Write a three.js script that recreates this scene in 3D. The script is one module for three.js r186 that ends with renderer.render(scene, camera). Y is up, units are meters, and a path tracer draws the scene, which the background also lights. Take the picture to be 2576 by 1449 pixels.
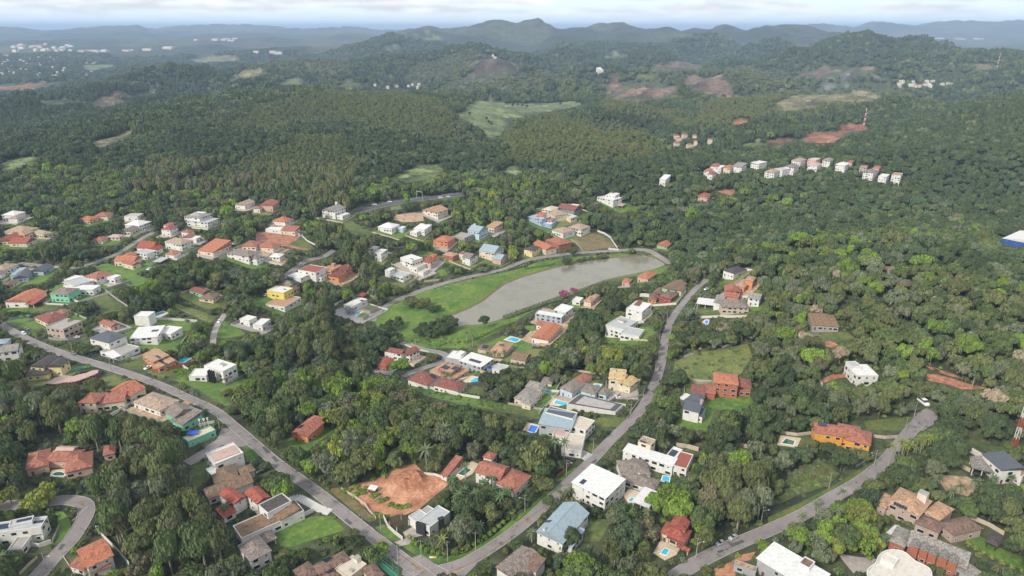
import * as THREE from 'three';
import { mergeGeometries } from 'three/addons/utils/BufferGeometryUtils.js';
import { FontLoader } from 'three/addons/loaders/FontLoader.js';
import { TextGeometry } from 'three/addons/geometries/TextGeometry.js';

/* ------------------------------------------------------------------ camera, sky, sun, exposure */
const F = 1717, PITCH = 20.9 * Math.PI / 180, EYE = 200;          // focal length for a 2576 x 1449 frame, metres above the village
const scene = new THREE.Scene();
const camera = new THREE.PerspectiveCamera(2 * Math.atan(724.5 / F) * 180 / Math.PI, 16 / 9, 1, 120000);
camera.position.set(0, EYE, 0);
camera.rotation.set(-PITCH, 0, 0);
scene.add(camera);
const renderer = new THREE.WebGLRenderer({ antialias: true });
renderer.setSize(1024, 576);
renderer.toneMapping = THREE.LinearToneMapping;
renderer.toneMappingExposure = 3.0;
renderer.shadowMap.enabled = true;
const sun = new THREE.DirectionalLight(new THREE.Color(1.0, 0.93, 0.82), 1.5);
sun.position.set(-560, 640, 560);
sun.castShadow = true; sun.shadow.radius = 22; sun.shadow.mapSize.set(4096, 4096);
Object.assign(sun.shadow.camera, { left: -900, right: 900, top: 900, bottom: -900, near: 10, far: 3000 });
scene.add(sun, sun.target);
scene.fog = new THREE.FogExp2(new THREE.Color(0.50, 0.68, 0.95), 0.000065);

/* ------------------------------------------------------------------ random numbers and noise */
let seed = 12345;
const rnd = () => { seed = (seed * 1664525 + 1013904223) >>> 0; return seed / 4294967296; };
const rr = (a, b) => a + (b - a) * rnd();
const pick = a => a[Math.floor(rnd() * a.length)];
function hash(ix, iy) { let h = Math.imul(ix, 374761393) + Math.imul(iy, 668265263) | 0; h = Math.imul(h ^ (h >>> 13), 1274126177); return ((h ^ (h >>> 16)) >>> 0) / 4294967296; }
function vn(x, y) {
  const ix = Math.floor(x), iy = Math.floor(y); let fx = x - ix, fy = y - iy;
  fx = fx * fx * fx * (fx * (fx * 6 - 15) + 10); fy = fy * fy * fy * (fy * (fy * 6 - 15) + 10);
  const a = hash(ix, iy), b = hash(ix + 1, iy), c = hash(ix, iy + 1), d = hash(ix + 1, iy + 1);
  return a + (b - a) * fx + (c - a) * fy + (a - b - c + d) * fx * fy;
}
function fbm(x, y, o = 4) { let s = 0, a = 0.5, n = 0; for (let i = 0; i < o; i++) { s += a * vn(x + 17.3 * i, y - 9.1 * i); n += a; a *= 0.5; x *= 2.03; y *= 2.03; } return s / n; }
const clamp = (x, a, b) => Math.min(b, Math.max(a, x));
const sstep = (a, b, x) => { const t = clamp((x - a) / (b - a), 0, 1); return t * t * (3 - 2 * t); };
const mix = (a, b, t) => a + (b - a) * t;

/* overcast sky: pale blue air with a broken layer of grey-white cloud */
{
  const W = 2048, Hh = 1024, data = new Float32Array(W * Hh * 4);
  for (let j = 0; j < Hh; j++) for (let i = 0; i < W; i++) {
    const el = ((j + 0.5) / Hh - 0.5) * Math.PI, az = ((i + 0.5) / W - 0.5) * 2 * Math.PI, k = (j * W + i) * 4;
    const s = Math.max(Math.sin(el), 0.004), c = Math.cos(el);
    const px = Math.cos(az) * c / (s + 0.05), py = Math.sin(az) * c / (s + 0.05);
    const cl = sstep(0.28, 0.52, fbm(px * 0.9 + 40, py * 0.9 + 7, 5)), gr = fbm(px * 1.7 + 3, py * 1.7 + 90, 4);
    const air = [mix(0.57, 0.42, sstep(0, 0.6, s)), mix(0.66, 0.54, sstep(0, 0.6, s)), mix(0.72, 0.70, sstep(0, 0.6, s))];
    const w = cl * mix(0.15, 0.95, sstep(0.007, 0.024, s)), b = mix(0.46, 0.68, sstep(0.25, 0.75, gr));
    const cc = [b * 1.0, b * 1.0, b * 1.0];
    for (let q = 0; q < 3; q++) data[k + q] = 0.60 * mix(air[q], cc[q], w);
    data[k + 3] = 1;
  }
  const t = new THREE.DataTexture(data, W, Hh, THREE.RGBAFormat, THREE.FloatType);
  t.mapping = THREE.EquirectangularReflectionMapping; t.magFilter = t.minFilter = THREE.LinearFilter; t.needsUpdate = true;
  scene.background = t; scene.environment = t;
}

/* ------------------------------------------------------------------ terrain (metres) */
const SP = Math.sin(PITCH), CP = Math.cos(PITCH);
function ray(u, v) { const cx = (u - 1288) / F, cy = (724.5 - v) / F; return [cx, -SP + cy * CP, -(CP + cy * SP)]; }   // a line of sight of the survey photograph
function along(u, v, d) { const r = ray(u, v), t = d / -r[2]; return [r[0] * t, EYE + r[1] * t, -d]; }
function onPlane(u, v, y) { const r = ray(u, v), t = (y - EYE) / r[1]; return [r[0] * t, y, r[2] * t]; }
function project(x, y, z) { const dy = y - EYE, f = -dy * SP - z * CP, up = dy * CP - z * SP; return [1288 + F * x / f, 724.5 - F * up / f, f]; }

const WATER = -32;
const lakePix = [1104, 803, 1145, 790, 1180, 775, 1213, 758, 1240, 736, 1270, 714, 1310, 698, 1360, 683, 1420, 667, 1480, 656, 1540, 649, 1590, 644, 1628, 643, 1655, 652, 1677, 666, 1640, 680, 1580, 692, 1520, 705, 1470, 724, 1413, 742, 1370, 760, 1330, 775, 1290, 789, 1255, 806, 1209, 817, 1160, 821, 1128, 818];
const lake = []; for (let i = 0; i < lakePix.length; i += 2) { const p = onPlane(lakePix[i], lakePix[i + 1], WATER); lake.push([p[0], p[2]]); }
const lakeBox = lake.reduce((b, p) => [Math.min(b[0], p[0]), Math.max(b[1], p[0]), Math.min(b[2], p[1]), Math.max(b[3], p[1])], [1e9, -1e9, 1e9, -1e9]);
function inside(poly, x, y) { let c = false; for (let i = 0, j = poly.length - 1; i < poly.length; j = i++) { const a = poly[i], b = poly[j]; if ((a[1] > y) !== (b[1] > y) && x < (b[0] - a[0]) * (y - a[1]) / (b[1] - a[1]) + a[0]) c = !c; } return c; }
function segDist(x, y, a, b) { const dx = b[0] - a[0], dy = b[1] - a[1], t = clamp(((x - a[0]) * dx + (y - a[1]) * dy) / (dx * dx + dy * dy + 1e-9), 0, 1); return Math.hypot(x - a[0] - t * dx, y - a[1] - t * dy); }
function polyDist(poly, x, y, closed = true) { let d = 1e9; for (let i = closed ? 0 : 1; i < poly.length; i++) d = Math.min(d, segDist(x, y, poly[(i + poly.length - 1) % poly.length], poly[i])); return d; }
const valley = [[1120, 808], [1400, 720], [1640, 655], [1900, 590], [2250, 560], [2620, 600]].map(([u, v], i) => { const p = onPlane(u, v, i > 3 ? -48 : WATER); return [p[0], p[2]]; });
// each hill: line of sight to its summit, distance, half widths across and along, turn
const hillSpec = [
  [700, 232, 1750, 420, 380], [1000, 240, 1800, 350, 350], [480, 282, 1450, 250, 300], [850, 345, 1250, 260, 170],
  [1400, 312, 1400, 190, 190], [1200, 258, 1950, 250, 230], [2080, 238, 1950, 420, 220], [1830, 292, 1600, 200, 220],
  [1640, 216, 2250, 200, 170], [1850, 182, 2600, 280, 200], [2350, 318, 1400, 260, 240], [2576, 270, 1450, 260, 320], [2720, 220, 1600, 250, 400],
  [430, 163, 2800, 300, 240], [560, 188, 2700, 150, 150], [800, 155, 3300, 480, 280], [1245, 147, 3200, 230, 200], [1180, 114, 3900, 520, 300],
  [1000, 142, 3700, 300, 250], [870, 197, 2500, 120, 120], [1050, 80, 5600, 480, 400], [940, 103, 5200, 250, 300],
  [1130, 72, 6900, 800, 500], [1300, 66, 7200, 800, 500], [1450, 68, 7300, 800, 500], [1660, 70, 7000, 900, 500], [1890, 72, 6800, 800, 500], [2080, 80, 6200, 700, 500], [1240, 54, 7500, 520, 700], [1350, 50, 7700, 400, 700], [1540, 58, 7800, 560, 700], [1790, 63, 7300, 520, 600], [1990, 64, 7000, 560, 600], [1640, 82, 6400, 700, 500], [1430, 85, 6000, 400, 500],
  [2160, 86, 3900, 330, 300], [2300, 98, 3900, 350, 300], [2030, 128, 3600, 350, 300], [1880, 152, 3500, 300, 250], [2180, 165, 2950, 280, 180],
  [2260, 133, 3300, 300, 250], [2480, 128, 3200, 350, 300], [2600, 165, 2700, 280, 300], [2700, 135, 3000, 300, 400],
  [2150, 618, 560, 150, 85], [2000, 640, 590, 120, 80], [2300, 735, 470, 80, 80],
  [2230, 54, 14500, 800, 1200], [2380, 54, 15000, 1500, 1500], [2530, 58, 15000, 1200, 1500], [2060, 62, 14500, 1200, 1500], [560, 61, 16000, 1800, 1800], [320, 66, 13000, 2000, 1500], [820, 68, 14000, 2000, 1800], [60, 70, 13000, 2000, 1800], [150, 100, 7600, 900, 500], [420, 96, 8200, 1000, 500], [700, 92, 8600, 1000, 500], [300, 82, 10500, 1500, 700], [620, 80, 11000, 1500, 700], [900, 84, 9800, 900, 600], [60, 118, 6200, 700, 350], [520, 112, 6400, 800, 350], [720, 118, 5800, 600, 300],
  [1560, 100, 5200, 500, 260], [1780, 92, 5400, 500, 260], [1960, 98, 5000, 400, 250], [1420, 118, 4500, 300, 220], [1620, 128, 4200, 320, 200], [1480, 170, 3000, 240, 150], [1330, 190, 2600, 260, 130], [1700, 160, 3000, 220, 140],
  [150, 250, 1900, 260, 150], [300, 215, 2300, 240, 140], [120, 330, 1450, 160, 120], [300, 300, 1650, 170, 110], [640, 195, 2500, 180, 110], [1620, 350, 1300, 110, 90], [1560, 262, 1800, 160, 110],
];
// valleys between the hills: bearing in the frame, distance, depth, half widths across and along
const dales = [[1440, 1680, 42, 200, 110], [1215, 1380, 38, 70, 190], [1690, 1430, 46, 110, 230], [450, 2250, 55, 260, 200], [750, 2330, 60, 320, 200], [1020, 2320, 55, 260, 170], [1850, 1330, 34, 220, 120], [2150, 1620, 45, 260, 110], [1950, 2350, 55, 260, 150], [1500, 2750, 60, 260, 170], [1250, 2650, 55, 260, 150], [2250, 2550, 60, 420, 200], [1950, 3100, 60, 300, 180], [600, 3000, 50, 260, 130], [1050, 3000, 50, 150, 250], [300, 1950, 35, 150, 120], [1350, 4700, 70, 400, 350], [1750, 4600, 70, 400, 250], [2000, 5600, 80, 500, 300]].map(([u, d, q, rx, rz]) => { const x = (u - 1288) / F * d * 1.02, a = Math.atan2(x, d); return { x, z: -d, q, rx, rz, c: Math.cos(a), s: Math.sin(a) }; });
function base(x, z) {
  const d = -z, r = Math.hypot(x, z);
  let y = 0;
  if (d > 100 && d < 1600) y += WATER * (1 - sstep(35, 250, polyDist(valley, x, z, false)));
  y += 3.0 * (fbm(x / 160 + 5, z / 160, 2) - 0.5) * 2 * sstep(0, 300, r);
  const far = sstep(1400, 3200, r);
  if (far > 0) y += far * (fbm(x / 560 + 8, z / 560 + 3, 4) - 0.5) * 95 + far * (Math.abs(fbm(x / 300 + 1, z / 300 + 9, 3) - 0.5) * -50);
  y -= 52 * sstep(1020, 1500, d) * (1 - sstep(5200, 8000, r));
  if (d > 1000 && d < 7000) for (const h of dales) { const dx = x - h.x, dz = z - h.z, ax = (dx * h.c + dz * h.s) / h.rx, az = (-dx * h.s + dz * h.c) / h.rz, q = ax * ax + az * az; if (q < 8) y -= h.q * Math.exp(-q); }
  const vf = sstep(4500, 11000, r);
  if (vf > 0) y += vf * (fbm(x / 2600, z / 2600, 4) - 0.42) * 130;
  const xf = sstep(13000, 24000, r);
  if (xf > 0) y += xf * (40 + 120 * (fbm(x / 7000 + 4, z / 7000 + 4, 3) - 0.5));
  return y;
}
const hills = hillSpec.map(([u, v, d, rx, rz]) => { const p = along(u, v, d); return { x: p[0], z: p[2], a: p[1] - base(p[0], p[2]), rx, rz, c: Math.cos(Math.atan2(p[0], d)), s: Math.sin(Math.atan2(p[0], d)) }; });
const KS = 9;
function ground(x, z) {
  const b = base(x, z);
  let m = 0, n = 0; const e = [];
  for (const h of hills) {
    const dx = x - h.x, dz = z - h.z, ax = (dx * h.c + dz * h.s) / h.rx, az = (-dx * h.s + dz * h.c) / h.rz, q = ax * ax + az * az;
    if (q > 9) continue;
    const w = Math.exp(-q * 0.9) * h.a; if (Math.abs(w) > 0.05) { e.push(w); m = Math.max(m, w); }
  }
  let y = b;
  if (e.length) { n = Math.exp(-m / KS); let cnt = n; for (const w of e) { n += Math.exp((w - m) / KS) ; } y = b + m + KS * Math.log(n) - KS * Math.log(1 + (e.length) * Math.exp(-m / KS)) * Math.exp(-m / KS); }
  if (e.length) { // gullies on the slopes of the larger hills
    const g = Math.min(m, 230); if (g > 20) { const r = Math.hypot(x, z); if (r > 1300) { const q = r > 4500 ? 1 : 0, L = q ? 620 : 230; y -= (g - 20) * (q ? 0.75 : 0.42) * Math.abs(fbm(x / L + 2, z / L + 6, 4) - 0.5) * 2 * sstep(1300, 2400, r); y += q * (g - 20) * 0.10; } }
  }
  if (x > lakeBox[0] - 90 && x < lakeBox[1] + 90 && z > lakeBox[2] - 90 && z < lakeBox[3] + 90) {
    const sd = polyDist(lake, x, z) * (inside(lake, x, z) ? -1 : 1);
    const shore = WATER + clamp(sd * 0.22 + 0.1, -2.5, 3);
    y = mix(shore, Math.max(y, WATER + 0.8), sstep(6, 80, sd));
  }
  return y;
}
function hit(u, v, h = 0) {       // where a line of sight meets the ground (or a level h metres above it)
  const r = ray(u, v); let t = 60, p = t;
  while (t < 90000) { if (EYE + r[1] * t < ground(r[0] * t, r[2] * t) + h) break; p = t; t += Math.max(3, t * 0.012); }
  for (let i = 0; i < 18; i++) { const m = (p + t) / 2; if (EYE + r[1] * m < ground(r[0] * m, r[2] * m) + h) t = m; else p = m; }
  return [r[0] * t, EYE + r[1] * t, r[2] * t];
}
const hitXZ = (u, v) => { const p = hit(u, v); return [p[0], p[2]]; };
const pairs = a => { const o = []; for (let i = 0; i < a.length; i += 2) o.push([a[i], a[i + 1]]); return o; };

/* ------------------------------------------------------------------ naming, materials, geometry helpers */
const used = {};
function nm(name) { const n = used[name] = (used[name] || 0) + 1; return n === 1 ? name : name + '_' + String(n - 1).padStart(3, '0'); }
function put(o, name, label, category, group) { o.name = nm(name); o.userData.label = label; o.userData.category = category; if (group) o.userData.group = group; scene.add(o); return o; }
function setting(o, name, label, kind = 'structure') { o.name = nm(name); o.userData.kind = kind; if (label) o.userData.label = label; scene.add(o); return o; }
function mesh(geo, mat, name, parent) { const m = new THREE.Mesh(geo, mat); m.castShadow = m.receiveShadow = true; if (name) m.name = name; if (parent) parent.add(m); return m; }
function noiseTex(fn, size = 512, srgb = true) {
  const d = new Uint8Array(size * size * 4);
  for (let j = 0; j < size; j++) for (let i = 0; i < size; i++) { const c = fn(i / size, j / size, i, j); for (let q = 0; q < 3; q++) d[(j * size + i) * 4 + q] = clamp(c[q] ?? c[0], 0, 1) * 255; d[(j * size + i) * 4 + 3] = 255; }
  const t = new THREE.DataTexture(d, size, size); t.wrapS = t.wrapT = THREE.RepeatWrapping; t.magFilter = THREE.LinearFilter; t.minFilter = THREE.LinearMipmapLinearFilter; t.generateMipmaps = true;
  if (srgb) t.colorSpace = THREE.SRGBColorSpace; t.needsUpdate = true; return t;
}
const wrapN = (u, v, f, s) => { // noise that repeats at the edge of the tile
  const a = fbm(u * f + s, v * f + s, 4), b = fbm((u - 1) * f + s, v * f + s, 4), c = fbm(u * f + s, (v - 1) * f + s, 4), d = fbm((u - 1) * f + s, (v - 1) * f + s, 4);
  return mix(mix(a, b, u), mix(c, d, u), v) * 1.5 - 0.25;
};
const rep = (t, m) => { const c = t.clone(); c.repeat.set(1 / m, 1 / m); c.needsUpdate = true; return c; };
const mottle = noiseTex((u, v) => { const n = wrapN(u, v, 9, 3), k = wrapN(u, v, 40, 11); const s = 0.66 + 0.5 * (n - 0.5) + 0.42 * (k - 0.5); return [s]; });
const grassTex = noiseTex((u, v) => { const n = wrapN(u, v, 6, 33), k = wrapN(u, v, 150, 21), m = wrapN(u, v, 26, 8); const s = 0.78 + 0.22 * (n - 0.5) + 0.26 * (k - 0.5) + 0.24 * (m - 0.5); return [s * mix(0.86, 1.16, n) * mix(0.95, 1.06, m), s, s * 0.92]; }, 1024);
const dirtTex = noiseTex((u, v) => { const n = wrapN(u, v, 6, 53), k = wrapN(u, v, 46, 77); const s = 0.80 + 0.4 * (n - 0.5) + 0.3 * (k - 0.5); return [s, s * mix(0.88, 1.03, n), s * mix(0.8, 1.05, n)]; });
const roadTex = noiseTex((u, v) => { const n = wrapN(u, v, 4, 13), k = wrapN(u, v, 90, 7), m = wrapN(u, v, 20, 63); const s = (0.86 + 0.16 * (n - 0.5) + 0.12 * (k - 0.5) + 0.12 * (m - 0.5)) * (m < 0.24 ? 0.8 : 1); return [s, s * 0.985, s * 0.985]; }, 1024);
const tileTex = noiseTex((u, v, i, j) => { const row = Math.sin(v * Math.PI * 2 * 16), col = Math.sin(u * Math.PI * 2 * 16); const n = wrapN(u, v, 6, 5), k = hash(Math.floor(u * 16) + 7, Math.floor(v * 16) + 3); const s = 0.80 + 0.08 * row + 0.05 * col + 0.30 * (n - 0.5) + 0.22 * (k - 0.5); return [s, s * mix(0.90, 1.04, k), s * mix(0.88, 1.02, k)]; }, 256);
const stain = noiseTex((u, v) => { const n = wrapN(u, v, 5, 71), k = wrapN(u, v, 26, 45); const s = 0.93 - 0.22 * Math.max(0, n - 0.5) - 0.16 * Math.max(0, k - 0.55); return [s, s * 0.995, s * 0.98]; }, 256);
const bumpN = noiseTex((u, v) => [wrapN(u, v, 30, 5)], 256, false);
const std = (c, o = {}) => { const m = new THREE.MeshStandardMaterial({ roughness: 0.9, side: THREE.DoubleSide, ...o }); Array.isArray(c) ? m.color.setRGB(...c) : m.color.set(c); return m; };
const WALLC = { white: [0.76, 0.755, 0.74], cream: [0.70, 0.62, 0.49], beige: [0.60, 0.50, 0.40], pink: [0.62, 0.42, 0.36], pale: [0.72, 0.66, 0.58], grey: [0.42, 0.44, 0.46], concrete: [0.36, 0.34, 0.31], rose: [0.50, 0.41, 0.36], brick: [0.42, 0.15, 0.09], orange: [0.72, 0.34, 0.05], yellow: [0.78, 0.62, 0.14], lemon: [0.74, 0.64, 0.34], mint: [0.24, 0.62, 0.43], green: [0.30, 0.52, 0.28], blue: [0.36, 0.47, 0.66], sky: [0.50, 0.64, 0.72], bluegrey: [0.42, 0.48, 0.56], teal: [0.18, 0.28, 0.28], maroon: [0.36, 0.07, 0.06], black: [0.03, 0.03, 0.035], wood: [0.16, 0.06, 0.035], coral: [0.66, 0.26, 0.13], royal: [0.02, 0.10, 0.42], taupe: [0.48, 0.38, 0.33] };
const ROOFC = { terra: [0.44, 0.18, 0.125], orange: [0.58, 0.225, 0.13], red: [0.42, 0.12, 0.085], maroon: [0.30, 0.115, 0.09], brown: [0.25, 0.165, 0.13], tan: [0.56, 0.36, 0.23], beige: [0.50, 0.40, 0.31], thatch: [0.27, 0.19, 0.13], grey: [0.30, 0.26, 0.235], lgrey: [0.36, 0.35, 0.33], slate: [0.085, 0.095, 0.115], dark: [0.10, 0.09, 0.09], blue: [0.30, 0.38, 0.44], white: [0.68, 0.68, 0.68], pink: [0.50, 0.35, 0.31], cream: [0.56, 0.50, 0.41], yellow: [0.70, 0.54, 0.28], rust: [0.30, 0.20, 0.12], plain: [0.42, 0.44, 0.46], terrace: [0.62, 0.58, 0.52], concrete: [0.36, 0.34, 0.32], redflat: [0.30, 0.085, 0.055], grass: [0.13, 0.20, 0.05] };
const cache = {};
const wallM = k => cache['w' + k] ||= std(WALLC[k], { map: rep(stain, 9), roughness: 0.85 });
const roofM = k => cache['r' + k] ||= ['white', 'plain', 'terrace', 'cream', 'concrete', 'redflat', 'pink', 'blue', 'slate'].includes(k) ? std(ROOFC[k], { map: rep(stain, 6), roughness: k === 'blue' || k === 'slate' ? 0.55 : 0.8 }) : std(ROOFC[k], { map: rep(tileTex, 5), bumpMap: rep(bumpN, 2), bumpScale: 0.02 });
const M = {
  glass: std([0.022, 0.027, 0.033], { roughness: 0.12 }), frame: std([0.7, 0.7, 0.68]), dark: std([0.03, 0.03, 0.03]), panel: std([0.012, 0.018, 0.04], { roughness: 0.15 }), metal: std([0.55, 0.57, 0.58], { roughness: 0.4, metalness: 0.5 }),
  wood: std([0.12, 0.06, 0.035]), concrete: std([0.42, 0.41, 0.39], { map: rep(stain, 4) }), white: std([0.74, 0.74, 0.72]), paint: std([0.72, 0.72, 0.70], { map: rep(mottle, 2.2) }), yellowPaint: std([0.62, 0.36, 0.10], { map: rep(mottle, 2.2) }),
  pool: std([0.04, 0.36, 0.52], { roughness: 0.06 }), poolBlue: std([0.02, 0.16, 0.62], { roughness: 0.06 }), poolGreen: std([0.035, 0.11, 0.085], { roughness: 0.06 }),
  deck: std([0.62, 0.50, 0.36], { map: rep(stain, 5) }), wallWhite: std([0.68, 0.67, 0.64], { map: rep(stain, 4) }), wallBeige: std([0.55, 0.47, 0.37], { map: rep(stain, 4) }), wallGrey: std([0.38, 0.37, 0.35], { map: rep(stain, 4) }), brickWall: std([0.38, 0.14, 0.09], { map: rep(stain, 4) }), bark: std([0.13, 0.10, 0.075]), barkPale: std([0.30, 0.26, 0.21]), tyre: std([0.02, 0.02, 0.02]), red: std([0.45, 0.08, 0.04]), tarp: std([0.03, 0.09, 0.5]), greenPaint: std([0.10, 0.34, 0.22]),
};
function boxG(w, h, d, x = 0, y = 0, z = 0, ry = 0) { const g = new THREE.BoxGeometry(w, h, d); if (ry) g.rotateY(ry); g.translate(x, y, z); return g; }
function flatG(pos, idx, uv) { let g = new THREE.BufferGeometry(); g.setAttribute('position', new THREE.Float32BufferAttribute(pos, 3)); if (uv) g.setAttribute('uv', new THREE.Float32BufferAttribute(uv, 2)); g.setIndex(idx); g.computeVertexNormals(); return g; }
// polygon soup with flat faces: each face a list of [x, y, z]; uv in metres from the face's own plane
function facesG(faces) {
  const pos = [], uv = [], nrm = [];
  for (const f of faces) {
    const a = new THREE.Vector3(...f[0]), b = new THREE.Vector3(...f[1]), c = new THREE.Vector3(...f[2]);
    const n = new THREE.Vector3().crossVectors(b.clone().sub(a), c.clone().sub(a)).normalize();
    const t = Math.abs(n.y) > 0.999 ? new THREE.Vector3(1, 0, 0) : new THREE.Vector3(0, 1, 0).cross(n).normalize(), s = n.clone().cross(t);
    for (let i = 1; i < f.length - 1; i++) for (const p of [f[0], f[i], f[i + 1]]) { const q = new THREE.Vector3(...p); pos.push(...p); nrm.push(n.x, n.y, n.z); uv.push(q.dot(t), q.dot(s)); }
  }
  const g = new THREE.BufferGeometry(); g.setAttribute('position', new THREE.Float32BufferAttribute(pos, 3)); g.setAttribute('normal', new THREE.Float32BufferAttribute(nrm, 3)); g.setAttribute('uv', new THREE.Float32BufferAttribute(uv, 2)); return g;
}

/* ------------------------------------------------------------------ open ground: fields, lots, lawns, roads */
// far fields are a colour of the terrain itself
const fieldSpec = [
  ['meadow', [1150, 302, 1180, 264, 1240, 252, 1290, 262, 1330, 258, 1430, 255, 1470, 262, 1400, 277, 1340, 287, 1290, 300, 1265, 330, 1235, 350, 1215, 325, 1190, 310]],
  ['meadow', [1000, 443, 1040, 420, 1090, 418, 1110, 430, 1080, 449, 1010, 454]], ['meadow', [1258, 424, 1290, 415, 1310, 430, 1300, 441]],
  ['cleared', [1510, 228, 1560, 208, 1640, 208, 1700, 218, 1700, 235, 1650, 252, 1560, 252]], ['cleared', [1720, 204, 1770, 195, 1826, 200, 1826, 232, 1790, 237, 1750, 226]],
  ['cleared', [1640, 168, 1700, 160, 1760, 162, 1770, 173, 1660, 179]], ['redsoil', [1920, 362, 1990, 345, 2005, 355, 1950, 369]],
  ['redsoil', [2010, 348, 2060, 333, 2160, 321, 2190, 322, 2110, 347, 2090, 360, 2030, 360]], ['meadow', [1868, 362, 1900, 355, 1920, 363, 1885, 369]],
  ['straw', [1930, 272, 2000, 247, 2080, 236, 2220, 240, 2200, 251, 2080, 257, 2000, 277]], ['redsoil', [0, 212, 100, 209, 180, 201, 90, 222, -40, 226]],
  ['straw', [470, 147, 540, 139, 600, 143, 590, 153, 500, 157]], ['meadow', [205, 168, 270, 158, 290, 166, 230, 178]], ['cleared', [220, 262, 260, 248, 330, 251, 260, 269]],
  ['straw', [310, 238, 380, 227, 392, 233, 320, 246]], ['straw', [235, 363, 300, 336, 335, 328, 312, 346, 250, 370]], ['meadow', [-10, 414, 60, 396, 100, 392, 60, 413, 10, 428]],
  ['terrace', [1165, 197, 1243, 146, 1310, 167, 1290, 182, 1200, 201]], ['terrace', [852, 216, 870, 197, 902, 204, 932, 217]], ['cleared', [2010, 187, 2100, 168, 2190, 167, 2200, 181, 2120, 193, 2050, 197]],
  ['meadow', [1050, 88, 1090, 84, 1110, 95, 1070, 105]], ['meadow', [960, 118, 1000, 108, 1010, 118, 975, 128]], ['straw', [590, 188, 640, 180, 650, 190, 600, 198]], ['meadow', [1600, 190, 1650, 185, 1660, 195, 1610, 200]], ['straw', [2440, 165, 2500, 158, 2520, 170, 2450, 178]], ['meadow', [700, 205, 760, 200, 770, 208, 710, 213]], ['straw', [100, 255, 170, 248, 190, 256, 120, 264]], ['meadow', [1520, 140, 1570, 135, 1580, 143, 1530, 147]], ['redsoil', [1840, 303, 1870, 296, 1885, 302, 1860, 312]], ['road', [2060, 209, 2240, 209, 2240, 214, 2060, 214]],
];
const fieldC = { meadow: [0.175, 0.225, 0.075], cleared: [0.20, 0.135, 0.10], redsoil: [0.38, 0.165, 0.095], straw: [0.24, 0.22, 0.11], terrace: [0.12, 0.095, 0.07], road: [0.2, 0.2, 0.2] };
const fields = fieldSpec.map(([k, a]) => { const w = pairs(a).map(([u, v]) => hitXZ(u, v)); const bb = w.reduce((b, p) => [Math.min(b[0], p[0]), Math.max(b[1], p[0]), Math.min(b[2], p[1]), Math.max(b[3], p[1])], [1e9, -1e9, 1e9, -1e9]); return { k, w, bb, pix: pairs(a) }; });
const fieldAt = (x0, z0) => { const w = Math.hypot(x0, z0) * 0.012, x = x0 + (fbm(x0 / 60, z0 / 60, 3) - 0.5) * w * 2.2, z = z0 + (fbm(x0 / 60 + 50, z0 / 60, 3) - 0.5) * w * 4; for (const f of fields) if (x > f.bb[0] && x < f.bb[1] && z > f.bb[2] && z < f.bb[3] && inside(f.w, x, z)) return f.k; return null; };

/* keep-clear register: what the photograph shows uncovered, so that no tree is planted in front of it */
const KW = 1288, KH = 725, keep = new Float32Array(KW * KH);
function keepPoly(pts, depth) {     // pts in photo pixels
  let y0 = 1e9, y1 = -1e9; for (const p of pts) { y0 = Math.min(y0, p[1]); y1 = Math.max(y1, p[1]); }
  for (let y = Math.max(0, Math.floor(y0 / 2)); y <= Math.min(KH - 1, Math.ceil(y1 / 2)); y++) {
    const xs = []; const Y = y * 2;
    for (let i = 0, j = pts.length - 1; i < pts.length; j = i++) { const a = pts[i], b = pts[j]; if ((a[1] > Y) !== (b[1] > Y)) xs.push((b[0] - a[0]) * (Y - a[1]) / (b[1] - a[1]) + a[0]); }
    xs.sort((a, b) => a - b);
    for (let k = 0; k + 1 < xs.length; k += 2) for (let x = Math.max(0, Math.round(xs[k] / 2)); x <= Math.min(KW - 1, Math.round(xs[k + 1] / 2)); x++) { const q = y * KW + x; keep[q] = Math.max(keep[q], depth ?? 1e6); }
  }
}
function keepAt(u, v) { const x = Math.round(u / 2), y = Math.round(v / 2); return x < 0 || y < 0 || x >= KW || y >= KH ? 0 : keep[y * KW + x]; }
for (const f of fields) keepPoly(f.pix);
keepPoly(pairs(lakePix));

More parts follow.
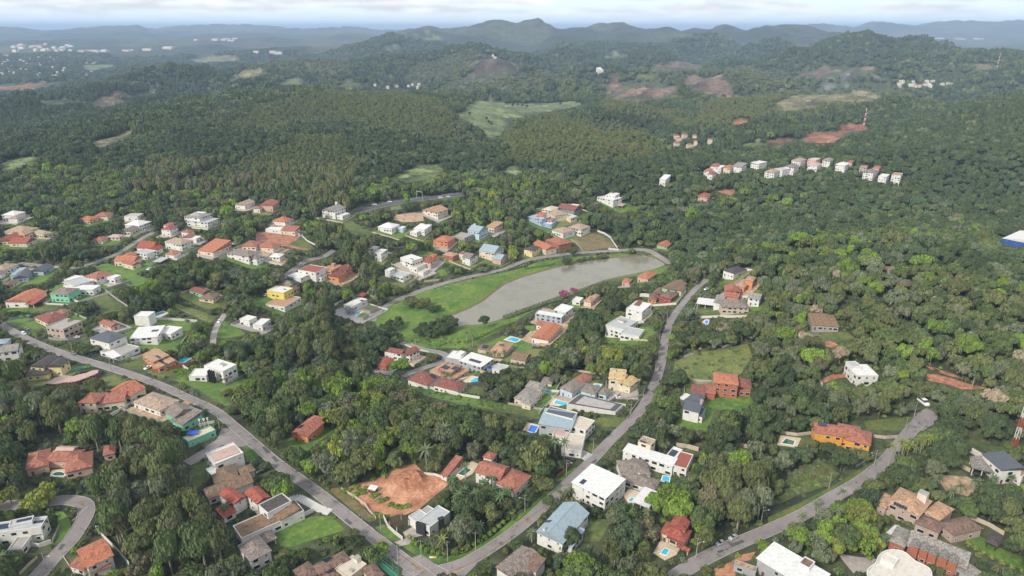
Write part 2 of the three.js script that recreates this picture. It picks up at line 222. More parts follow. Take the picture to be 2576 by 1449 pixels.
/* the terrain: one sheet from behind the camera to the horizon */
{
  const NA = 430, NR = 880, A0 = -62, A1 = 62, R0 = 40, R1 = 70000;
  const pos = new Float32Array((NA + 1) * (NR + 1) * 3), col = new Float32Array((NA + 1) * (NR + 1) * 3), uv = new Float32Array((NA + 1) * (NR + 1) * 2), idx = [];
  const c = new THREE.Color();
  for (let j = 0; j <= NR; j++) for (let i = 0; i <= NA; i++) {
    const r = R0 * Math.pow(R1 / R0, j / NR), a = (A0 + (A1 - A0) * i / NA) * Math.PI / 180, x = Math.sin(a) * r, z = -Math.cos(a) * r + 20, k = j * (NA + 1) + i;
    pos.set([x, ground(x, z), z], k * 3); uv.set([x / 137, z / 137], k * 2);
    const f = r > 700 && fieldAt(x, z), n = fbm(x / 45, z / 45, 3), n2 = fbm(x / 300 + 9, z / 300, 3), sc = fbm(x / 900 + 3, z / 900 + 8, 4);
    const rows = f === 'cleared' || f === 'terrace' ? 0.8 + 0.4 * sstep(0.3, 0.7, vn((x * 0.8 + z * 0.35) / 26, 3.5)) : 1;
    let q = f ? fieldC[f].map(t => t * mix(0.6, 1.4, n) * rows) : [mix(0.060, 0.115, n), mix(0.088, 0.125, n), mix(0.034, 0.052, n)];
    if (!f && r > 4500) { const w = sstep(0.46, 0.60, fbm(x / 700 + 3, z / 700 + 8, 5)); q = [mix(0.032, 0.085, w), mix(0.052, 0.10, w), mix(0.026, 0.046, w)].map(t => t * mix(0.7, 1.35, n2)); }
    col.set(q, k * 3);
  }
  for (let j = 0; j < NR; j++) for (let i = 0; i < NA; i++) { const k = j * (NA + 1) + i; idx.push(k, k + 1, k + NA + 1, k + 1, k + NA + 2, k + NA + 1); }
  const g = new THREE.BufferGeometry(); g.setAttribute('position', new THREE.BufferAttribute(pos, 3)); g.setAttribute('color', new THREE.BufferAttribute(col, 3)); g.setAttribute('uv', new THREE.BufferAttribute(uv, 2)); g.setIndex(idx); g.computeVertexNormals();
  setting(mesh(g, std([1.45, 1.45, 1.45], { vertexColors: true, map: mottle })), 'terrain', 'green hilly ground with fields, valleys and far ridges');
}
/* the lake */
{
  const s = new THREE.Shape(lake.map(p => new THREE.Vector2(p[0], -p[1])));
  // a sheet a little larger than the shore, the banks cut it
  const cx = lake.reduce((a, p) => a + p[0], 0) / lake.length, cz = lake.reduce((a, p) => a + p[1], 0) / lake.length;
  const sh = new THREE.Shape(lake.map((p, i) => { const a = lake[(i + lake.length - 1) % lake.length], b = lake[(i + 1) % lake.length]; const nx = b[1] - a[1], ny = -(b[0] - a[0]), l = Math.hypot(nx, ny); const o = inside(lake, p[0] + nx / l * 2, p[1] + ny / l * 2) ? -1 : 1; return new THREE.Vector2(p[0] + o * nx / l * 3, -(p[1] + o * ny / l * 3)); }));
  const g = new THREE.ShapeGeometry(sh); g.rotateX(-Math.PI / 2); g.translate(0, WATER, 0);
  const uv = g.attributes.uv, p = g.attributes.position; for (let i = 0; i < uv.count; i++) uv.setXY(i, p.getX(i) / 30, p.getZ(i) / 30);
  setting(mesh(g, std([0.235, 0.22, 0.165], { roughness: 0.05, map: rep(stain, 2.3), bumpMap: bumpN, bumpScale: 0.09 })), 'lake', 'murky grey green lake in the valley');
}
/* sheets draped over the terrain */
function drape(poly, off, cell = 4) {
  const pts = poly.map(p => new THREE.Vector2(p[0], p[1])), tris = THREE.ShapeUtils.triangulateShape(pts, []);
  let T = tris.map(t => t.map(i => [pts[i].x, pts[i].y]));
  for (let it = 0; it < 14; it++) {
    const N = []; let any = false;
    for (const t of T) {
      const l = [0, 1, 2].map(i => Math.hypot(t[i][0] - t[(i + 1) % 3][0], t[i][1] - t[(i + 1) % 3][1])), m = Math.max(...l);
      if (m <= cell) { N.push(t); continue; }
      any = true; const i = l.indexOf(m), a = t[i], b = t[(i + 1) % 3], c = t[(i + 2) % 3], q = [(a[0] + b[0]) / 2, (a[1] + b[1]) / 2];
      N.push([a, q, c], [q, b, c]);
    }
    T = N; if (!any) break;
  }
  const pos = [], uv = [], nr = [];
  for (const t of T) {
    const cr = (t[1][0] - t[0][0]) * (t[2][1] - t[0][1]) - (t[1][1] - t[0][1]) * (t[2][0] - t[0][0]); if (Math.abs(cr) < 1e-6) continue;
    for (const p of cr < 0 ? t : [t[0], t[2], t[1]]) { pos.push(p[0], ground(p[0], p[1]) + off, p[1]); uv.push(p[0], p[1]); }
  }
  const g = new THREE.BufferGeometry(); g.setAttribute('position', new THREE.Float32BufferAttribute(pos, 3)); g.setAttribute('uv', new THREE.Float32BufferAttribute(uv, 2)); g.computeVertexNormals(); return g;
}
// tiles of the survey: pixel = origin + quarter of the enlarged reading
const TILE = { a: [0, 1086.75], b: [644, 1086.75], c: [1288, 1086.75], d: [1932, 1086.75], e: [0, 724.5], f: [644, 724.5], g: [1288, 724.5], h: [1932, 724.5], i: [0, 483], j: [644, 483], k: [1288, 483], l: [1663.7, 362.25] };
const at = (T, x, y) => T === 'D' ? [x, y] : [TILE[T][0] + x / 4, TILE[T][1] + y / 4];
const atAll = (T, a) => pairs(a).map(p => at(T, p[0], p[1]));
const groundM = {
  lawn: std([0.135, 0.25, 0.045], { map: rep(grassTex, 43) }), park: std([0.14, 0.255, 0.038], { map: rep(grassTex, 61) }), pale: std([0.19, 0.235, 0.075], { map: rep(grassTex, 47) }), rough: std([0.135, 0.185, 0.05], { map: rep(grassTex, 37) }), dry: std([0.24, 0.20, 0.10], { map: rep(grassTex, 31) }),
  dirt: std([0.60, 0.31, 0.185], { map: rep(dirtTex, 38) }), clay: std([0.47, 0.23, 0.145], { map: rep(dirtTex, 13) }), sand: std([0.56, 0.43, 0.30], { map: rep(dirtTex, 12) }), paving: std([0.48, 0.43, 0.38], { map: rep(roadTex, 6) }), concrete: std([0.44, 0.43, 0.41], { map: rep(roadTex, 7) }), soil: std([0.20, 0.12, 0.08], { map: rep(dirtTex, 9) }),
  asphalt: std([0.295, 0.268, 0.258], { map: rep(roadTex, 44) }), mud: std([0.20, 0.15, 0.10], { map: rep(dirtTex, 6) }), path: std([0.20, 0.17, 0.10], { map: rep(dirtTex, 5) }), tar: std([0.12, 0.11, 0.115], { map: rep(roadTex, 5) }), dark: std([0.10, 0.10, 0.10], { map: rep(roadTex, 9) }),
};
const openGround = [];
let layer = 0;
function patch(T, name, mat, label, a, kind) {
  const px = atAll(T, a), w = px.map(p => hitXZ(p[0], p[1])); keepPoly(px); openGround.push(w);
  const o = mesh(drape(w, 0.07 + 0.004 * (layer++ % 9)), groundM[mat]); setting(o, name, label, kind); return o;
}
patch('D', 'park_lawn', 'park', 'bright green park lawn round the lake', [940, 805, 970, 775, 1030, 745, 1100, 722, 1180, 704, 1300, 678, 1360, 657, 1450, 646, 1560, 638, 1650, 640, 1690, 668, 1660, 690, 1560, 700, 1500, 712, 1430, 745, 1350, 778, 1290, 812, 1230, 845, 1170, 876, 1080, 876, 1020, 862, 1008, 830, 975, 830, 950, 822]);
patch('b', 'lawn', 'lawn', 'mown lawn beside the rusty roofed white house', [190, 1010, 560, 850, 760, 850, 900, 985, 700, 1050, 330, 1165, 240, 1150]);
patch('g', 'meadow', 'pale', 'sloping meadow right of the hill road', [1640, 740, 1870, 650, 2180, 600, 2370, 560, 2420, 690, 2300, 870, 2050, 935, 1800, 965, 1620, 850]);
patch('f', 'grass_strip', 'lawn', 'long strip of bright grass below the maroon roofed house', [1600, 985, 2100, 1090, 2500, 1165, 2590, 1195, 2580, 1265, 2200, 1195, 1700, 1085]);
patch('g', 'grass_strip', 'rough', 'rough grass beside the white house with dark roof panel', [-60, 1165, 120, 1200, 320, 1260, 300, 1330, 100, 1280, -60, 1250]);
patch('g', 'grass_strip', 'rough', 'rough grass slope left of the hill road', [820, 1310, 1150, 1300, 1210, 1330, 1100, 1400, 830, 1400]);
patch('i', 'grass_lot', 'lawn', 'bright green empty lot beside the terracotta house', [940, 735, 1080, 720, 1240, 770, 1500, 885, 1420, 940, 1300, 950, 1190, 890, 1150, 830, 980, 780]);
patch('i', 'grass_lot', 'rough', 'walled grass lot below the white modern house', [930, 1010, 1010, 985, 1240, 1150, 1150, 1200, 1060, 1190, 920, 1060]);
patch('e', 'grass_lot', 'lawn', 'green lot above the street with parked cars', [65, 340, 190, 312, 330, 305, 440, 375, 330, 430, 250, 400, 130, 380]);
patch('e', 'grass_lot', 'rough', 'grass yard beside the red gabled house', [390, 150, 470, 110, 590, 180, 560, 220, 350, 235, 320, 215]);
patch('e', 'grass_lot', 'lawn', 'bushy green lot beside the white cube house', [1720, 830, 1960, 775, 2040, 790, 1960, 870, 1880, 935, 1780, 900]);
patch('e', 'grass_verge', 'lawn', 'grass verge in front of the white cube house', [1970, 1000, 2080, 965, 2150, 1010, 2300, 1120, 2330, 1180, 2270, 1190, 2100, 1090]);
patch('e', 'front_garden', 'pale', 'garden lawn along the left street', [1030, 900, 1160, 875, 1280, 930, 1250, 985, 1080, 990]);
patch('e', 'front_garden', 'rough', 'garden with flower beds beside the tan solar house', [1190, 770, 1400, 740, 1440, 780, 1430, 830, 1300, 820]);
patch('e', 'grass_slope', 'pale', 'pale grass slope above the lane', [1700, 170, 1770, 155, 2180, 290, 2120, 350, 2050, 330, 1850, 240]);
patch('e', 'grass_slope', 'lawn', 'grass bank beside the narrow lane', [2165, 390, 2250, 330, 2420, 420, 2480, 470, 2280, 510, 2180, 500]);
patch('a', 'grass_verge', 'lawn', 'curved grass verge at the lower left junction', [530, 795, 640, 805, 700, 870, 715, 950, 690, 1020, 620, 1090, 560, 1120, 590, 1000, 580, 850]);
patch('a', 'back_lawn', 'rough', 'sloping lawn beside the white hip roofed house', [1950, 340, 2070, 320, 2160, 440, 2060, 510, 1950, 580, 1930, 480]);
patch('a', 'side_lawn', 'lawn', 'lawn beside the curved stairs driveway', [2450, 190, 2600, 165, 2660, 230, 2480, 275]);
patch('b', 'earth_lot', 'dirt', 'bare orange earth building lot', [1030, 515, 1200, 480, 1350, 410, 1480, 335, 1600, 322, 1680, 400, 1900, 470, 1940, 530, 1800, 640, 1640, 780, 1500, 835, 1420, 830, 1280, 880, 1150, 800, 1050, 720, 1000, 640, 900, 570]);
patch('b', 'dry_verge', 'dry', 'dry grass verge in front of the earth lot', [730, 570, 860, 560, 1000, 690, 1100, 780, 1210, 890, 1130, 910, 960, 780, 820, 660]);
patch('b', 'grass_verge', 'lawn', 'corner verge at the street junction', [1470, 1150, 1560, 1100, 1700, 1210, 1900, 1260, 2100, 1220, 2400, 1040, 2576, 880, 2576, 960, 2420, 1070, 2200, 1230, 2000, 1310, 1850, 1320, 1700, 1290, 1560, 1210]);
patch('b', 'grass_verge', 'lawn', 'verge below the black and white house', [1200, 960, 1290, 930, 1470, 1080, 1380, 1100, 1290, 1060]);
patch('b', 'court_yard', 'paving', 'paved forecourt of the black and white house', [1480, 1010, 1600, 940, 1700, 1040, 1600, 1060, 1540, 1130, 1450, 1150, 1390, 1110, 1500, 1070]);
patch('c', 'lawn', 'pale', 'back lawn beside the blue roofed house', [780, 870, 870, 860, 1000, 905, 960, 970, 880, 1100, 720, 1110, 740, 1000]);
patch('c', 'grass_verge', 'lawn', 'grass verge along the middle street', [0, 880, 120, 800, 300, 640, 440, 510, 470, 540, 330, 690, 100, 860, 0, 950]);
patch('c', 'grass_verge', 'lawn', 'mown verge with brick wall', [470, 480, 570, 390, 640, 350, 690, 350, 540, 490]);
patch('c', 'grass_verge', 'rough', 'grass beside the street crossing', [700, 160, 800, 110, 920, 140, 840, 220, 780, 200]);
patch('c', 'dry_verge', 'dry', 'dry verge where two cars are parked', [1760, 1320, 2050, 1170, 2300, 1080, 2500, 950, 2576, 920, 2576, 960, 2300, 1110, 2000, 1240, 1800, 1330]);
patch('d', 'grass_verge', 'rough', 'grass verge along the right street', [0, 860, 330, 710, 620, 560, 880, 400, 1090, 280, 1170, 250, 1120, 330, 900, 480, 640, 620, 330, 800, 0, 940]);
patch('d', 'scrub_lot', 'rough', 'cleared lot with dead branches', [200, 420, 420, 300, 560, 300, 720, 420, 600, 540, 300, 640, 120, 720, 20, 740, 180, 560]);
patch('d', 'courtyard', 'sand', 'sandy drive in front of the slate roofed villa', [1600, 350, 1700, 420, 1830, 440, 2000, 450, 2080, 490, 2200, 480, 2100, 570, 2010, 650, 1900, 620, 1780, 580, 1720, 500, 1610, 420]);
patch('d', 'lawn', 'lawn', 'lawn behind the grey dormered house', [1910, 1010, 2000, 1000, 2200, 1080, 2340, 1170, 2600, 1280, 2600, 1400, 2400, 1330, 2200, 1230, 2000, 1110]);
patch('d', 'courtyard', 'paving', 'paved drive of the curved white house', [690, 1210, 850, 1250, 1090, 1280, 1000, 1400, 880, 1449, 780, 1330]);
patch('d', 'lawn', 'rough', 'grass beside the white boundary wall', [1960, 240, 2060, 240, 2150, 310, 2020, 350, 1950, 300]);
patch('d', 'lawn', 'rough', 'clearing under the near mast', [1860, 20, 2000, 60, 2200, 130, 2400, 160, 2500, 200, 2300, 200, 2100, 130, 1900, 70]);
patch('c', 'earth_lot', 'dirt', 'orange earth beside the lower right white roof', [2030, 1380, 2200, 1310, 2300, 1240, 2450, 1205, 2400, 1290, 2230, 1330, 2250, 1449, 2050, 1449]);
patch('g', 'back_lawn', 'lawn', 'lawn round the pool with orange roof', [-40, 560, 90, 520, 200, 560, 210, 600, 100, 640, 0, 610]);
patch('g', 'back_lawn', 'lawn', 'small lawn above the orange roof', [110, 385, 250, 370, 300, 400, 210, 440, 150, 420]);
patch('f', 'back_lawn', 'lawn', 'lawn of the pool garden', [2310, 560, 2480, 480, 2600, 500, 2576, 560, 2400, 600]);
patch('f', 'yard', 'rough', 'yard lawn behind the two pools', [2100, 1020, 2200, 985, 2300, 1010, 2290, 1090, 2130, 1070]);
patch('f', 'yard', 'pale', 'walled yard with green lawn', [2070, 905, 2190, 850, 2290, 870, 2270, 900, 2150, 930]);
patch('k', 'yard', 'dry', 'bare hillside garden above the lake road', [600, 470, 720, 430, 860, 420, 960, 470, 1050, 560, 900, 570, 720, 600, 660, 540]);
patch('k', 'yard', 'pale', 'lawn between the blue and the white villas', [360, 345, 420, 320, 500, 345, 450, 370, 390, 370]);
patch('k', 'yard', 'pale', 'grass beside the pink roofed villa', [430, 270, 560, 265, 650, 290, 540, 320, 480, 310]);
patch('j', 'earth_lot', 'clay', 'terraced red earth building site', [0, 410, 120, 400, 400, 430, 460, 450, 400, 490, 330, 530, 560, 575, 480, 585, 250, 540, 100, 500, 0, 490]);
patch('j', 'earth_lot', 'sand', 'pale earth sports ground by the highway', [1380, 280, 1400, 230, 1520, 215, 1670, 195, 1690, 290, 1600, 300, 1480, 305]);
patch('j', 'grass_lot', 'pale', 'grass between the highway and the earth ground', [1350, 150, 1450, 130, 1470, 170, 1360, 185]);
patch('j', 'grass_slope', 'rough', 'grass slope with a footpath', [880, 290, 960, 290, 1080, 370, 1200, 410, 1100, 420, 960, 400, 900, 380]);
patch('j', 'grass_slope', 'rough', 'grass bank of the building site', [330, 525, 460, 455, 560, 540, 600, 575, 480, 570]);
patch('j', 'yard', 'lawn', 'green yard beside the white terraced house', [1600, 600, 1700, 590, 1790, 610, 1700, 650, 1640, 640]);
patch('j', 'yard', 'lawn', 'green slope beside the lake road', [1820, 790, 1900, 770, 1930, 830, 1850, 850]);
patch('l', 'earth_lot', 'clay', 'red earth patch beside the two storey house', [560, 480, 640, 460, 740, 465, 720, 525, 640, 500]);
patch('h', 'earth_lot', 'clay', 'red earth track in the right hand woods', [1550, 860, 1700, 870, 1850, 910, 2000, 960, 2220, 1010, 2100, 1020, 1950, 1020, 1800, 970, 1600, 930]);
patch('h', 'earth_lot', 'clay', 'cut red bank in the right hand woods', [1570, 780, 1700, 810, 1850, 860, 1970, 915, 1850, 890, 1650, 830]);
patch('h', 'earth_lot', 'clay', 'red earth forecourt of the hillside white house', [500, 930, 700, 850, 810, 840, 830, 900, 700, 910, 550, 960]);
patch('h', 'earth_lot', 'clay', 'pinkish earth clearing in the scrub', [570, 540, 640, 535, 710, 570, 640, 605, 580, 585]);
patch('h', 'scrub_slope', 'rough', 'scrubby grass below the rusty shed', [500, 430, 800, 450, 900, 520, 700, 530, 560, 500]);
patch('h', 'grass_lot', 'rough', 'grass beside the turning circle', [960, 1340, 1480, 1290, 1490, 1400, 1380, 1449, 1000, 1420]);

function ribbon(pts, width, off, segs = 4) {      // pts: [x, z] smooth line on the ground
  const pos = [], uv = [], idx = []; let run = 0;
  pts.forEach((p, i) => {
    const a = pts[Math.max(0, i - 1)], b = pts[Math.min(pts.length - 1, i + 1)], l = Math.hypot(b[0] - a[0], b[1] - a[1]) || 1, nx = -(b[1] - a[1]) / l, nz = (b[0] - a[0]) / l;
    if (i) run += Math.hypot(p[0] - pts[i - 1][0], p[1] - pts[i - 1][1]);
    for (let s = 0; s <= segs; s++) { const o = (s / segs - 0.5) * width, x = p[0] + nx * o, z = p[1] + nz * o; pos.push(x, ground(x, z) + off, z); uv.push(x, z); }
    if (i) for (let s = 0; s < segs; s++) { const k = (i - 1) * (segs + 1) + s; idx.push(k, k + 1, k + segs + 1, k + 1, k + segs + 2, k + segs + 1); }
  });
  return flatG(pos, idx, uv);
}
function smooth(w, step = 3) { const c = new THREE.CatmullRomCurve3(w.map(p => new THREE.Vector3(p[0], 0, p[1])), false, 'centripetal'); const n = Math.max(2, Math.round(c.getLength() / step)); return c.getSpacedPoints(n).map(p => [p.x, p.z]); }
const offsetLine = (pts, o) => pts.map((p, i) => { const a = pts[Math.max(0, i - 1)], b = pts[Math.min(pts.length - 1, i + 1)], l = Math.hypot(b[0] - a[0], b[1] - a[1]) || 1; return [p[0] - (b[1] - a[1]) / l * o, p[1] + (b[0] - a[0]) / l * o]; });
const roads = {};
let roadLayer = 0;
function road(key, T, a, width, mat, name, label, kerb = true) {
  const px = atAll(T, a), pts = smooth(px.map(p => hitXZ(p[0], p[1])));
  roads[key] = { pts, width };
  const off = 0.135 + 0.004 * roadLayer++;
  setting(mesh(ribbon(pts, width, off, 6), groundM[mat]), name, label);
  if (kerb) for (const s of [-1, 1]) {
    const pos = [], idx = [], uv = [], line = offsetLine(pts, s * (width / 2 + 0.1));
    line.forEach((p, i) => {
      const q = pts[i], dx = p[0] - q[0], dz = p[1] - q[1], l = Math.hypot(dx, dz), nx = dx / l * 0.13, nz = dz / l * 0.13, y = ground(p[0], p[1]);
      pos.push(p[0] - nx, y - 0.2, p[1] - nz, p[0] - nx, y + 0.27, p[1] - nz, p[0] + nx, y + 0.27, p[1] + nz, p[0] + nx, y - 0.2, p[1] + nz); for (let t = 0; t < 4; t++) uv.push(i, t * 0.2);
      if (i) for (let t = 0; t < 3; t++) { const k = (i - 1) * 4 + t; idx.push(k, k + 1, k + 4, k + 1, k + 5, k + 4); }
    });
    setting(mesh(flatG(pos, idx, uv), M.concrete), 'kerb', 'low concrete kerb of the ' + label);
  }
  // the carriageway stays in view
  const L = offsetLine(pts, width * 0.3), R = offsetLine(pts, -width * 0.3);
  for (let i = 1; i < pts.length; i++) keepPoly([L[i - 1], L[i], R[i], R[i - 1]].map(p => project(p[0], ground(p[0], p[1]), p[1]).slice(0, 2)), undefined);
  return roads[key];
}
road('left', 'D', [-40, 798, 0, 817, 60, 850, 120, 876, 180, 897, 300, 933, 400, 968, 470, 1000, 540, 1033, 590, 1073, 640, 1117, 700, 1168, 780, 1225, 850, 1280, 920, 1336, 1000, 1398, 1070, 1450, 1110, 1480], 5.6, 'asphalt', 'street', 'long street running down the left side');
road('branch', 'D', [588, 1082, 560, 1106, 520, 1136, 485, 1158, 470, 1166], 5.6, 'asphalt', 'street', 'short side street above the white hip roofed house');
road('middle', 'D', [1020, 1462, 1090, 1440, 1160, 1420, 1250, 1368, 1330, 1308, 1400, 1243, 1480, 1168, 1530, 1114, 1570, 1075, 1605, 1040, 1638, 985, 1662, 920, 1672, 860, 1690, 803, 1718, 764, 1755, 722, 1780, 703], 5.4, 'asphalt', 'street', 'middle street climbing to the hill');
road('right', 'D', [1670, 1470, 1740, 1424, 1820, 1382, 1932, 1335, 2014, 1298, 2094, 1252, 2157, 1216, 2214, 1174, 2252, 1132, 2285, 1092, 2312, 1062], 6, 'asphalt', 'street', 'right street passing the parked cars');
road('corner', 'D', [-40, 1278, 40, 1270, 110, 1264, 170, 1258, 212, 1268, 218, 1290, 203, 1322, 178, 1360, 140, 1400, 95, 1450, 60, 1490], 6.4, 'asphalt', 'street', 'bending street in the lower left corner');
road('lake', 'D', [936, 808, 946, 790, 985, 762, 1050, 735, 1120, 712, 1180, 697, 1260, 679, 1330, 654, 1420, 640, 1520, 632, 1625, 629, 1655, 643, 1688, 664], 5, 'asphalt', 'lake_road', 'curving road along the far lake shore');
road('below', 'D', [1010, 862, 1069, 880, 1115, 890, 1122, 905, 1100, 915, 1049, 932, 1010, 948], 5, 'asphalt', 'street', 'street behind the grey modern house');
road('upper', 'D', [-30, 657, 60, 664, 120, 671, 190, 674, 250, 656, 300, 636, 345, 607, 385, 585], 5.4, 'asphalt', 'street', 'upper street through the left houses');
road('lane', 'D', [566, 790, 545, 822, 537, 848, 536, 868], 4, 'paving', 'lane', 'narrow lane beside the grass bank', false);
road('mid2', 'D', [712, 700, 740, 678, 770, 657, 815, 645, 840, 630], 4.8, 'asphalt', 'street', 'short street behind the yellow house');
road('highway', 'D', [900, 531, 930, 523, 1000, 509, 1080, 498, 1165, 488], 18, 'dark', 'highway', 'dark four lane highway at the foot of the wooded hill');
{
  const p = pairs([2290, 1075, 2300, 1040, 2330, 1028, 2360, 1040, 2355, 1065, 2320, 1085]).map(q => hitXZ(q[0], q[1]));
  setting(mesh(drape(p, 0.19, 4), groundM.asphalt), 'turning_circle', 'asphalt turning circle at the end of the right street'); keepPoly(pairs([2290, 1075, 2300, 1040, 2330, 1028, 2360, 1040, 2355, 1065, 2320, 1085]));
  const q = pairs([560, 1075, 610, 1090, 640, 1115, 610, 1125, 560, 1120, 540, 1118]).map(t => hitXZ(t[0], t[1]));
  setting(mesh(drape(q, 0.2, 4), groundM.asphalt), 'street_mouth', 'asphalt mouth where the side street joins'); keepPoly(pairs([560, 1075, 610, 1090, 640, 1115, 610, 1125, 560, 1120, 540, 1118]));
  const j = pairs([1020, 1410, 1060, 1395, 1110, 1430, 1140, 1435, 1185, 1405, 1200, 1420, 1150, 1470, 1000, 1480]).map(t => hitXZ(t[0], t[1]));
  setting(mesh(drape(j, 0.205, 4), groundM.asphalt), 'street_junction', 'asphalt junction at the bottom edge'); keepPoly(pairs([1020, 1410, 1060, 1395, 1110, 1430, 1140, 1435, 1185, 1405, 1200, 1420, 1150, 1470, 1000, 1480]));
}

setting(mesh(ribbon([...lake, lake[0], lake[1]].flatMap((p, i, a) => i < a.length - 1 ? [0, 0.25, 0.5, 0.75].map(t => [mix(p[0], a[i + 1][0], t), mix(p[1], a[i + 1][1], t)]) : []), 2.2, 0.12, 3), groundM.mud), 'lake_margin', 'muddy brown margin of the lake');
for (const [T, a, w] of [['f', [1215, 330, 1330, 305, 1420, 300, 1500, 312, 1535, 280], 0.9], ['j', [1860, 1110, 1940, 1085, 2050, 1040], 1.6], ['j', [2020, 915, 2200, 900, 2330, 880, 2480, 850], 0.8], ['f', [1500, 440, 1600, 400, 1700, 380], 1.2], ['f', [1720, 1115, 1850, 1150, 2030, 1190], 1.6], ['e', [1110, 250, 1200, 225, 1340, 190], 3]]) setting(mesh(ribbon(smooth(atAll(T, a).map(p => hitXZ(p[0], p[1]))), w, 0.125, 2), groundM.path), 'footpath', 'worn earth path across the grass');

/* ------------------------------------------------------------------ houses */
const footprints = [], unit = new THREE.BoxGeometry(1, 1, 1);
function hull(P) { P = P.slice().sort((a, b) => a[0] - b[0] || a[1] - b[1]); const cr = (o, a, b) => (a[0] - o[0]) * (b[1] - o[1]) - (a[1] - o[1]) * (b[0] - o[0]); const h = []; for (const s of [P, P.slice().reverse()]) { const k = h.length; for (const p of s) { while (h.length >= k + 2 && cr(h[h.length - 2], h[h.length - 1], p) <= 0) h.pop(); h.push(p); } h.pop(); } return h; }
const sizes = [];
function volumeFrame(T, q, h) {
  const [a, b, c] = atAll(T, q), m = [(a[0] + c[0]) / 2, (a[1] + c[1]) / 2];
  const g0 = hit(m[0], m[1], h), gy = g0[1] - h, A = onPlane(...a, gy + h), B = onPlane(...b, gy + h), C = onPlane(...c, gy + h);
  const w = Math.hypot(B[0] - A[0], B[2] - A[2]), d = Math.hypot(C[0] - B[0], C[2] - B[2]);
  const s = Math.sign((B[0] - A[0]) * (C[2] - B[2]) - (B[2] - A[2]) * (C[0] - B[0])) || 1;
  const a1 = Math.atan2(B[2] - A[2], B[0] - A[0]), a2 = Math.atan2(C[2] - B[2], C[0] - B[0]) - s * Math.PI / 2;
  const ang = Math.atan2(w * Math.sin(a1) + d * Math.sin(a2), w * Math.cos(a1) + d * Math.cos(a2));
  const x = (A[0] + C[0]) / 2, z = (A[2] + C[2]) / 2, skew = Math.abs(Math.cos(a1 - a2));
  return { x, z, gy, w: w, d: d, ang, h, skew };
}
function roofFaces(kind, w, d, h, o) {
  const ov = o.ov ?? 0.5, W = w / 2 + ov, D = d / 2 + ov, t = 0.22, pitch = o.p ?? 0.42, alongX = o.r ? o.r === 'x' : w >= d;
  const f = [], hf = alongX ? d / 2 : w / 2, rise = hf * pitch, e = h - ov * pitch * 0.6;
  let top;
  if (kind === 'hip') {
    const ins = Math.min(W, D) * 0.98, rx = alongX ? W - ins : 0, rz = alongX ? 0 : D - ins, y1 = e + (Math.min(W, D)) * pitch;
    const a = [-W, e, D], b = [W, e, D], c = [W, e, -D], q = [-W, e, -D], r0 = [-rx, y1, rz], r1 = [rx, y1, -rz];
    if (alongX) f.push([a, b, r1, r0], [b, c, r1], [c, q, r0, r1], [q, a, r0]); else f.push([a, b, r0], [b, c, r1, r0], [c, q, r1], [q, a, r0, r1]);
    top = (x, z) => e + pitch * Math.min(W - Math.abs(x), D - Math.abs(z));
  } else if (kind === 'gable') {
    const y1 = e + (alongX ? D : W) * pitch;
    if (alongX) { f.push([[-W, e, D], [W, e, D], [W, y1, 0], [-W, y1, 0]], [[W, e, -D], [-W, e, -D], [-W, y1, 0], [W, y1, 0]], [[W, e - t, D], [W, e - t, 0], [W, y1, 0], [W, e, D]], [[W, e - t, 0], [W, e - t, -D], [W, e, -D], [W, y1, 0]], [[-W, e - t, 0], [-W, e - t, D], [-W, e, D], [-W, y1, 0]], [[-W, e - t, -D], [-W, e - t, 0], [-W, y1, 0], [-W, e, -D]]); top = (x, z) => e + pitch * (D - Math.abs(z)); }
    else { f.push([[W, e, D], [W, e, -D], [0, y1, -D], [0, y1, D]], [[-W, e, -D], [-W, e, D], [0, y1, D], [0, y1, -D]], [[-W, e - t, D], [0, e - t, D], [0, y1, D], [-W, e, D]], [[0, e - t, D], [W, e - t, D], [W, e, D], [0, y1, D]], [[0, e - t, -D], [-W, e - t, -D], [-W, e, -D], [0, y1, -D]], [[W, e - t, -D], [0, e - t, -D], [0, y1, -D], [W, e, -D]]); top = (x, z) => e + pitch * (W - Math.abs(x)); }
  } else { // shed, rising away from the edge A-B unless told otherwise
    const p = o.p ?? 0.12, dir = o.dir ?? 1, yf = e, yb = e + 2 * D * p, [y0, y2] = dir > 0 ? [yf, yb] : [yb, yf];
    f.push([[-W, y0, D], [W, y0, D], [W, y2, -D], [-W, y2, -D]]); top = (x, z) => mix(y0, y2, (D - z) / (2 * D));
    f.push([[W, e - t, D], [W, e - t, -D], [W, y2, -D], [W, y0, D]], [[-W, e - t, -D], [-W, e - t, D], [-W, y0, D], [-W, y2, -D]]);
  }
  const yb = e - t; f.push([[-W, yb, D], [W, yb, D], kind === 'shed' ? [W, top(0, D), D] : [W, e, D], kind === 'shed' ? [-W, top(0, D), D] : [-W, e, D]], [[W, yb, -D], [-W, yb, -D], kind === 'shed' ? [-W, top(0, -D), -D] : [-W, e, -D], kind === 'shed' ? [W, top(0, -D), -D] : [W, e, -D]], [[W, yb, D], [W, yb, -D], [W, e, -D], [W, e, D]], [[-W, yb, -D], [-W, yb, D], [-W, e, D], [-W, e, -D]], [[-W, yb, -D], [W, yb, -D], [W, yb, D], [-W, yb, D]]);
  return { faces: f, top };
}
const winKinds = [[1.3, 1.2], [1.9, 1.3], [2.5, 1.4], [0.8, 0.7]];
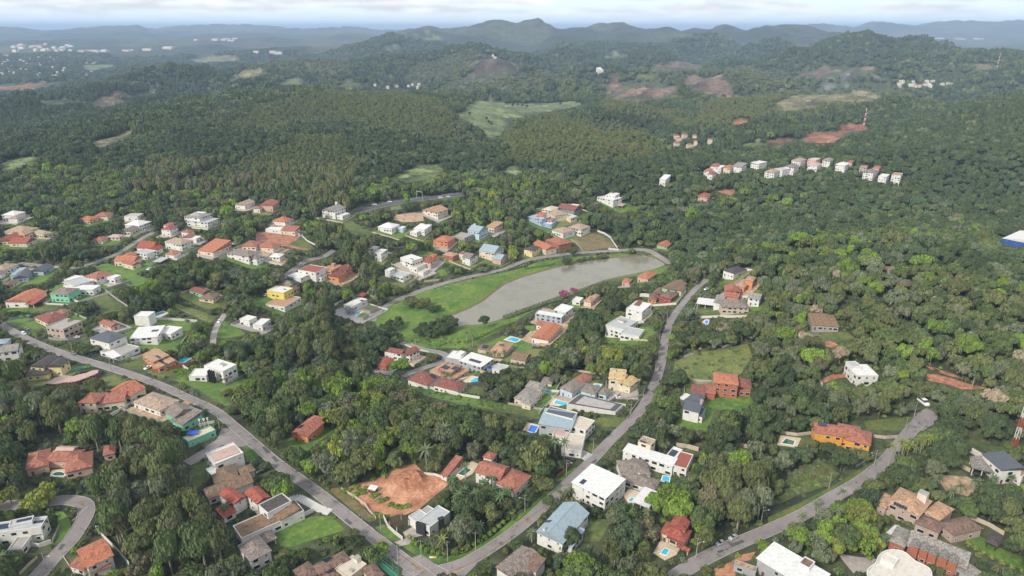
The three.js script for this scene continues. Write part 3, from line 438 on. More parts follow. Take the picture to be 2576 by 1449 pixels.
function house(T, name, label, vols) {
  const G = new THREE.Group(); let O = null;
  vols.forEach((V, vi) => {
    const [q, h, roof, rc, wc, o = {}] = V;
    const fr = volumeFrame(o.T || T, q, h);
    let { x, z, gy, w, d, ang } = fr;
    if (o.w) w = o.w; if (o.d) d = o.d; if (Math.hypot(x, z) > 700 && name !== 'warehouse') { w = Math.min(w, name === 'ridge_house' ? 14 : 26); d = Math.min(d, name === 'ridge_house' ? 23 : 19); } if (name === 'warehouse') d = Math.min(d, 45);
    if (!O) { O = [x, gy, z]; G.position.set(x, gy, z); }
    sizes.push(`${name} ${label.slice(0, 34)} v${vi}: ${w.toFixed(1)} x ${d.toFixed(1)} skew ${fr.skew.toFixed(2)} dist ${Math.hypot(x, z).toFixed(0)}`);
    const ry = -ang, c = Math.cos(ang), s = Math.sin(ang);          // local x runs along (c, s) in x-z; local z along (-s, c)
    const toCam = [-x * c - z * s, x * s - z * c];                  // the camera's side in local axes
    const place = (m, lx, ly, lz) => { m.position.set(x - O[0] + lx * c - lz * s, gy - O[1] + ly, z - O[2] + lx * s + lz * c); m.rotation.y = ry; return m; };
    const part = (geo, mat, nme, lx = 0, ly = 0, lz = 0, parent = G) => { const m = mesh(geo, mat, nme, parent); return parent === G ? place(m, lx, ly, lz) : m; };
    footprints.push([x, z, c, s, w, d]);
    const wm = wallM(wc), rm = roofM(rc === 'lgrey' && (roof === 'flat' || roof === 'slab') ? 'plain' : rc), dist = Math.hypot(x, z);
    let top = () => h;
    const wallTop = roof === 'flat' ? h - 0.45 : h - 0.12;
    if (o.open) { for (const sx of [-1, 1]) for (const sz of [-1, 1]) part(boxG(0.35, h + 1.6, 0.35, 0, (h - 2) / 2, 0), wm, 'pillar', sx * (w / 2 - 0.3), 0, sz * (d / 2 - 0.3)); if (w > 7) for (const sz of [-1, 1]) part(boxG(0.35, h + 1.6, 0.35, 0, (h - 2) / 2, 0), wm, 'pillar', 0, 0, sz * (d / 2 - 0.3)); }
    else if (roof === 'gable') {
      const rf = roofFaces('gable', w, d, h, o), alongX = o.r ? o.r === 'x' : w >= d, W = w / 2, D = d / 2, y1 = rf.top(0, 0) - 0.25, y0 = -4, e = wallTop;
      part(facesG(alongX ? [[[-W, y0, D], [W, y0, D], [W, e, D], [-W, e, D]], [[W, y0, -D], [-W, y0, -D], [-W, e, -D], [W, e, -D]], [[W, y0, D], [W, y0, -D], [W, e, -D], [W, y1, 0], [W, e, D]], [[-W, y0, -D], [-W, y0, D], [-W, e, D], [-W, y1, 0], [-W, e, -D]]] : [[[W, y0, D], [W, y0, -D], [W, e, -D], [W, e, D]], [[-W, y0, -D], [-W, y0, D], [-W, e, D], [-W, e, -D]], [[-W, y0, D], [W, y0, D], [W, e, D], [0, y1, D], [-W, e, D]], [[W, y0, -D], [-W, y0, -D], [-W, e, -D], [0, y1, -D], [W, e, -D]]]), wm, 'wall');
    } else { const W = w / 2, D = d / 2, y0 = -4, e = wallTop; part(facesG([[[-W, y0, D], [W, y0, D], [W, e, D], [-W, e, D]], [[W, y0, -D], [-W, y0, -D], [-W, e, -D], [W, e, -D]], [[W, y0, D], [W, y0, -D], [W, e, -D], [W, e, D]], [[-W, y0, -D], [-W, y0, D], [-W, e, D], [-W, e, -D]], [[-W, e, D], [W, e, D], [W, e, -D], [-W, e, -D]]]), wm, 'wall'); }
    if (roof === 'flat') {
      part(facesG([[[-w / 2 + 0.2, h - 0.4, d / 2 - 0.2], [w / 2 - 0.2, h - 0.4, d / 2 - 0.2], [w / 2 - 0.2, h - 0.4, -d / 2 + 0.2], [-w / 2 + 0.2, h - 0.4, -d / 2 + 0.2]]]), rm, 'roof');
      const P = 0.06, th = 0.28; part(mergeGeometries([boxG(w + P, 0.85, th, 0, h - 0.42, d / 2 + P / 2 - th / 2), boxG(w + P, 0.85, th, 0, h - 0.42, -d / 2 - P / 2 + th / 2), boxG(th, 0.85, d + P - 2 * th, w / 2 + P / 2 - th / 2, h - 0.42, 0), boxG(th, 0.85, d + P - 2 * th, -w / 2 - P / 2 + th / 2, h - 0.42, 0)]), wm, 'parapet');
      top = () => h - 0.38;
    } else if (roof === 'slab') { part(facesBox(w + 0.6, 0.3, d + 0.6, h - 0.15), rm, 'roof'); top = () => h; }
    else if (roof === 'pergola') { const n = Math.max(6, Math.round(w / 0.7)); for (let k = 0; k < n; k++) part(boxG(0.12, 0.2, d + 0.4), M.wood, 'slat', -w / 2 + (k + 0.5) * w / n, h, 0); part(mergeGeometries([boxG(w + 0.3, 0.25, 0.15, 0, h - 0.24, d / 2), boxG(w + 0.3, 0.25, 0.15, 0, h - 0.24, -d / 2)]), M.wood, 'beam'); }
    else { const rf = roofFaces(roof, w, d, h, o); const rfm = part(facesG(rf.faces), rm, 'roof'); top = rf.top;
      if ((roof === 'hip' || roof === 'gable') && dist < 420 && Math.min(w, d) > 4) { const alongX = o.r ? o.r === 'x' : w >= d, ins = roof === 'hip' ? Math.min(w, d) / 2 + 0.4 : 0, L = (alongX ? w : d) + 0.6 - 2 * ins; if (L > 0.6) { const cg = alongX ? boxG(L, 0.12, 0.3, 0, top(0, 0) + 0.02, 0) : boxG(0.3, 0.12, L, 0, top(0, 0) + 0.02, 0); mesh(cg, rm, 'ridge_cap', rfm); } } }
    // windows and a door on the sides turned to the valley and the street
    if (!o.open && !o.blind) {
      const st = o.st ?? Math.max(1, Math.round((h - 0.4) / 3.1)), sides = [[0, d / 2, 0, w], [0, -d / 2, Math.PI, w], [w / 2, 0, Math.PI / 2, d], [-w / 2, 0, -Math.PI / 2, d]];
      let doorDone = false;
      sides.forEach(([sx, sz, rot, L]) => {
        const nx = Math.sin(rot), nz = Math.cos(rot), l = Math.hypot(...toCam); if ((nx * toCam[0] + nz * toCam[1]) / l < -0.25 || L < 2.4) return;
        for (let f = 0; f < st; f++) {
          const n = Math.min(o.win ?? 6, Math.floor(L / 3.3) || 1);
          for (let k = 0; k < n; k++) {
            if (rnd() < 0.2) continue;
            const [ww, wh] = L < 4 ? winKinds[rnd() < 0.5 ? 0 : 3] : pick(winKinds), t = -L / 2 + (k + 0.5) * L / n + rr(-0.3, 0.3), y = f * (h / st) + Math.min(1.75, h / st - 1.0);
            if (y + wh / 2 > wallTop - 0.1) continue;
            const lx = sx + nz * t, lz = sz - nx * t, isDoor = !doorDone && f === 0 && k === 0 && vi === 0;
            const W2 = isDoor ? 1.1 : ww, H2 = isDoor ? 2.2 : wh, yy = isDoor ? 1.1 : y; if (isDoor) doorDone = true;
            const fm = mesh(unit, isDoor ? M.wood : o.dark ? M.dark : M.frame, isDoor ? 'door' : 'window', G); place(fm, lx + nx * 0.02, yy, lz + nz * 0.02); fm.rotation.y = ry + rot; fm.scale.set(W2 + (isDoor ? 0 : 0.16), H2 + (isDoor ? 0 : 0.16), 0.12);
            if (!isDoor) { const pn = mesh(unit, M.glass, 'pane', fm); pn.scale.set(W2 / (W2 + 0.16), H2 / (H2 + 0.16), 0.4); pn.position.z = 0.34; } else { const kn = mesh(unit, M.metal, 'handle', fm); kn.scale.set(0.06, 0.05, 0.6); kn.position.set(0.38, -0.05, 0.5); }
          }
        }
      });
    }
    // solar panels, chimneys and tanks: [tile x, tile y, ...]
    const local = (px, py) => { const p = onPlane(...at(o.T || T, px, py), gy + h), dx = p[0] - x, dz = p[2] - z; return [clamp(dx * c + dz * s, -w / 2, w / 2), clamp(-dx * s + dz * c, -d / 2, d / 2)]; };
    for (const [px, py, n, m, turn] of o.sp || []) {
      const [lx, lz] = local(px, py), e = 0.3, ty = top(lx, lz), gx = (top(lx + e, lz) - top(lx - e, lz)) / (2 * e), gz = (top(lx, lz + e) - top(lx, lz - e)) / (2 * e);
      for (let a = 0; a < n; a++) for (let b = 0; b < m; b++) {
        const ox = lx + (a - (n - 1) / 2) * 1.08, oz = lz + (b - (m - 1) / 2) * 1.72;
        const pm = mesh(unit, M.panel, 'solar_panel', G); place(pm, ox, ty + 0.14 + gx * (ox - lx) + gz * (oz - lz), oz); pm.scale.set(1.0, 0.05, 1.62);
        pm.quaternion.setFromAxisAngle(new THREE.Vector3(0, 1, 0), ry).multiply(new THREE.Quaternion().setFromUnitVectors(new THREE.Vector3(0, 1, 0), new THREE.Vector3(-gx, 1, -gz).normalize()));
      }
    }
    for (const [px, py, bw, bd, bh, mat, nme] of o.box || []) { const [lx, lz] = local(px, py), y = top(lx, lz); const b = part(boxG(bw, bh + 1.2, bd, 0, (bh - 1.2) / 2, 0), wallM(mat || wc), nme || 'chimney', lx, y, lz); mesh(boxG(bw + 0.2, 0.14, bd + 0.2, 0, bh + 0.07, 0), roofM('concrete'), 'cap', b); }
    for (const [px, py, r] of o.dish || []) { const [lx, lz] = local(px, py), y = top(lx, lz); const g2 = new THREE.SphereGeometry(r, 14, 6, 0, 6.3, 0, 0.9); g2.rotateX(-0.9); g2.translate(0, 0.3, 0); part(mergeGeometries([g2.toNonIndexed(), new THREE.CylinderGeometry(0.05, 0.05, 0.9, 6).toNonIndexed()]), M.frame, 'satellite_dish', lx, y + 0.3, lz); }
    // keep the view of roof and upper walls
    const P = [], lowY = o.low ?? 0.4;
    for (const sx of [-1, 1]) for (const sz of [-1, 1]) for (const y of [h, h * lowY]) { const lx = sx * (w / 2 + 0.3), lz = sz * (d / 2 + 0.3); P.push(project(x + lx * c - lz * s, gy + y, z + lx * s + lz * c).slice(0, 2)); }
    P.push(project(x, gy + top(0, 0), z).slice(0, 2)); keepPoly(hull(P), project(x, gy, z)[2]);
  });
  const d0 = O && Math.hypot(O[0], O[2]);
  if (d0 > 330 && d0 < 930 && 'eijkgf'.includes(T) && !/canopy|shelter|pool|shed/.test(name)) yards.push({ name, label, x: G.position.x, z: G.position.z, f: footprints.slice(-vols.length) });
  return put(G, name, label, 'house');
}
const yards = [];
function facesBox(w, t, d, y) { const W = w / 2, D = d / 2, a = y - t / 2, b = y + t / 2; return facesG([[[-W, b, D], [W, b, D], [W, b, -D], [-W, b, -D]], [[-W, a, -D], [W, a, -D], [W, a, D], [-W, a, D]], [[-W, a, D], [W, a, D], [W, b, D], [-W, b, D]], [[W, a, -D], [-W, a, -D], [-W, b, -D], [W, b, -D]], [[W, a, D], [W, a, -D], [W, b, -D], [W, b, D]], [[-W, a, -D], [-W, a, D], [-W, b, D], [-W, b, -D]]]); }
// a flat-topped body over any outline
function prism(w, yTop, yBot) { const s = new THREE.Shape(w.map(p => new THREE.Vector2(p[0], -p[1]))); const g = new THREE.ExtrudeGeometry(s, { depth: yTop - yBot, bevelEnabled: false }); g.rotateX(-Math.PI / 2); g.translate(0, yBot, 0); return g; }
function polyHouse(T, name, label, a, h, rc, wc, rim = true) {
  const px = atAll(T, a), m = px.reduce((s, p) => [s[0] + p[0] / px.length, s[1] + p[1] / px.length], [0, 0]), g0 = hit(m[0], m[1], h), gy = g0[1] - h;
  const w = px.map(p => { const q = onPlane(p[0], p[1], gy + h); return [q[0] - g0[0], q[2] - g0[2]]; });
  const G = new THREE.Group(); G.position.set(g0[0], gy, g0[2]);
  mesh(prism(w, h - 0.5, -4), wallM(wc), 'wall', G); mesh(prism(w.map(p => [p[0] * 0.985, p[1] * 0.985]), h - 0.3, h - 0.5), roofM(rc), 'roof', G);
  if (rim) { const c = new THREE.CatmullRomCurve3(w.map(p => new THREE.Vector3(p[0], h - 0.15, p[1])), true, 'centripetal'); mesh(new THREE.TubeGeometry(c, 60, 0.28, 5, true), wallM(wc), 'parapet', G); }
  // windows along the outline
  for (let i = 0; i < w.length; i++) { const p = w[i], q = w[(i + 1) % w.length], L = Math.hypot(q[0] - p[0], q[1] - p[1]); if (L < 2.5 || h < 3) continue; const n = Math.floor(L / 3.5) || 1; for (let k = 0; k < n; k++) { const t = (k + 0.5) / n, fm = mesh(unit, M.frame, 'window', G); fm.position.set(mix(p[0], q[0], t), h * 0.55, mix(p[1], q[1], t)); fm.rotation.y = -Math.atan2(q[1] - p[1], q[0] - p[0]); fm.scale.set(1.8, 1.4, 0.14); const pn = mesh(unit, M.glass, 'pane', fm); pn.scale.set(0.9, 0.88, 1.3); } }
  const bb = w.reduce((b, p) => [Math.min(b[0], p[0]), Math.max(b[1], p[0]), Math.min(b[2], p[1]), Math.max(b[3], p[1])], [1e9, -1e9, 1e9, -1e9]);
  footprints.push([g0[0] + (bb[0] + bb[1]) / 2, g0[2] + (bb[2] + bb[3]) / 2, 1, 0, bb[1] - bb[0], bb[3] - bb[2]]); keepPoly(px);
  return put(G, name, label, 'house');
}
/* --- lower left */
house('a', 'modern_house', 'white flat roofed modern house with solar panels at the left edge', [[[-260, 1040, 415, 958, 465, 850], 7, 'flat', 'lgrey', 'white', { sp: [[30, 945, 5, 2], [400, 895, 5, 1]] }], [[95, 940, 325, 900, 330, 845], 8.4, 'flat', 'lgrey', 'white', { sp: [[255, 875, 6, 1]], blind: 1 }], [[75, 1185, 215, 1175, 312, 1040], 4, 'flat', 'concrete', 'white'], [[-260, 1095, 410, 1030, 418, 1000], 3.4, 'slab', 'maroon', 'wood', { win: 8 }]]);
house('a', 'gabled_house', 'white house with bright orange tiled roof in the lower left corner', [[[895, 1342, 1148, 1240, 1010, 1090], 6.6, 'gable', 'orange', 'white', { r: 'x', win: 4 }], [[905, 1408, 1112, 1345, 1095, 1300], 3.4, 'shed', 'terra', 'white', { p: 0.3 }], [[755, 1325, 835, 1400, 860, 1340], 3.4, 'shed', 'terra', 'white', { p: 0.25 }]]);
house('a', 'courtyard_house', 'sprawling pink house with terracotta roofs round a courtyard pool', [[[300, 355, 500, 330, 470, 185], 4.2, 'hip', 'terra', 'pink'], [[690, 385, 940, 345, 900, 205], 4.2, 'hip', 'terra', 'pink'], [[500, 265, 760, 300, 790, 200], 4.4, 'hip', 'terra', 'pink'], [[1060, 220, 1160, 210, 1140, 130], 4, 'hip', 'terra', 'pink'], [[590, 185, 720, 215, 745, 160], 5, 'gable', 'pink', 'pale', { blind: 1 }]]);
house('a', 'square_house', 'white two storey house with parapet and pale hip roof', [[[2065, 215, 2160, 325, 2445, 205], 8, 'flat', 'white', 'white', { win: 3 }], [[2100, 220, 2165, 290, 2415, 200], 8.1, 'hip', 'pink', 'white', { p: 0.12, ov: 0.1, blind: 1 }], [[2075, 370, 2130, 425, 2190, 400], 4.6, 'slab', 'white', 'white', { open: 1 }]]);
house('a', 'tiled_house', 'low house with brown weathered tile roofs beside the red roof', [[[2200, 480, 2420, 460, 2330, 345], 4.2, 'hip', 'thatch', 'white'], [[2030, 572, 2115, 655, 2560, 500], 3.8, 'gable', 'thatch', 'white', { r: 'z' }], [[2380, 370, 2440, 420, 2570, 380], 3.8, 'hip', 'thatch', 'beige']]);
house('a', 'gabled_house', 'tall white house with bright red tiled roofs', [[[2215, 625, 2357, 722, 2465, 648], 6.4, 'gable', 'red', 'white', { r: 'x' }], [[2440, 612, 2600, 690, 2741, 650], 7, 'gable', 'red', 'white', { r: 'x', win: 3 }], [[2250, 868, 2355, 800, 2300, 740], 3.2, 'shed', 'red', 'white', { p: 0.3 }]]);
house('b', 'walled_house', 'long white house with rusty corrugated roofs behind curved stairs', [[[-256, 940, -136, 1050, 505, 790], 4.8, 'flat', 'rust', 'white', { win: 9 }], [[50, 730, 110, 830, 330, 690], 8, 'flat', 'dark', 'white', { win: 2 }], [[150, 800, 250, 880, 430, 780], 5.6, 'shed', 'rust', 'white', { p: 0.05, blind: 1 }]]);
house('b', 'tiled_house', 'white house with grey brown hip roof and carport beside the lawn', [[[-185, 1140, -50, 1285, 155, 1190], 6.2, 'hip', 'grey', 'white', { win: 3 }], [[85, 1110, 215, 1062, 130, 1000], 3.2, 'hip', 'grey', 'white', { open: 1 }]]);
/* --- bottom middle */
house('b', 'modern_house', 'black and white modern house at the street corner', [[[1520, 845, 1612, 892, 1740, 830], 4.4, 'flat', 'lgrey', 'white', { dark: 1 }], [[1615, 890, 1745, 950, 1965, 800], 5.2, 'flat', 'lgrey', 'white', { dark: 1 }], [[1610, 910, 1695, 945, 1705, 925], 5.6, 'flat', 'dark', 'black', { blind: 1 }], [[1840, 890, 1885, 865, 1880, 840], 5.8, 'flat', 'dark', 'black', { blind: 1 }], [[1340, 895, 1412, 965, 1535, 880], 3.2, 'pergola', 'brown', 'white', { open: 1 }], [[1650, 790, 1720, 815, 1800, 770], 4, 'flat', 'concrete', 'white', { blind: 1 }]]);
house('b', 'gabled_house', 'white house with weathered terracotta roofs beside the green pool', [[[2190, 405, 2445, 455, 2565, 345], 6, 'gable', 'terra', 'white', { r: 'x' }], [[2420, 505, 2610, 592, 2760, 440], 4.6, 'hip', 'terra', 'white'], [[2290, 245, 2370, 270, 2422, 215], 4.2, 'hip', 'terra', 'white'], [[1870, 425, 1918, 448, 2062, 302], 2.8, 'shed', 'terra', 'white', { p: 0.2 }]]);
house('b', 'tiled_house', 'brown tiled hip roofed house with cream terrace at the bottom edge', [[[365, 1390, 490, 1480, 640, 1410], 6, 'hip', 'brown', 'cream'], [[570, 1345, 650, 1410, 950, 1275], 6.4, 'hip', 'brown', 'cream', { sp: [[700, 1300, 4, 1], [740, 1280, 3, 1]] }], [[640, 1430, 720, 1500, 850, 1430], 5.5, 'hip', 'brown', 'cream', { sp: [[740, 1410, 3, 2]] }], [[790, 1375, 930, 1470, 1110, 1325], 6.2, 'flat', 'cream', 'cream', { box: [[1020, 1290, 2.2, 2.2, 1.8, 'white', 'water_tank'], [960, 1390, 1.6, 0.8, 0.6, 'grey', 'air_unit']] }], [[1050, 1370, 1180, 1470, 1300, 1430], 5, 'hip', 'brown', 'cream']]);
house('b', 'site_shed', 'small white roofed shed on the orange earth lot', [[[1135, 567, 1195, 592, 1217, 555], 2.1, 'shed', 'white', 'wood', { p: 0.1, ov: 0.2, st: 1, win: 1 }]]);
house('c', 'metal_roofed_house', 'large house with pale blue metal gable roofs', [[[245, 1000, 505, 1108, 775, 815], 6.4, 'gable', 'blue', 'white', { r: 'z', p: 0.5, win: 5, box: [[325, 1020, 1, 1, 1.2]], sp: [[360, 910, 3, 1]] }], [[505, 1118, 600, 1150, 725, 1010], 3.6, 'shed', 'blue', 'white', { p: 0.15 }], [[380, 880, 600, 965, 640, 890], 6.9, 'gable', 'blue', 'white', { r: 'z', p: 0.45, blind: 1 }]]);
house('c', 'white_villa', 'tall white villa with broad white sloping roof', [[[640, 502, 945, 682, 1100, 490], 8.4, 'shed', 'white', 'white', { p: 0.05, win: 5, sp: [[715, 505, 2, 2]], dish: [[1070, 470, 0.7]] }], [[815, 425, 965, 445, 990, 388], 6.8, 'flat', 'white', 'white'], [[1060, 535, 1105, 548, 1145, 500], 6.6, 'flat', 'white', 'white'], [[640, 520, 720, 580, 790, 480], 8.0, 'flat', 'white', 'white']]);
house('c', 'pool_canopy', 'white flat canopy beside the pool of the white villa', [[[1250, 690, 1380, 780, 1460, 620], 3, 'slab', 'white', 'white', { open: 1 }]]);
house('c', 'modern_house', 'long white flat house with cream tower and red roof wing', [[[1110, 187, 1610, 338, 1672, 265], 6.2, 'slab', 'white', 'white', { win: 9 }], [[1262, 95, 1390, 132, 1452, 75], 9.4, 'flat', 'beige', 'cream', { sp: [[1320, 95, 3, 1]] }], [[1615, 332, 1755, 368, 1828, 225], 5.8, 'flat', 'redflat', 'white'], [[1550, 228, 1645, 258, 1722, 175], 6, 'flat', 'white', 'white', { sp: [[1620, 212, 3, 4]] }]]);
house('c', 'tiled_house', 'grey brown hip roofed house between the white villas', [[[1118, 430, 1400, 425, 1320, 278], 4.6, 'hip', 'grey', 'white'], [[1120, 482, 1430, 572, 1490, 485], 3.6, 'hip', 'grey', 'white', { dish: [[1270, 465, 0.8]] }], [[1120, 335, 1190, 360, 1300, 280], 4, 'hip', 'grey', 'white']]);
house('c', 'porch_house', 'small cream house with red tiled roof and porch above a pool', [[[1500, 1005, 1735, 1100, 1800, 992], 4.4, 'hip', 'red', 'cream', { p: 0.5 }], [[1590, 935, 1735, 985, 1790, 900], 6.6, 'gable', 'red', 'cream', { p: 0.5 }], [[1560, 1060, 1720, 1120, 1740, 1090], 3.6, 'slab', 'red', 'cream', { open: 1 }]]);
house('c', 'gate_shelter', 'tiny red tiled gate roof beside the right street', [[[1678, 1148, 1775, 1195, 1785, 1170], 2.6, 'gable', 'red', 'cream', { open: 1 }]]);
house('c', 'tiled_house', 'broad grey brown roofed house at the bottom edge', [[[-185, 1360, 75, 1480, 360, 1290], 5, 'gable', 'grey', 'white', { r: 'z', p: 0.3 }], [[60, 1320, 240, 1400, 330, 1290], 5.6, 'shed', 'brown', 'white', { p: 0.12, blind: 1 }]]);
house('d', 'white_hall', 'big house with plain white roof at the lower right', [[[-150, 1265, 430, 1560, 660, 1440], 7, 'shed', 'white', 'grey', { p: 0.03, win: 4 }], [[300, 1312, 410, 1358, 488, 1305], 9.2, 'flat', 'brown', 'white', { blind: 1 }], [[-350, 1335, -130, 1400, -100, 1355], 3.2, 'flat', 'tan', 'grey']]);
/* --- right */
house('d', 'orange_house', 'orange walled house with red tiled roofs on the right', [[[455, 10, 720, 22, 745, -72], 7.2, 'gable', 'terra', 'orange', { r: 'x', sp: [[540, -40, 4, 2]] }], [[760, 75, 1000, 112, 1060, 0], 6.4, 'hip', 'terra', 'orange'], [[700, 20, 900, 30, 940, -60], 7.6, 'hip', 'terra', 'orange']]);
house('d', 'slate_villa', 'white villa with black slate roof and porch at the right edge', [[[2205, 235, 2345, 392, 2515, 358], 8, 'shed', 'slate', 'white', { p: 0.12, dir: 1, win: 5, dark: 1 }], [[2085, 350, 2290, 420, 2215, 300], 4.4, 'gable', 'lgrey', 'white', { open: 1 }], [[2480, 420, 2560, 455, 2620, 380], 5, 'flat', 'tan', 'white']]);
house('d', 'tiled_villa', 'large beige villa with brown hip roofs and square chimney tower', [[[1215, 702, 1520, 842, 1640, 690], 7, 'hip', 'tan', 'taupe', { win: 4, sp: [[1330, 750, 5, 1]], box: [[1545, 700, 3.6, 3.2, 3.6, 'pale', 'chimney_tower']] }], [[1590, 805, 1730, 885, 1855, 770], 6.4, 'hip', 'tan', 'taupe'], [[1735, 915, 1870, 1035, 2140, 960], 4.8, 'hip', 'brown', 'taupe', { p: 0.5 }], [[1490, 912, 1720, 1005, 1760, 905], 4.8, 'hip', 'brown', 'taupe'], [[1115, 722, 1190, 762, 1255, 652], 5, 'hip', 'tan', 'taupe']]);
house('d', 'dormered_house', 'long grey slate roofed house with a row of pointed dormers', [[[1370, 1140, 1950, 1325, 2065, 1215], 5, 'gable', 'lgrey', 'brick', { r: 'x', p: 0.75 }], [[1235, 1085, 1375, 1155, 1445, 1005], 4.6, 'hip', 'lgrey', 'brick', { p: 0.6 }], ...[[1475, 1130], [1570, 1165], [1655, 1205], [1765, 1240], [1860, 1285]].map(([x, y]) => [[x - 35, y + 5, x + 35, y + 28, x + 60, y - 20], 7.2, 'gable', 'lgrey', 'brick', { r: 'z', p: 1.1, ov: 0.3, w: 2.6, d: 3.6, st: 1, low: 0.9 }])]);
polyHouse('d', 'curved_house', 'white house with curved outline and flat roof terrace at the bottom', [1000, 1400, 1085, 1310, 1120, 1240, 1170, 1200, 1240, 1182, 1320, 1188, 1390, 1215, 1440, 1260, 1490, 1300, 1570, 1335, 1630, 1375, 1648, 1430, 1630, 1520, 1300, 1560, 1050, 1500], 7, 'terrace', 'white');
house('d', 'roof_room', 'small white block on the curved roof terrace', [[[1130, 1270, 1265, 1330, 1325, 1275], 9, 'flat', 'terrace', 'white', { blind: 1 }]]);
house('d', 'lean_to', 'long grey metal roof beside the dormered house', [[[1880, 1335, 2090, 1500, 2170, 1445], 4, 'shed', 'lgrey', 'grey', { p: 0.05 }]]);
house('d', 'gazebo', 'dark netted gazebo on the lower right lawn', [[[2195, 1095, 2300, 1140, 2385, 1060], 3, 'hip', 'dark', 'black', { open: 1 }]]);
house('d', 'vaulted_shed', 'small pale vaulted shed beside the dormered house', [[[1205, 1010, 1250, 1035, 1330, 965], 3, 'gable', 'white', 'wood', { p: 0.5 }]]);
/* --- left street */
house('e', 'gabled_house', 'white house with long red gable roof beside the earth yard', [[[85, 127, 278, 145, 430, 42], 5, 'gable', 'orange', 'white', { r: 'z', p: 0.3 }], [[280, 155, 335, 168, 448, 100], 3.6, 'shed', 'red', 'white', { open: 1 }]]);
house('i', 'mint_house', 'mint green two storey house with grey hip roof', [[[550, 1008, 685, 1035, 748, 978], 7.2, 'hip', 'grey', 'mint']]);
house('e', 'tiled_house', 'cream house with dark red roof above the concrete building', [[[342, 290, 480, 348, 682, 288], 4, 'hip', 'maroon', 'cream', { box: [[535, 290, 1.4, 1.1, 0.9, 'cream']] }], [[580, 240, 640, 262, 668, 228], 4, 'hip', 'terra', 'cream']]);
house('e', 'unfinished_house', 'raw pinkish concrete building with open window holes', [[[450, 390, 635, 410, 832, 328], 7.6, 'flat', 'concrete', 'rose', { dark: 1, win: 7, box: [[680, 330, 3, 2.5, 1.6, 'rose', 'stair_head']] }]]);
house('e', 'small_house', 'small beige annex with terracotta gable roof', [[[1020, 347, 1110, 396, 1178, 362], 3.4, 'gable', 'terra', 'beige', { r: 'x' }]]);
house('e', 'modern_house', 'white house with dark blue grey hip roof', [[[908, 500, 1092, 552, 1262, 475], 8, 'hip', 'slate', 'white', { p: 0.3, win: 3 }], [[1025, 635, 1200, 690, 1385, 590], 3.6, 'flat', 'concrete', 'white', { win: 3 }], [[1040, 650, 1140, 700, 1230, 680], 3.4, 'slab', 'white', 'white', { open: 1 }]]);
house('e', 'modern_house', 'white flat roofed house with lap pool behind tall trees', [[[1355, 492, 1600, 500, 1610, 392], 5.4, 'slab', 'white', 'white', { sp: [[1560, 430, 4, 2]] }], [[1385, 272, 1500, 292, 1518, 245], 7.8, 'flat', 'white', 'white', { blind: 1 }], [[1610, 440, 1720, 470, 1800, 400], 5, 'slab', 'white', 'white']]);
house('e', 'solar_house', 'brown walled house with tan roofs and solar panels by the street', [[[1468, 695, 1535, 748, 1680, 686], 5.2, 'shed', 'tan', 'coral', { p: 0.08, sp: [[1595, 700, 5, 1]] }], [[1550, 762, 1590, 812, 1738, 742], 3.8, 'shed', 'tan', 'coral', { p: 0.1, sp: [[1655, 765, 8, 1]] }], [[1455, 668, 1480, 690, 1588, 628], 4.6, 'shed', 'tan', 'coral', { p: 0.05 }]]);
house('e', 'cube_house', 'white cube house with black fins and open garage', [[[2050, 778, 2242, 838, 2380, 768], 8.4, 'flat', 'white', 'white', { win: 3, dark: 1, box: [[2240, 775, 3, 2.4, 1.2, 'white', 'water_tank']] }], [[1970, 862, 2095, 895, 2060, 830], 4, 'flat', 'white', 'white', { dark: 1 }], [[2235, 925, 2335, 895, 2310, 870], 3.2, 'pergola', 'brown', 'white', { open: 1 }], ...[0, 1, 2].map(k => [[2086 + 22 * k, 830 + 6 * k, 2098 + 22 * k, 834 + 6 * k, 2110 + 22 * k, 822 + 6 * k], 8, 'flat', 'dark', 'black', { w: 0.5, d: 2.4, blind: 1 }])]);
house('e', 'gabled_house', 'pale yellow two storey house with grey gable roofs', [[[450, 795, 600, 780, 712, 715], 6.6, 'gable', 'dark', 'lemon', { r: 'z' }], [[320, 782, 430, 800, 582, 700], 7, 'gable', 'dark', 'lemon', { r: 'z' }], [[325, 862, 500, 872, 480, 820], 3.6, 'shed', 'dark', 'lemon', { p: 0.2 }]]);
polyHouse('e', 'pavilion', 'long pale pink wavy roofed pavilion below the yellow house', [455, 955, 560, 895, 640, 870, 730, 885, 800, 862, 870, 850, 930, 822, 995, 818, 985, 850, 900, 885, 850, 905, 760, 935, 640, 945, 540, 962], 3.2, 'pink', 'wood', false);
house('e', 'tiled_house', 'cream house with several red tiled roofs below the left street', [[[850, 1132, 965, 1168, 1012, 1070], 6.6, 'hip', 'terra', 'cream'], [[970, 1165, 1250, 1135, 1262, 1072], 5, 'shed', 'terra', 'cream', { p: 0.25 }], [[1090, 1035, 1310, 1085, 1455, 1000], 5, 'gable', 'orange', 'cream', { r: 'z' }]]);
house('e', 'tiled_house', 'white house under a big grey cream hip roof', [[[1310, 1150, 1612, 1215, 1830, 1125], 4, 'hip', 'beige', 'white', { p: 0.3, win: 5 }]]);
house('e', 'mint_house', 'bright mint green house with brown roofs above the street bend', [[[1690, 1240, 1752, 1308, 1922, 1215], 6.2, 'gable', 'grey', 'mint', { r: 'x' }], [[1770, 1320, 1832, 1392, 1978, 1272], 4.8, 'shed', 'grey', 'mint', { p: 0.15 }], [[1840, 1500, 1890, 1545, 2165, 1425], 4, 'flat', 'cream', 'mint', { win: 5 }], [[1820, 1170, 1850, 1195, 1915, 1150], 4.4, 'hip', 'tan', 'mint']]);
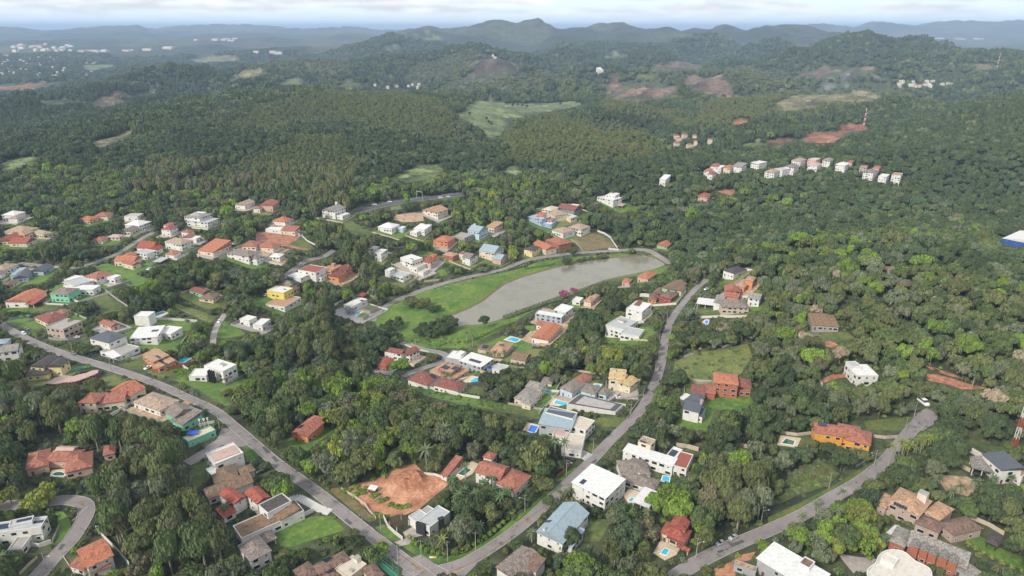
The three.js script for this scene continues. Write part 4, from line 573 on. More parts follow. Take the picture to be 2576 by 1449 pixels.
house('e', 'gabled_house', 'white gabled house cut by the left edge below the street', [[[-60, 655, 170, 622, 215, 555], 7, 'gable', 'lgrey', 'white', { r: 'x' }], [[-40, 560, 60, 555, 90, 510], 6, 'hip', 'blue', 'white']]);
/* --- upper left */
house('i', 'tiled_house', 'large beige house with pinkish roofs near the left edge', [[[95, 392, 215, 425, 340, 362], 5, 'hip', 'beige', 'cream'], [[345, 400, 430, 432, 508, 408], 4.5, 'hip', 'beige', 'cream'], [[150, 430, 250, 440, 300, 400], 5.5, 'hip', 'tan', 'cream']]);
house('i', 'tiled_house', 'cream house with two red tiled roofs at the left edge', [[[20, 482, 150, 502, 190, 452], 4, 'gable', 'red', 'cream'], [[145, 502, 272, 520, 312, 478], 4, 'gable', 'red', 'cream']]);
house('i', 'small_house', 'far house with rounded terracotta roof in the upper left trees', [[[822, 268, 900, 288, 952, 258], 4.5, 'hip', 'orange', 'pink']]);
house('i', 'small_house', 'far terracotta roofed house behind the rounded roof', [[[972, 240, 1090, 246, 1108, 214], 5, 'hip', 'terra', 'cream']]);
house('i', 'small_house', 'white two storey house on the upper left slope', [[[1302, 322, 1400, 346, 1472, 302], 6.5, 'hip', 'white', 'white']]);
house('i', 'small_house', 'cream house with dark grey roof below the white house', [[[1225, 388, 1310, 398, 1390, 358], 4.5, 'gable', 'grey', 'cream']]);
house('i', 'small_house', 'narrow white house with red stepped roofs', [[[1658, 368, 1712, 382, 1752, 345], 7, 'hip', 'red', 'white'], [[1660, 330, 1700, 338, 1745, 312], 9, 'hip', 'terra', 'white']]);
house('i', 'mansion', 'big white tiered mansion on the upper left', [[[1862, 248, 1990, 272, 2125, 215], 9.5, 'hip', 'lgrey', 'white', { p: 0.2 }], [[1838, 295, 2100, 318, 2248, 262], 5.6, 'slab', 'lgrey', 'white'], [[1950, 220, 2010, 235, 2040, 205], 11, 'flat', 'white', 'white']]);
house('i', 'small_house', 'tiny white house with terracotta roof below the mansion', [[[1843, 396, 1892, 410, 1932, 388], 5, 'hip', 'terra', 'white']]);
house('i', 'small_house', 'white house with red roof gable beside the hedge', [[[1858, 452, 1920, 462, 1940, 432], 5, 'gable', 'terra', 'white'], [[1920, 460, 1975, 475, 1998, 448], 4.5, 'flat', 'white', 'white']]);
house('i', 'small_house', 'beige two storey house with pale hip roofs', [[[1708, 492, 1822, 535, 1892, 492], 7, 'hip', 'beige', 'white']]);
house('i', 'gabled_house', 'steep red roofed house with several gables', [[[1408, 552, 1530, 580, 1600, 540], 5.5, 'gable', 'red', 'white', { p: 0.8 }], [[1510, 580, 1560, 592, 1618, 560], 5, 'gable', 'red', 'white', { p: 0.7 }]]);
house('i', 'modern_house', 'white house with glass bay below the steep red roofs', [[[1382, 602, 1472, 630, 1545, 592], 6, 'flat', 'lgrey', 'white', { dark: 1 }]]);
house('i', 'tiled_house', 'L shaped house with orange terracotta roofs beside the green lot', [[[1150, 690, 1345, 695, 1422, 650], 5, 'gable', 'orange', 'cream'], [[1238, 708, 1330, 738, 1405, 712], 4.5, 'gable', 'terra', 'cream', { r: 'x' }], [[1230, 650, 1300, 665, 1360, 615], 5.5, 'hip', 'orange', 'cream']]);
house('i', 'shelter', 'long grey white metal shelter roof', [[[1545, 697, 1615, 705, 1692, 660], 3, 'slab', 'lgrey', 'wood', { open: 1 }]]);
house('i', 'small_house', 'small bright terracotta roof beside the shelter', [[[1688, 622, 1750, 635, 1792, 600], 3.5, 'hip', 'orange', 'white']]);
house('i', 'small_house', 'plain orange roofed house below the building site', [[[2090, 575, 2142, 622, 2228, 545], 4, 'shed', 'orange', 'cream', { p: 0.2 }]]);
house('i', 'long_house', 'long white house with dark grey hip roof', [[[2305, 612, 2500, 655, 2600, 605], 6, 'hip', 'grey', 'white', { win: 6 }], [[2480, 660, 2580, 670, 2640, 640], 6, 'hip', 'grey', 'white']]);
house('i', 'long_house', 'blue grey metal roofs with long ramp roof at the left edge', [[[70, 868, 112, 872, 290, 735], 4, 'shed', 'blue', 'sky', { p: 0.02 }], [[155, 862, 285, 858, 300, 800], 4, 'gable', 'slate', 'blue'], [[290, 795, 430, 795, 545, 745], 4, 'gable', 'slate', 'bluegrey']]);
house('i', 'small_house', 'white hip roofed house cut by the left edge', [[[-50, 775, 40, 795, 135, 732], 4.5, 'hip', 'beige', 'white'], [[-60, 825, 20, 830, 50, 795], 4, 'hip', 'grey', 'white']]);
house('i', 'small_house', 'flat brown roofed house at the left edge', [[[10, 938, 100, 935, 200, 885], 3.5, 'hip', 'thatch', 'cream']]);
house('i', 'tiled_house', 'white house with weathered red hip roof below the green lot', [[[842, 845, 970, 868, 1142, 820], 6, 'hip', 'terra', 'white'], [[1090, 850, 1150, 870, 1188, 840], 5, 'flat', 'white', 'white']]);
house('i', 'modern_house', 'wide white flat roofed house beside the mint house', [[[618, 905, 742, 942, 945, 888], 6, 'flat', 'lgrey', 'white', { dark: 1 }], [[640, 880, 740, 890, 850, 845], 5, 'flat', 'white', 'white'], [[740, 965, 945, 990, 950, 950], 5, 'slab', 'white', 'white']]);
house('i', 'small_house', 'low house with brown roof hidden in the left trees', [[[1905, 988, 2035, 1025, 2128, 992], 3.6, 'gable', 'maroon', 'mint', { r: 'x' }], [[2038, 1062, 2150, 1082, 2172, 1030], 3.4, 'hip', 'thatch', 'cream']]);
house('i', 'small_house', 'far beige roofed house above the mansion garden', [[[2372, 128, 2450, 142, 2555, 92], 5, 'gable', 'beige', 'white']]);
house('i', 'small_house', 'far white house in trees at the upper left edge', [[[65, 225, 150, 240, 205, 205], 6, 'hip', 'white', 'white'], [[110, 260, 170, 268, 200, 245], 5, 'hip', 'beige', 'white']]);
house('i', 'small_house', 'flat grey roofed house among upper left trees', [[[1280, 240, 1390, 250, 1410, 220], 5, 'flat', 'lgrey', 'white']]);
house('i', 'small_house', 'low terracotta roofs beside the upper left street', [[[930, 485, 1030, 490, 1090, 455], 3.5, 'hip', 'terra', 'cream'], [[1090, 450, 1200, 455, 1240, 432], 3.5, 'hip', 'pink', 'cream']]);
/* --- middle */
house('j', 'small_house', 'pinkish two storey house with terracotta roof at the upper middle', [[[45, 132, 170, 140, 218, 98], 7, 'gable', 'terra', 'pink'], [[0, 160, 40, 170, 70, 140], 5, 'hip', 'terra', 'white']]);
house('j', 'small_house', 'white house with bright orange hip roof above the building site', [[[160, 290, 290, 302, 382, 262], 4, 'hip', 'orange', 'white']]);
house('j', 'white_house', 'tall white gabled house with tower below the highway', [[[692, 178, 795, 202, 872, 158], 8.5, 'gable', 'lgrey', 'white', { box: [[815, 150, 2.5, 2.5, 3, 'white', 'tower']] }], [[795, 222, 872, 245, 912, 215], 4.4, 'flat', 'white', 'white']]);
house('j', 'long_house', 'low long white house with terracotta end at the building site', [[[112, 368, 260, 385, 285, 360], 4, 'flat', 'white', 'white'], [[250, 385, 390, 395, 438, 362], 4.4, 'shed', 'terra', 'cream', { p: 0.15 }]]);
house('j', 'long_house', 'long low house with faded terracotta roofs below the building site', [[[-20, 548, 170, 562, 262, 522], 4, 'hip', 'terra', 'cream'], [[-120, 540, 0, 550, 40, 500], 4, 'hip', 'terra', 'cream']]);
house('j', 'small_house', 'small white hip roofed pavilion beside a round pool', [[[148, 648, 240, 658, 268, 625], 3.4, 'hip', 'white', 'white']]);
house('j', 'parapet_house', 'white walled house with sunken dark red roof', [[[455, 778, 602, 820, 684, 760], 7.4, 'flat', 'redflat', 'white', { win: 3 }], [[335, 842, 450, 875, 510, 832], 3, 'flat', 'white', 'white'], [[600, 850, 660, 865, 708, 820], 4, 'flat', 'concrete', 'white']]);
house('j', 'orange_house', 'orange house with dark red roofs and roof terrace', [[[688, 772, 760, 802, 825, 740], 7, 'flat', 'tan', 'coral', { box: [[780, 740, 3, 3, 2.4, 'coral', 'tower']] }], [[752, 835, 832, 862, 890, 812], 5, 'gable', 'maroon', 'coral'], [[825, 772, 905, 795, 942, 755], 6.6, 'gable', 'maroon', 'coral', { box: [[930, 760, 1, 1, 1.6, 'coral']] }]]);
house('j', 'pink_house', 'pink house with brown roof and solar panels behind the yellow house', [[[243, 928, 330, 962, 415, 918], 7.4, 'gable', 'grey', 'pink', { r: 'x', sp: [[372, 935, 4, 2]] }]]);
house('j', 'yellow_house', 'yellow three storey house on a tall white base', [[[110, 985, 278, 1015, 372, 965], 8.6, 'flat', 'white', 'yellow', { sp: [[290, 975, 3, 1]], win: 4 }], [[120, 1125, 290, 1165, 425, 1062], 3.8, 'flat', 'tan', 'white', { win: 4 }]]);
house('j', 'modern_house', 'low white modern house with green roof beside the lake road bend', [[[868, 1135, 965, 1150, 1130, 1075], 4.6, 'flat', 'white', 'white', { sp: [[1070, 1090, 4, 2]] }], [[1082, 1178, 1150, 1202, 1212, 1152], 3, 'flat', 'grass', 'concrete', { blind: 1 }], [[1035, 1252, 1082, 1272, 1108, 1225], 2.6, 'flat', 'grass', 'concrete', { blind: 1 }], [[900, 1195, 950, 1205, 1010, 1175], 3.2, 'slab', 'slate', 'white', { open: 1 }]]);
house('j', 'white_house', 'white house with balconies half hidden by dark trees', [[[1200, 612, 1260, 622, 1312, 578], 7.5, 'flat', 'white', 'white', { dark: 1 }], [[1150, 570, 1200, 580, 1230, 550], 6, 'hip', 'lgrey', 'white']]);
house('j', 'terraced_house', 'white stepped house with glass balconies above the lake', [[[1472, 655, 1570, 700, 1658, 662], 8.4, 'flat', 'white', 'white', { dark: 1, sp: [[1570, 672, 5, 1]] }], [[1555, 745, 1622, 765, 1702, 720], 5, 'flat', 'cream', 'white', { dark: 1 }], [[1620, 802, 1680, 806, 1755, 772], 3, 'flat', 'cream', 'white']]);
house('j', 'tiled_house', 'small house with bright red roofs beside the stepped white house', [[[1682, 692, 1762, 715, 1818, 650], 5.6, 'hip', 'red', 'beige'], [[1740, 650, 1790, 655, 1818, 625], 6.6, 'hip', 'orange', 'beige']]);
house('j', 'small_house', 'low house with brown pyramid roof above the lake road', [[[1885, 628, 1980, 648, 2032, 620], 4.4, 'hip', 'tan', 'brick']]);
house('j', 'modern_house', 'small white house with lookout tower in the dark trees', [[[1318, 782, 1350, 797, 1374, 768], 6.6, 'flat', 'white', 'white'], [[1350, 828, 1480, 855, 1562, 815], 4.2, 'flat', 'lgrey', 'white', { dark: 1 }]]);
house('j', 'tiled_house', 'big orange house with broad terracotta hip roof', [[[1792, 492, 1920, 515, 1998, 450], 5.4, 'hip', 'orange', 'coral']]);
house('j', 'unfinished_house', 'grey concrete house shell beside the pale blue house', [[[1990, 440, 2100, 470, 2165, 425], 5, 'flat', 'concrete', 'concrete', { dark: 1 }]]);
house('j', 'pale_blue_house', 'pale blue three storey house with chimney above the trees', [[[2138, 380, 2245, 402, 2328, 362], 8, 'gable', 'blue', 'sky', { r: 'x', box: [[2165, 345, 2.2, 1.8, 2, 'white']] }]]);
house('j', 'small_house', 'beige sloping roofed house right of the pale blue house', [[[2312, 348, 2395, 362, 2490, 332], 5, 'shed', 'tan', 'cream', { p: 0.2 }]]);
house('j', 'metal_roofed_house', 'beige house with blue grey roofs above the lake road', [[[2262, 585, 2400, 615, 2478, 558], 7.6, 'gable', 'blue', 'cream', { r: 'x' }], [[2390, 668, 2465, 685, 2520, 640], 5, 'gable', 'blue', 'pink', { r: 'x' }]]);
house('j', 'small_house', 'white house with grey roof and balcony beside the metal roof', [[[2078, 655, 2152, 670, 2226, 630], 7, 'gable', 'grey', 'white', { r: 'x' }], [[2040, 625, 2100, 632, 2135, 605], 5, 'flat', 'redflat', 'white']]);
house('j', 'small_house', 'white flat house in the trees below the earth ground', [[[1255, 345, 1370, 370, 1415, 330], 5, 'hip', 'white', 'white'], [[1430, 360, 1480, 368, 1500, 345], 4, 'flat', 'white', 'sky']]);
house('j', 'small_house', 'white roofed house below the pale earth ground', [[[1612, 365, 1700, 385, 1742, 345], 5, 'shed', 'white', 'white', { p: 0.1 }], [[1565, 395, 1620, 410, 1660, 380], 4, 'flat', 'white', 'white']]);
house('j', 'hall', 'hall with curved tan roof beside the earth ground', [[[1755, 185, 1800, 232, 1852, 165], 6, 'gable', 'tan', 'pale', { r: 'z', p: 0.3 }]]);
house('j', 'small_house', 'tiny dark red roofed hut above the lake road bend', [[[1035, 1040, 1080, 1052, 1112, 1020], 3, 'hip', 'red', 'brick']]);
/* --- above the lake */
house('k', 'blue_house', 'light blue house with orange domed roof and blue terraces', [[[188, 252, 290, 292, 362, 240], 6, 'flat', 'lgrey', 'blue'], [[245, 245, 320, 248, 350, 210], 7.6, 'hip', 'orange', 'sky'], [[318, 312, 400, 325, 442, 285], 4, 'flat', 'white', 'blue'], [[360, 285, 400, 292, 432, 268], 5.6, 'hip', 'orange', 'blue']]);
house('k', 'tiled_house', 'large house with pinkish beige roofs behind the blue house', [[[288, 195, 400, 245, 600, 215], 5, 'hip', 'beige', 'cream'], [[290, 180, 380, 195, 480, 150], 5.5, 'hip', 'cream', 'cream'], [[500, 235, 590, 265, 650, 250], 4, 'shed', 'cream', 'cream', { p: 0.1 }]]);
house('k', 'gabled_house', 'dark teal house with brown roof at the forest edge', [[[472, 162, 612, 200, 694, 152], 6, 'gable', 'maroon', 'teal', { r: 'x' }], [[560, 145, 640, 155, 680, 125], 7, 'flat', 'white', 'pink']]);
house('k', 'white_villa', 'white villa with pale roofs on the bare hillside', [[[412, 385, 500, 425, 622, 380], 5, 'hip', 'beige', 'white'], [[585, 355, 690, 390, 768, 342], 6.6, 'hip', 'beige', 'white', { dark: 1 }]]);
house('k', 'brick_house', 'red brick two storey house with terracotta roof above the lake', [[[342, 482, 470, 535, 598, 502], 6.4, 'hip', 'terra', 'brick', { box: [[420, 480, 1, 1, 1.8, 'brick']] }]]);
house('k', 'tiled_house', 'cream house with orange red gables beside the lake road', [[[225, 515, 345, 590, 432, 562], 5, 'gable', 'orange', 'cream', { r: 'x' }]]);
house('k', 'tiled_house', 'beige house with dark grey roof above the lake road', [[[140, 572, 205, 595, 268, 555], 7, 'hip', 'dark', 'lemon']]);
house('k', 'tiled_house', 'pale house with orange hip roof on the near lake shore', [[[1268, 850, 1370, 875, 1452, 820], 5, 'hip', 'orange', 'pink']]);
house('k', 'small_house', 'small terracotta roof in trees beside the near shore', [[[1112, 900, 1180, 912, 1205, 878], 4, 'hip', 'orange', 'pink']]);
house('k', 'green_house', 'green house with weathered brown gables near the hill road', [[[1525, 958, 1640, 995, 1745, 920], 6, 'gable', 'thatch', 'green', { r: 'z' }], [[1640, 985, 1700, 995, 1758, 960], 4, 'gable', 'thatch', 'cream']]);
house('k', 'maroon_house', 'dark red walled house with grey roof near the hill road', [[[1415, 1012, 1500, 1025, 1550, 980], 6, 'gable', 'brown', 'maroon'], [[1485, 1045, 1600, 1072, 1674, 1018], 4.6, 'hip', 'brown', 'maroon'], [[1372, 1070, 1450, 1085, 1480, 1050], 3.6, 'hip', 'brown', 'coral']]);
house('k', 'tall_white_house', 'tall plain white house with red gable behind', [[[1184, 1168, 1320, 1218, 1372, 1128], 9, 'flat', 'white', 'white', { dark: 1, win: 2 }], [[1185, 1145, 1290, 1150, 1360, 1110], 8.4, 'gable', 'maroon', 'white', { blind: 1 }]]);
house('g', 'cube_house', 'large white cubic house with stepped flat roofs', [[[943, 368, 1122, 422, 1268, 330], 8.4, 'flat', 'lgrey', 'white', { box: [[1105, 335, 5, 4, 1.4, 'white', 'roof_room']], dark: 1 }], [[1105, 448, 1285, 492, 1320, 420], 5, 'flat', 'lgrey', 'white', { dark: 1 }]]);
house('g', 'blue_grey_house', 'long blue grey house beside the near lake shore', [[[235, 255, 500, 300, 530, 262], 6, 'flat', 'white', 'bluegrey', { win: 5, dark: 1 }], [[428, 215, 540, 245, 615, 195], 7, 'shed', 'white', 'white', { p: 0.05 }]]);
house('k', 'small_house', 'small white flat house near the purple tree', [[[602, 1085, 680, 1095, 724, 1062], 4.4, 'flat', 'white', 'white']]);
house('k', 'tiled_house', 'tan tiled house right of the purple tree', [[[715, 1095, 790, 1105, 865, 1055], 4.4, 'hip', 'tan', 'cream'], [[790, 1055, 840, 1065, 890, 1035], 5, 'hip', 'beige', 'cream']]);
house('k', 'tiled_house', 'wide beige house with grey roofs and white carport on the hill road', [[[1860, 1120, 2030, 1140, 2045, 1080], 3.6, 'slab', 'white', 'white', { open: 1 }], [[2105, 1158, 2375, 1165, 2350, 1085], 5.2, 'hip', 'grey', 'beige'], [[2030, 1110, 2110, 1120, 2150, 1060], 5.6, 'shed', 'lgrey', 'white', { p: 0.1 }]]);
house('k', 'tiled_house', 'reddish house with stepped brown red roofs on the hill', [[[2138, 992, 2290, 1000, 2300, 950], 6, 'gable', 'terra', 'coral'], [[2138, 1042, 2275, 1062, 2295, 1025], 4.6, 'gable', 'terra', 'coral']]);
house('k', 'tiled_house', 'orange house with tan roofs in the hilltop trees', [[[2238, 935, 2335, 955, 2420, 895], 4.4, 'hip', 'tan', 'coral'], [[2345, 880, 2420, 890, 2460, 855], 7, 'hip', 'tan', 'coral']]);
house('k', 'small_house', 'white house with grey gable right of the carport house', [[[2378, 1060, 2490, 1082, 2525, 1035], 6, 'gable', 'lgrey', 'white', { r: 'x' }]]);
house('k', 'tiled_house', 'white house with dark brown hip roof deep in the hilltop trees', [[[2122, 785, 2230, 815, 2360, 775], 5, 'hip', 'dark', 'white']]);
house('k', 'white_villa', 'white tiered villa rising from the forest behind the lake', [[[868, 55, 1000, 95, 1095, 50], 7, 'flat', 'white', 'white', { dark: 1 }], [[955, 28, 1040, 42, 1075, 12], 10, 'flat', 'white', 'white'], [[1060, 135, 1110, 142, 1140, 118], 3, 'slab', 'pink', 'pink', { open: 1 }]]);
house('k', 'small_house', 'pinkish two storey house with red roof in the forest', [[[1876, 42, 1965, 55, 1995, 15], 7.4, 'hip', 'red', 'pink']]);
house('k', 'small_house', 'low green walled house with orange roof behind the dam', [[[1458, 532, 1560, 548, 1612, 512], 3.4, 'gable', 'orange', 'green']]);
/* --- centre right */
house('g', 'tiled_house', 'white house with long bright orange roof near the pool lawn', [[[205, 492, 368, 528, 492, 385], 4.6, 'gable', 'orange', 'white', { r: 'z', p: 0.3 }], [[245, 368, 340, 392, 400, 352], 4, 'gable', 'terra', 'white', { r: 'x' }]]);
house('g', 'thatched_house', 'house with brown weathered roofs beside the dark hedge', [[[-10, 705, 132, 735, 188, 668], 4.4, 'gable', 'thatch', 'beige', { r: 'x' }], [[-205, 630, -70, 662, 0, 560], 4.6, 'hip', 'tan', 'beige', { sp: [[-110, 600, 3, 2]] }], [[-335, 605, -225, 632, -195, 590], 3.4, 'hip', 'thatch', 'beige', { sp: [[-270, 605, 4, 2]] }]]);
house('g', 'small_house', 'small house with terracotta hip roof behind the round pool', [[[608, 918, 702, 948, 812, 888], 4, 'hip', 'terra', 'cream']]);
house('g', 'gabled_house', 'cream house with yellowish sloping roofs by the hill road', [[[958, 918, 1108, 915, 1162, 838], 8, 'shed', 'yellow', 'cream', { p: 0.12, box: [[1030, 850, 2, 1.6, 1, 'cream', 'water_tank']] }], [[1085, 948, 1190, 990, 1258, 925], 5.6, 'gable', 'yellow', 'cream', { r: 'z', box: [[1145, 910, 1.6, 1.6, 2, 'coral']] }]]);
house('g', 'tiled_house', 'white two storey house with light grey hip roofs beside the turquoise pool', [[[132, 988, 290, 1018, 348, 962], 7, 'hip', 'lgrey', 'cream'], [[28, 1102, 185, 1152, 298, 1045], 4.6, 'hip', 'lgrey', 'cream'], [[100, 1145, 185, 1175, 255, 1120], 4.4, 'hip', 'lgrey', 'cream']]);
house('g', 'tiled_house', 'pale blue house with linked brown hip roofs', [[[482, 1002, 605, 1045, 745, 958], 5, 'hip', 'grey', 'sky'], [[695, 1032, 835, 1065, 895, 992], 5.8, 'hip', 'grey', 'sky'], [[865, 1052, 945, 1072, 992, 1018], 4.2, 'hip', 'grey', 'sky']]);
house('g', 'small_house', 'low grey roofed shed beside the silver tree', [[[300, 945, 400, 962, 420, 905], 3.2, 'hip', 'grey', 'white']]);
house('g', 'brick_house', 'tall red brick house with orange hip roof right of the road', [[[2042, 948, 2278, 975, 2258, 872], 9, 'hip', 'orange', 'brick', { p: 0.3, win: 3 }], [[2280, 992, 2402, 1002, 2395, 915], 6, 'hip', 'maroon', 'brick'], [[1808, 1062, 1938, 1085, 1935, 1010], 4, 'shed', 'maroon', 'brick', { p: 0.15 }], [[1940, 1052, 2042, 1065, 2045, 1000], 4, 'shed', 'terra', 'brick', { p: 0.15 }]]);
house('g', 'slate_house', 'white house with dark slate grey gables right of the road', [[[1718, 1212, 1875, 1245, 1938, 1150], 7, 'gable', 'slate', 'white', { r: 'x', box: [[1900, 1200, 1.4, 1.4, 2, 'taupe']] }], [[1775, 1112, 1905, 1130, 1948, 1078], 6, 'hip', 'slate', 'white'], [[1860, 1275, 1915, 1290, 1945, 1240], 4.5, 'shed', 'slate', 'white', { p: 0.2 }]]);
house('g', 'small_house', 'small white terrace building beside the slate gables', [[[1668, 1110, 1720, 1128, 1800, 1075], 4, 'flat', 'white', 'white', { dark: 1 }]]);
house('g', 'white_house', 'white house with dark roof panel and pale blue metal roof', [[[268, 1365, 592, 1412, 655, 1270], 7.2, 'shed', 'blue', 'grey', { p: 0.06, win: 4 }], [[335, 1248, 612, 1318, 658, 1252], 8.8, 'flat', 'slate', 'white', { blind: 1 }], [[600, 1385, 745, 1445, 818, 1335], 6.2, 'flat', 'cream', 'white', { dark: 1 }], [[490, 1620, 690, 1640, 742, 1475], 4.4, 'flat', 'cream', 'white'], [[395, 1475, 540, 1500, 600, 1420], 5, 'flat', 'pink', 'white']]);
house('f', 'gabled_house', 'white house with two maroon gable roofs behind the lake park', [[[1308, 628, 1462, 668, 1490, 628], 6, 'gable', 'maroon', 'white', { r: 'x' }], [[1475, 642, 1545, 672, 1638, 622], 6, 'gable', 'maroon', 'white', { r: 'z' }]]);
house('f', 'modern_house', 'grey walled modern house with white roof and solar panels', [[[1925, 692, 2055, 730, 2105, 652], 5.6, 'flat', 'white', 'grey'], [[2050, 728, 2265, 798, 2382, 710], 6.2, 'slab', 'white', 'grey', { sp: [[2205, 735, 9, 2]], dark: 1 }], [[2000, 660, 2060, 675, 2110, 640], 6.6, 'flat', 'white', 'white', { blind: 1 }]]);
house('f', 'tiled_house', 'tan roofed house with red upper storey and solar panels', [[[1728, 832, 1985, 905, 2165, 822], 3.6, 'hip', 'tan', 'pink', { p: 0.2 }], [[1828, 812, 1962, 852, 2068, 790], 6.4, 'flat', 'tan', 'brick', { sp: [[1910, 795, 5, 3], [2010, 805, 5, 3]] }]]);
house('f', 'tiled_house', 'long white house with faded maroon hip roofs', [[[1522, 918, 1722, 975, 1865, 888], 5, 'hip', 'maroon', 'white', { sp: [[1785, 905, 4, 2]], dish: [[1660, 930, 0.7]] }], [[1792, 972, 2032, 1038, 2115, 965], 4.6, 'hip', 'maroon', 'white', { win: 7 }]]);
house('f', 'small_house', 'house with dark red roof in the woods below the lake park', [[[1238, 768, 1315, 790, 1368, 712], 5, 'hip', 'red', 'brick']]);
house('f', 'woodland_house', 'lone terracotta roofed house in the woods above the earth lot', [[[375, 1450, 520, 1495, 665, 1355], 5, 'gable', 'terra', 'coral', { r: 'z', sp: [[455, 1410, 3, 2]] }], [[512, 1332, 605, 1352, 678, 1302], 6.4, 'hip', 'orange', 'coral']]);
house('f', 'modern_house', 'small white flat roofed house left of the tall grove', [[[-15, 360, 65, 378, 125, 315], 5, 'flat', 'white', 'white'], [[-155, 305, -70, 330, -5, 290], 5.4, 'flat', 'white', 'white']]);
house('f', 'pool_house', 'white pool house with round roof tanks', [[[2388, 808, 2500, 838, 2535, 780], 3.6, 'flat', 'lgrey', 'white', { dark: 1 }]]);
house('h', 'rusty_shed', 'grey block shed with rusty corrugated roof on the right slope', [[[455, 365, 722, 390, 645, 285], 4, 'shed', 'rust', 'concrete', { p: 0.08 }]]);
house('h', 'modern_house', 'white flat roofed house on red earth on the right slope', [[[878, 892, 1058, 862, 1008, 755], 7, 'flat', 'white', 'white', { dark: 1 }], [[840, 800, 905, 775, 885, 725], 8.4, 'flat', 'lgrey', 'white', { blind: 1 }]]);
house('D', 'warehouse', 'blue and white warehouse at the right edge', [[[2529, 607, 2610, 630, 2650, 590], 8, 'gable', 'white', 'royal', { r: 'z', p: 0.18, win: 4 }]]);
/* --- the white houses on the far ridge */
for (const [q, h, roof, rc, wc, label] of [
  [[882, 188, 965, 203, 1085, 172], 8, 'flat', 'white', 'white', 'largest white flat house left on the far ridge'], [[712, 228, 805, 243, 862, 203], 6, 'shed', 'lgrey', 'white', 'pale grey sloping roofed house on the far ridge'],
  [[628, 240, 690, 248, 725, 215], 5, 'hip', 'orange', 'cream', 'orange roofed house left on the far ridge'], [[488, 225, 560, 230, 595, 203], 5, 'hip', 'terra', 'white', 'leftmost terracotta roof on the far ridge'],
  [[1032, 280, 1135, 295, 1200, 262], 6, 'hip', 'beige', 'pale', 'beige hip roofed house in front of the ridge cluster'], [[1108, 245, 1230, 272, 1345, 245], 7, 'flat', 'lgrey', 'white', 'wide white house in the middle of the ridge cluster'],
  [[1218, 230, 1340, 248, 1408, 212], 8.5, 'hip', 'grey', 'white', 'grey roofed tall house in the ridge cluster'], [[1288, 165, 1400, 182, 1485, 150], 7, 'hip', 'beige', 'pale', 'beige house at the back of the ridge cluster'],
  [[1465, 155, 1550, 165, 1615, 140], 8, 'flat', 'cream', 'pink', 'pinkish flat house at the back of the ridge cluster'], [[1448, 212, 1560, 222, 1642, 195], 5, 'hip', 'pink', 'pale', 'low pink roofed house in the ridge cluster'],
  [[1752, 210, 1845, 222, 1892, 190], 8.5, 'hip', 'white', 'white', 'white stepped pyramid roofed house on the far ridge'], [[2015, 282, 2125, 295, 2195, 262], 8.5, 'hip', 'grey', 'white', 'grey roofed white house right on the far ridge'],
  [[2118, 245, 2180, 250, 2222, 225], 5, 'hip', 'orange', 'cream', 'small orange roof behind the right ridge houses'], [[2182, 325, 2262, 335, 2305, 300], 8, 'flat', 'white', 'white', 'white flat house second from right on the ridge'],
  [[2315, 315, 2405, 325, 2435, 288], 9, 'flat', 'tan', 'white', 'rightmost white house on the far ridge'], [[1612, 165, 1690, 172, 1745, 145], 6, 'hip', 'lgrey', 'white', 'grey hip roof behind the ridge tree'],
  [[-10, 352, 45, 360, 85, 330], 5, 'shed', 'white', 'white', 'white shed roof left below the ridge'], [[555, 235, 600, 242, 640, 215], 5, 'flat', 'white', 'white', 'small white house between the ridge terracotta roofs'],
  [[1870, 178, 1920, 184, 1945, 165], 5, 'hip', 'terra', 'pink', 'tiny terracotta house behind the ridge houses'], [[1990, 235, 2060, 240, 2090, 212], 3, 'slab', 'tan', 'grey', 'tan canopy right on the far ridge'], [[428, 270, 480, 275, 520, 250], 4, 'hip', 'orange', 'white', 'low orange roofs below the ridge'], [[478, 300, 520, 308, 545, 285], 4, 'hip', 'red', 'white', 'small red roof below the ridge trees'],
]) house('l', 'ridge_house', label, [[q, h + 3, roof, rc, wc === 'pale' ? 'white' : wc, { low: 0.3 }]]);

/* ------------------------------------------------------------------ pools, walls, hedges, steps, markings */
function flatPoly(T, a, lift = 0) { const px = atAll(T, a), m = px.reduce((s, p) => [s[0] + p[0] / px.length, s[1] + p[1] / px.length], [0, 0]); const g = hit(m[0], m[1], 0.3 + lift); let y = g[1]; const w = px.map(p => { const q = onPlane(p[0], p[1], y); return [q[0] - g[0], q[2] - g[2]]; }); keepPoly(px); openGround.push(w.map(p => [p[0] + g[0], p[1] + g[2]])); return { w, g, y }; }
function pool(T, label, water, mat = 'pool', deck) {
  const G = new THREE.Group(), P = flatPoly(T, water); G.position.set(P.g[0], P.y, P.g[2]);
  if (deck) { const D = flatPoly(T, deck); mesh(prism(D.w.map(p => [p[0] + D.g[0] - P.g[0], p[1] + D.g[2] - P.g[2]]), 0, -3), M.deck, 'deck', G); }
  const c = P.w.reduce((s, p) => [s[0] + p[0] / P.w.length, s[1] + p[1] / P.w.length], [0, 0]), out = k => P.w.map(p => { const l = Math.hypot(p[0] - c[0], p[1] - c[1]); return [c[0] + (p[0] - c[0]) * (1 + k / l), c[1] + (p[1] - c[1]) * (1 + k / l)]; });
  mesh(prism(out(0.5), 0.06, -3), M.white, 'rim', G); mesh(prism(P.w, 0.09, -1), M[mat], 'water', G);
  put(G, 'swimming_pool', label, 'pool');
}
pool('b', 'dark green pool beside the weathered terracotta house', [2030, 422, 2092, 442, 2168, 380, 2112, 358], 'poolGreen', [1975, 410, 2060, 480, 2180, 420, 2240, 320, 2170, 290]);
pool('a', 'curved green pool in the courtyard of the pink house', [520, 430, 560, 405, 610, 400, 650, 415, 640, 440, 560, 440], 'poolGreen', [500, 445, 520, 380, 670, 370, 680, 430, 640, 450]);
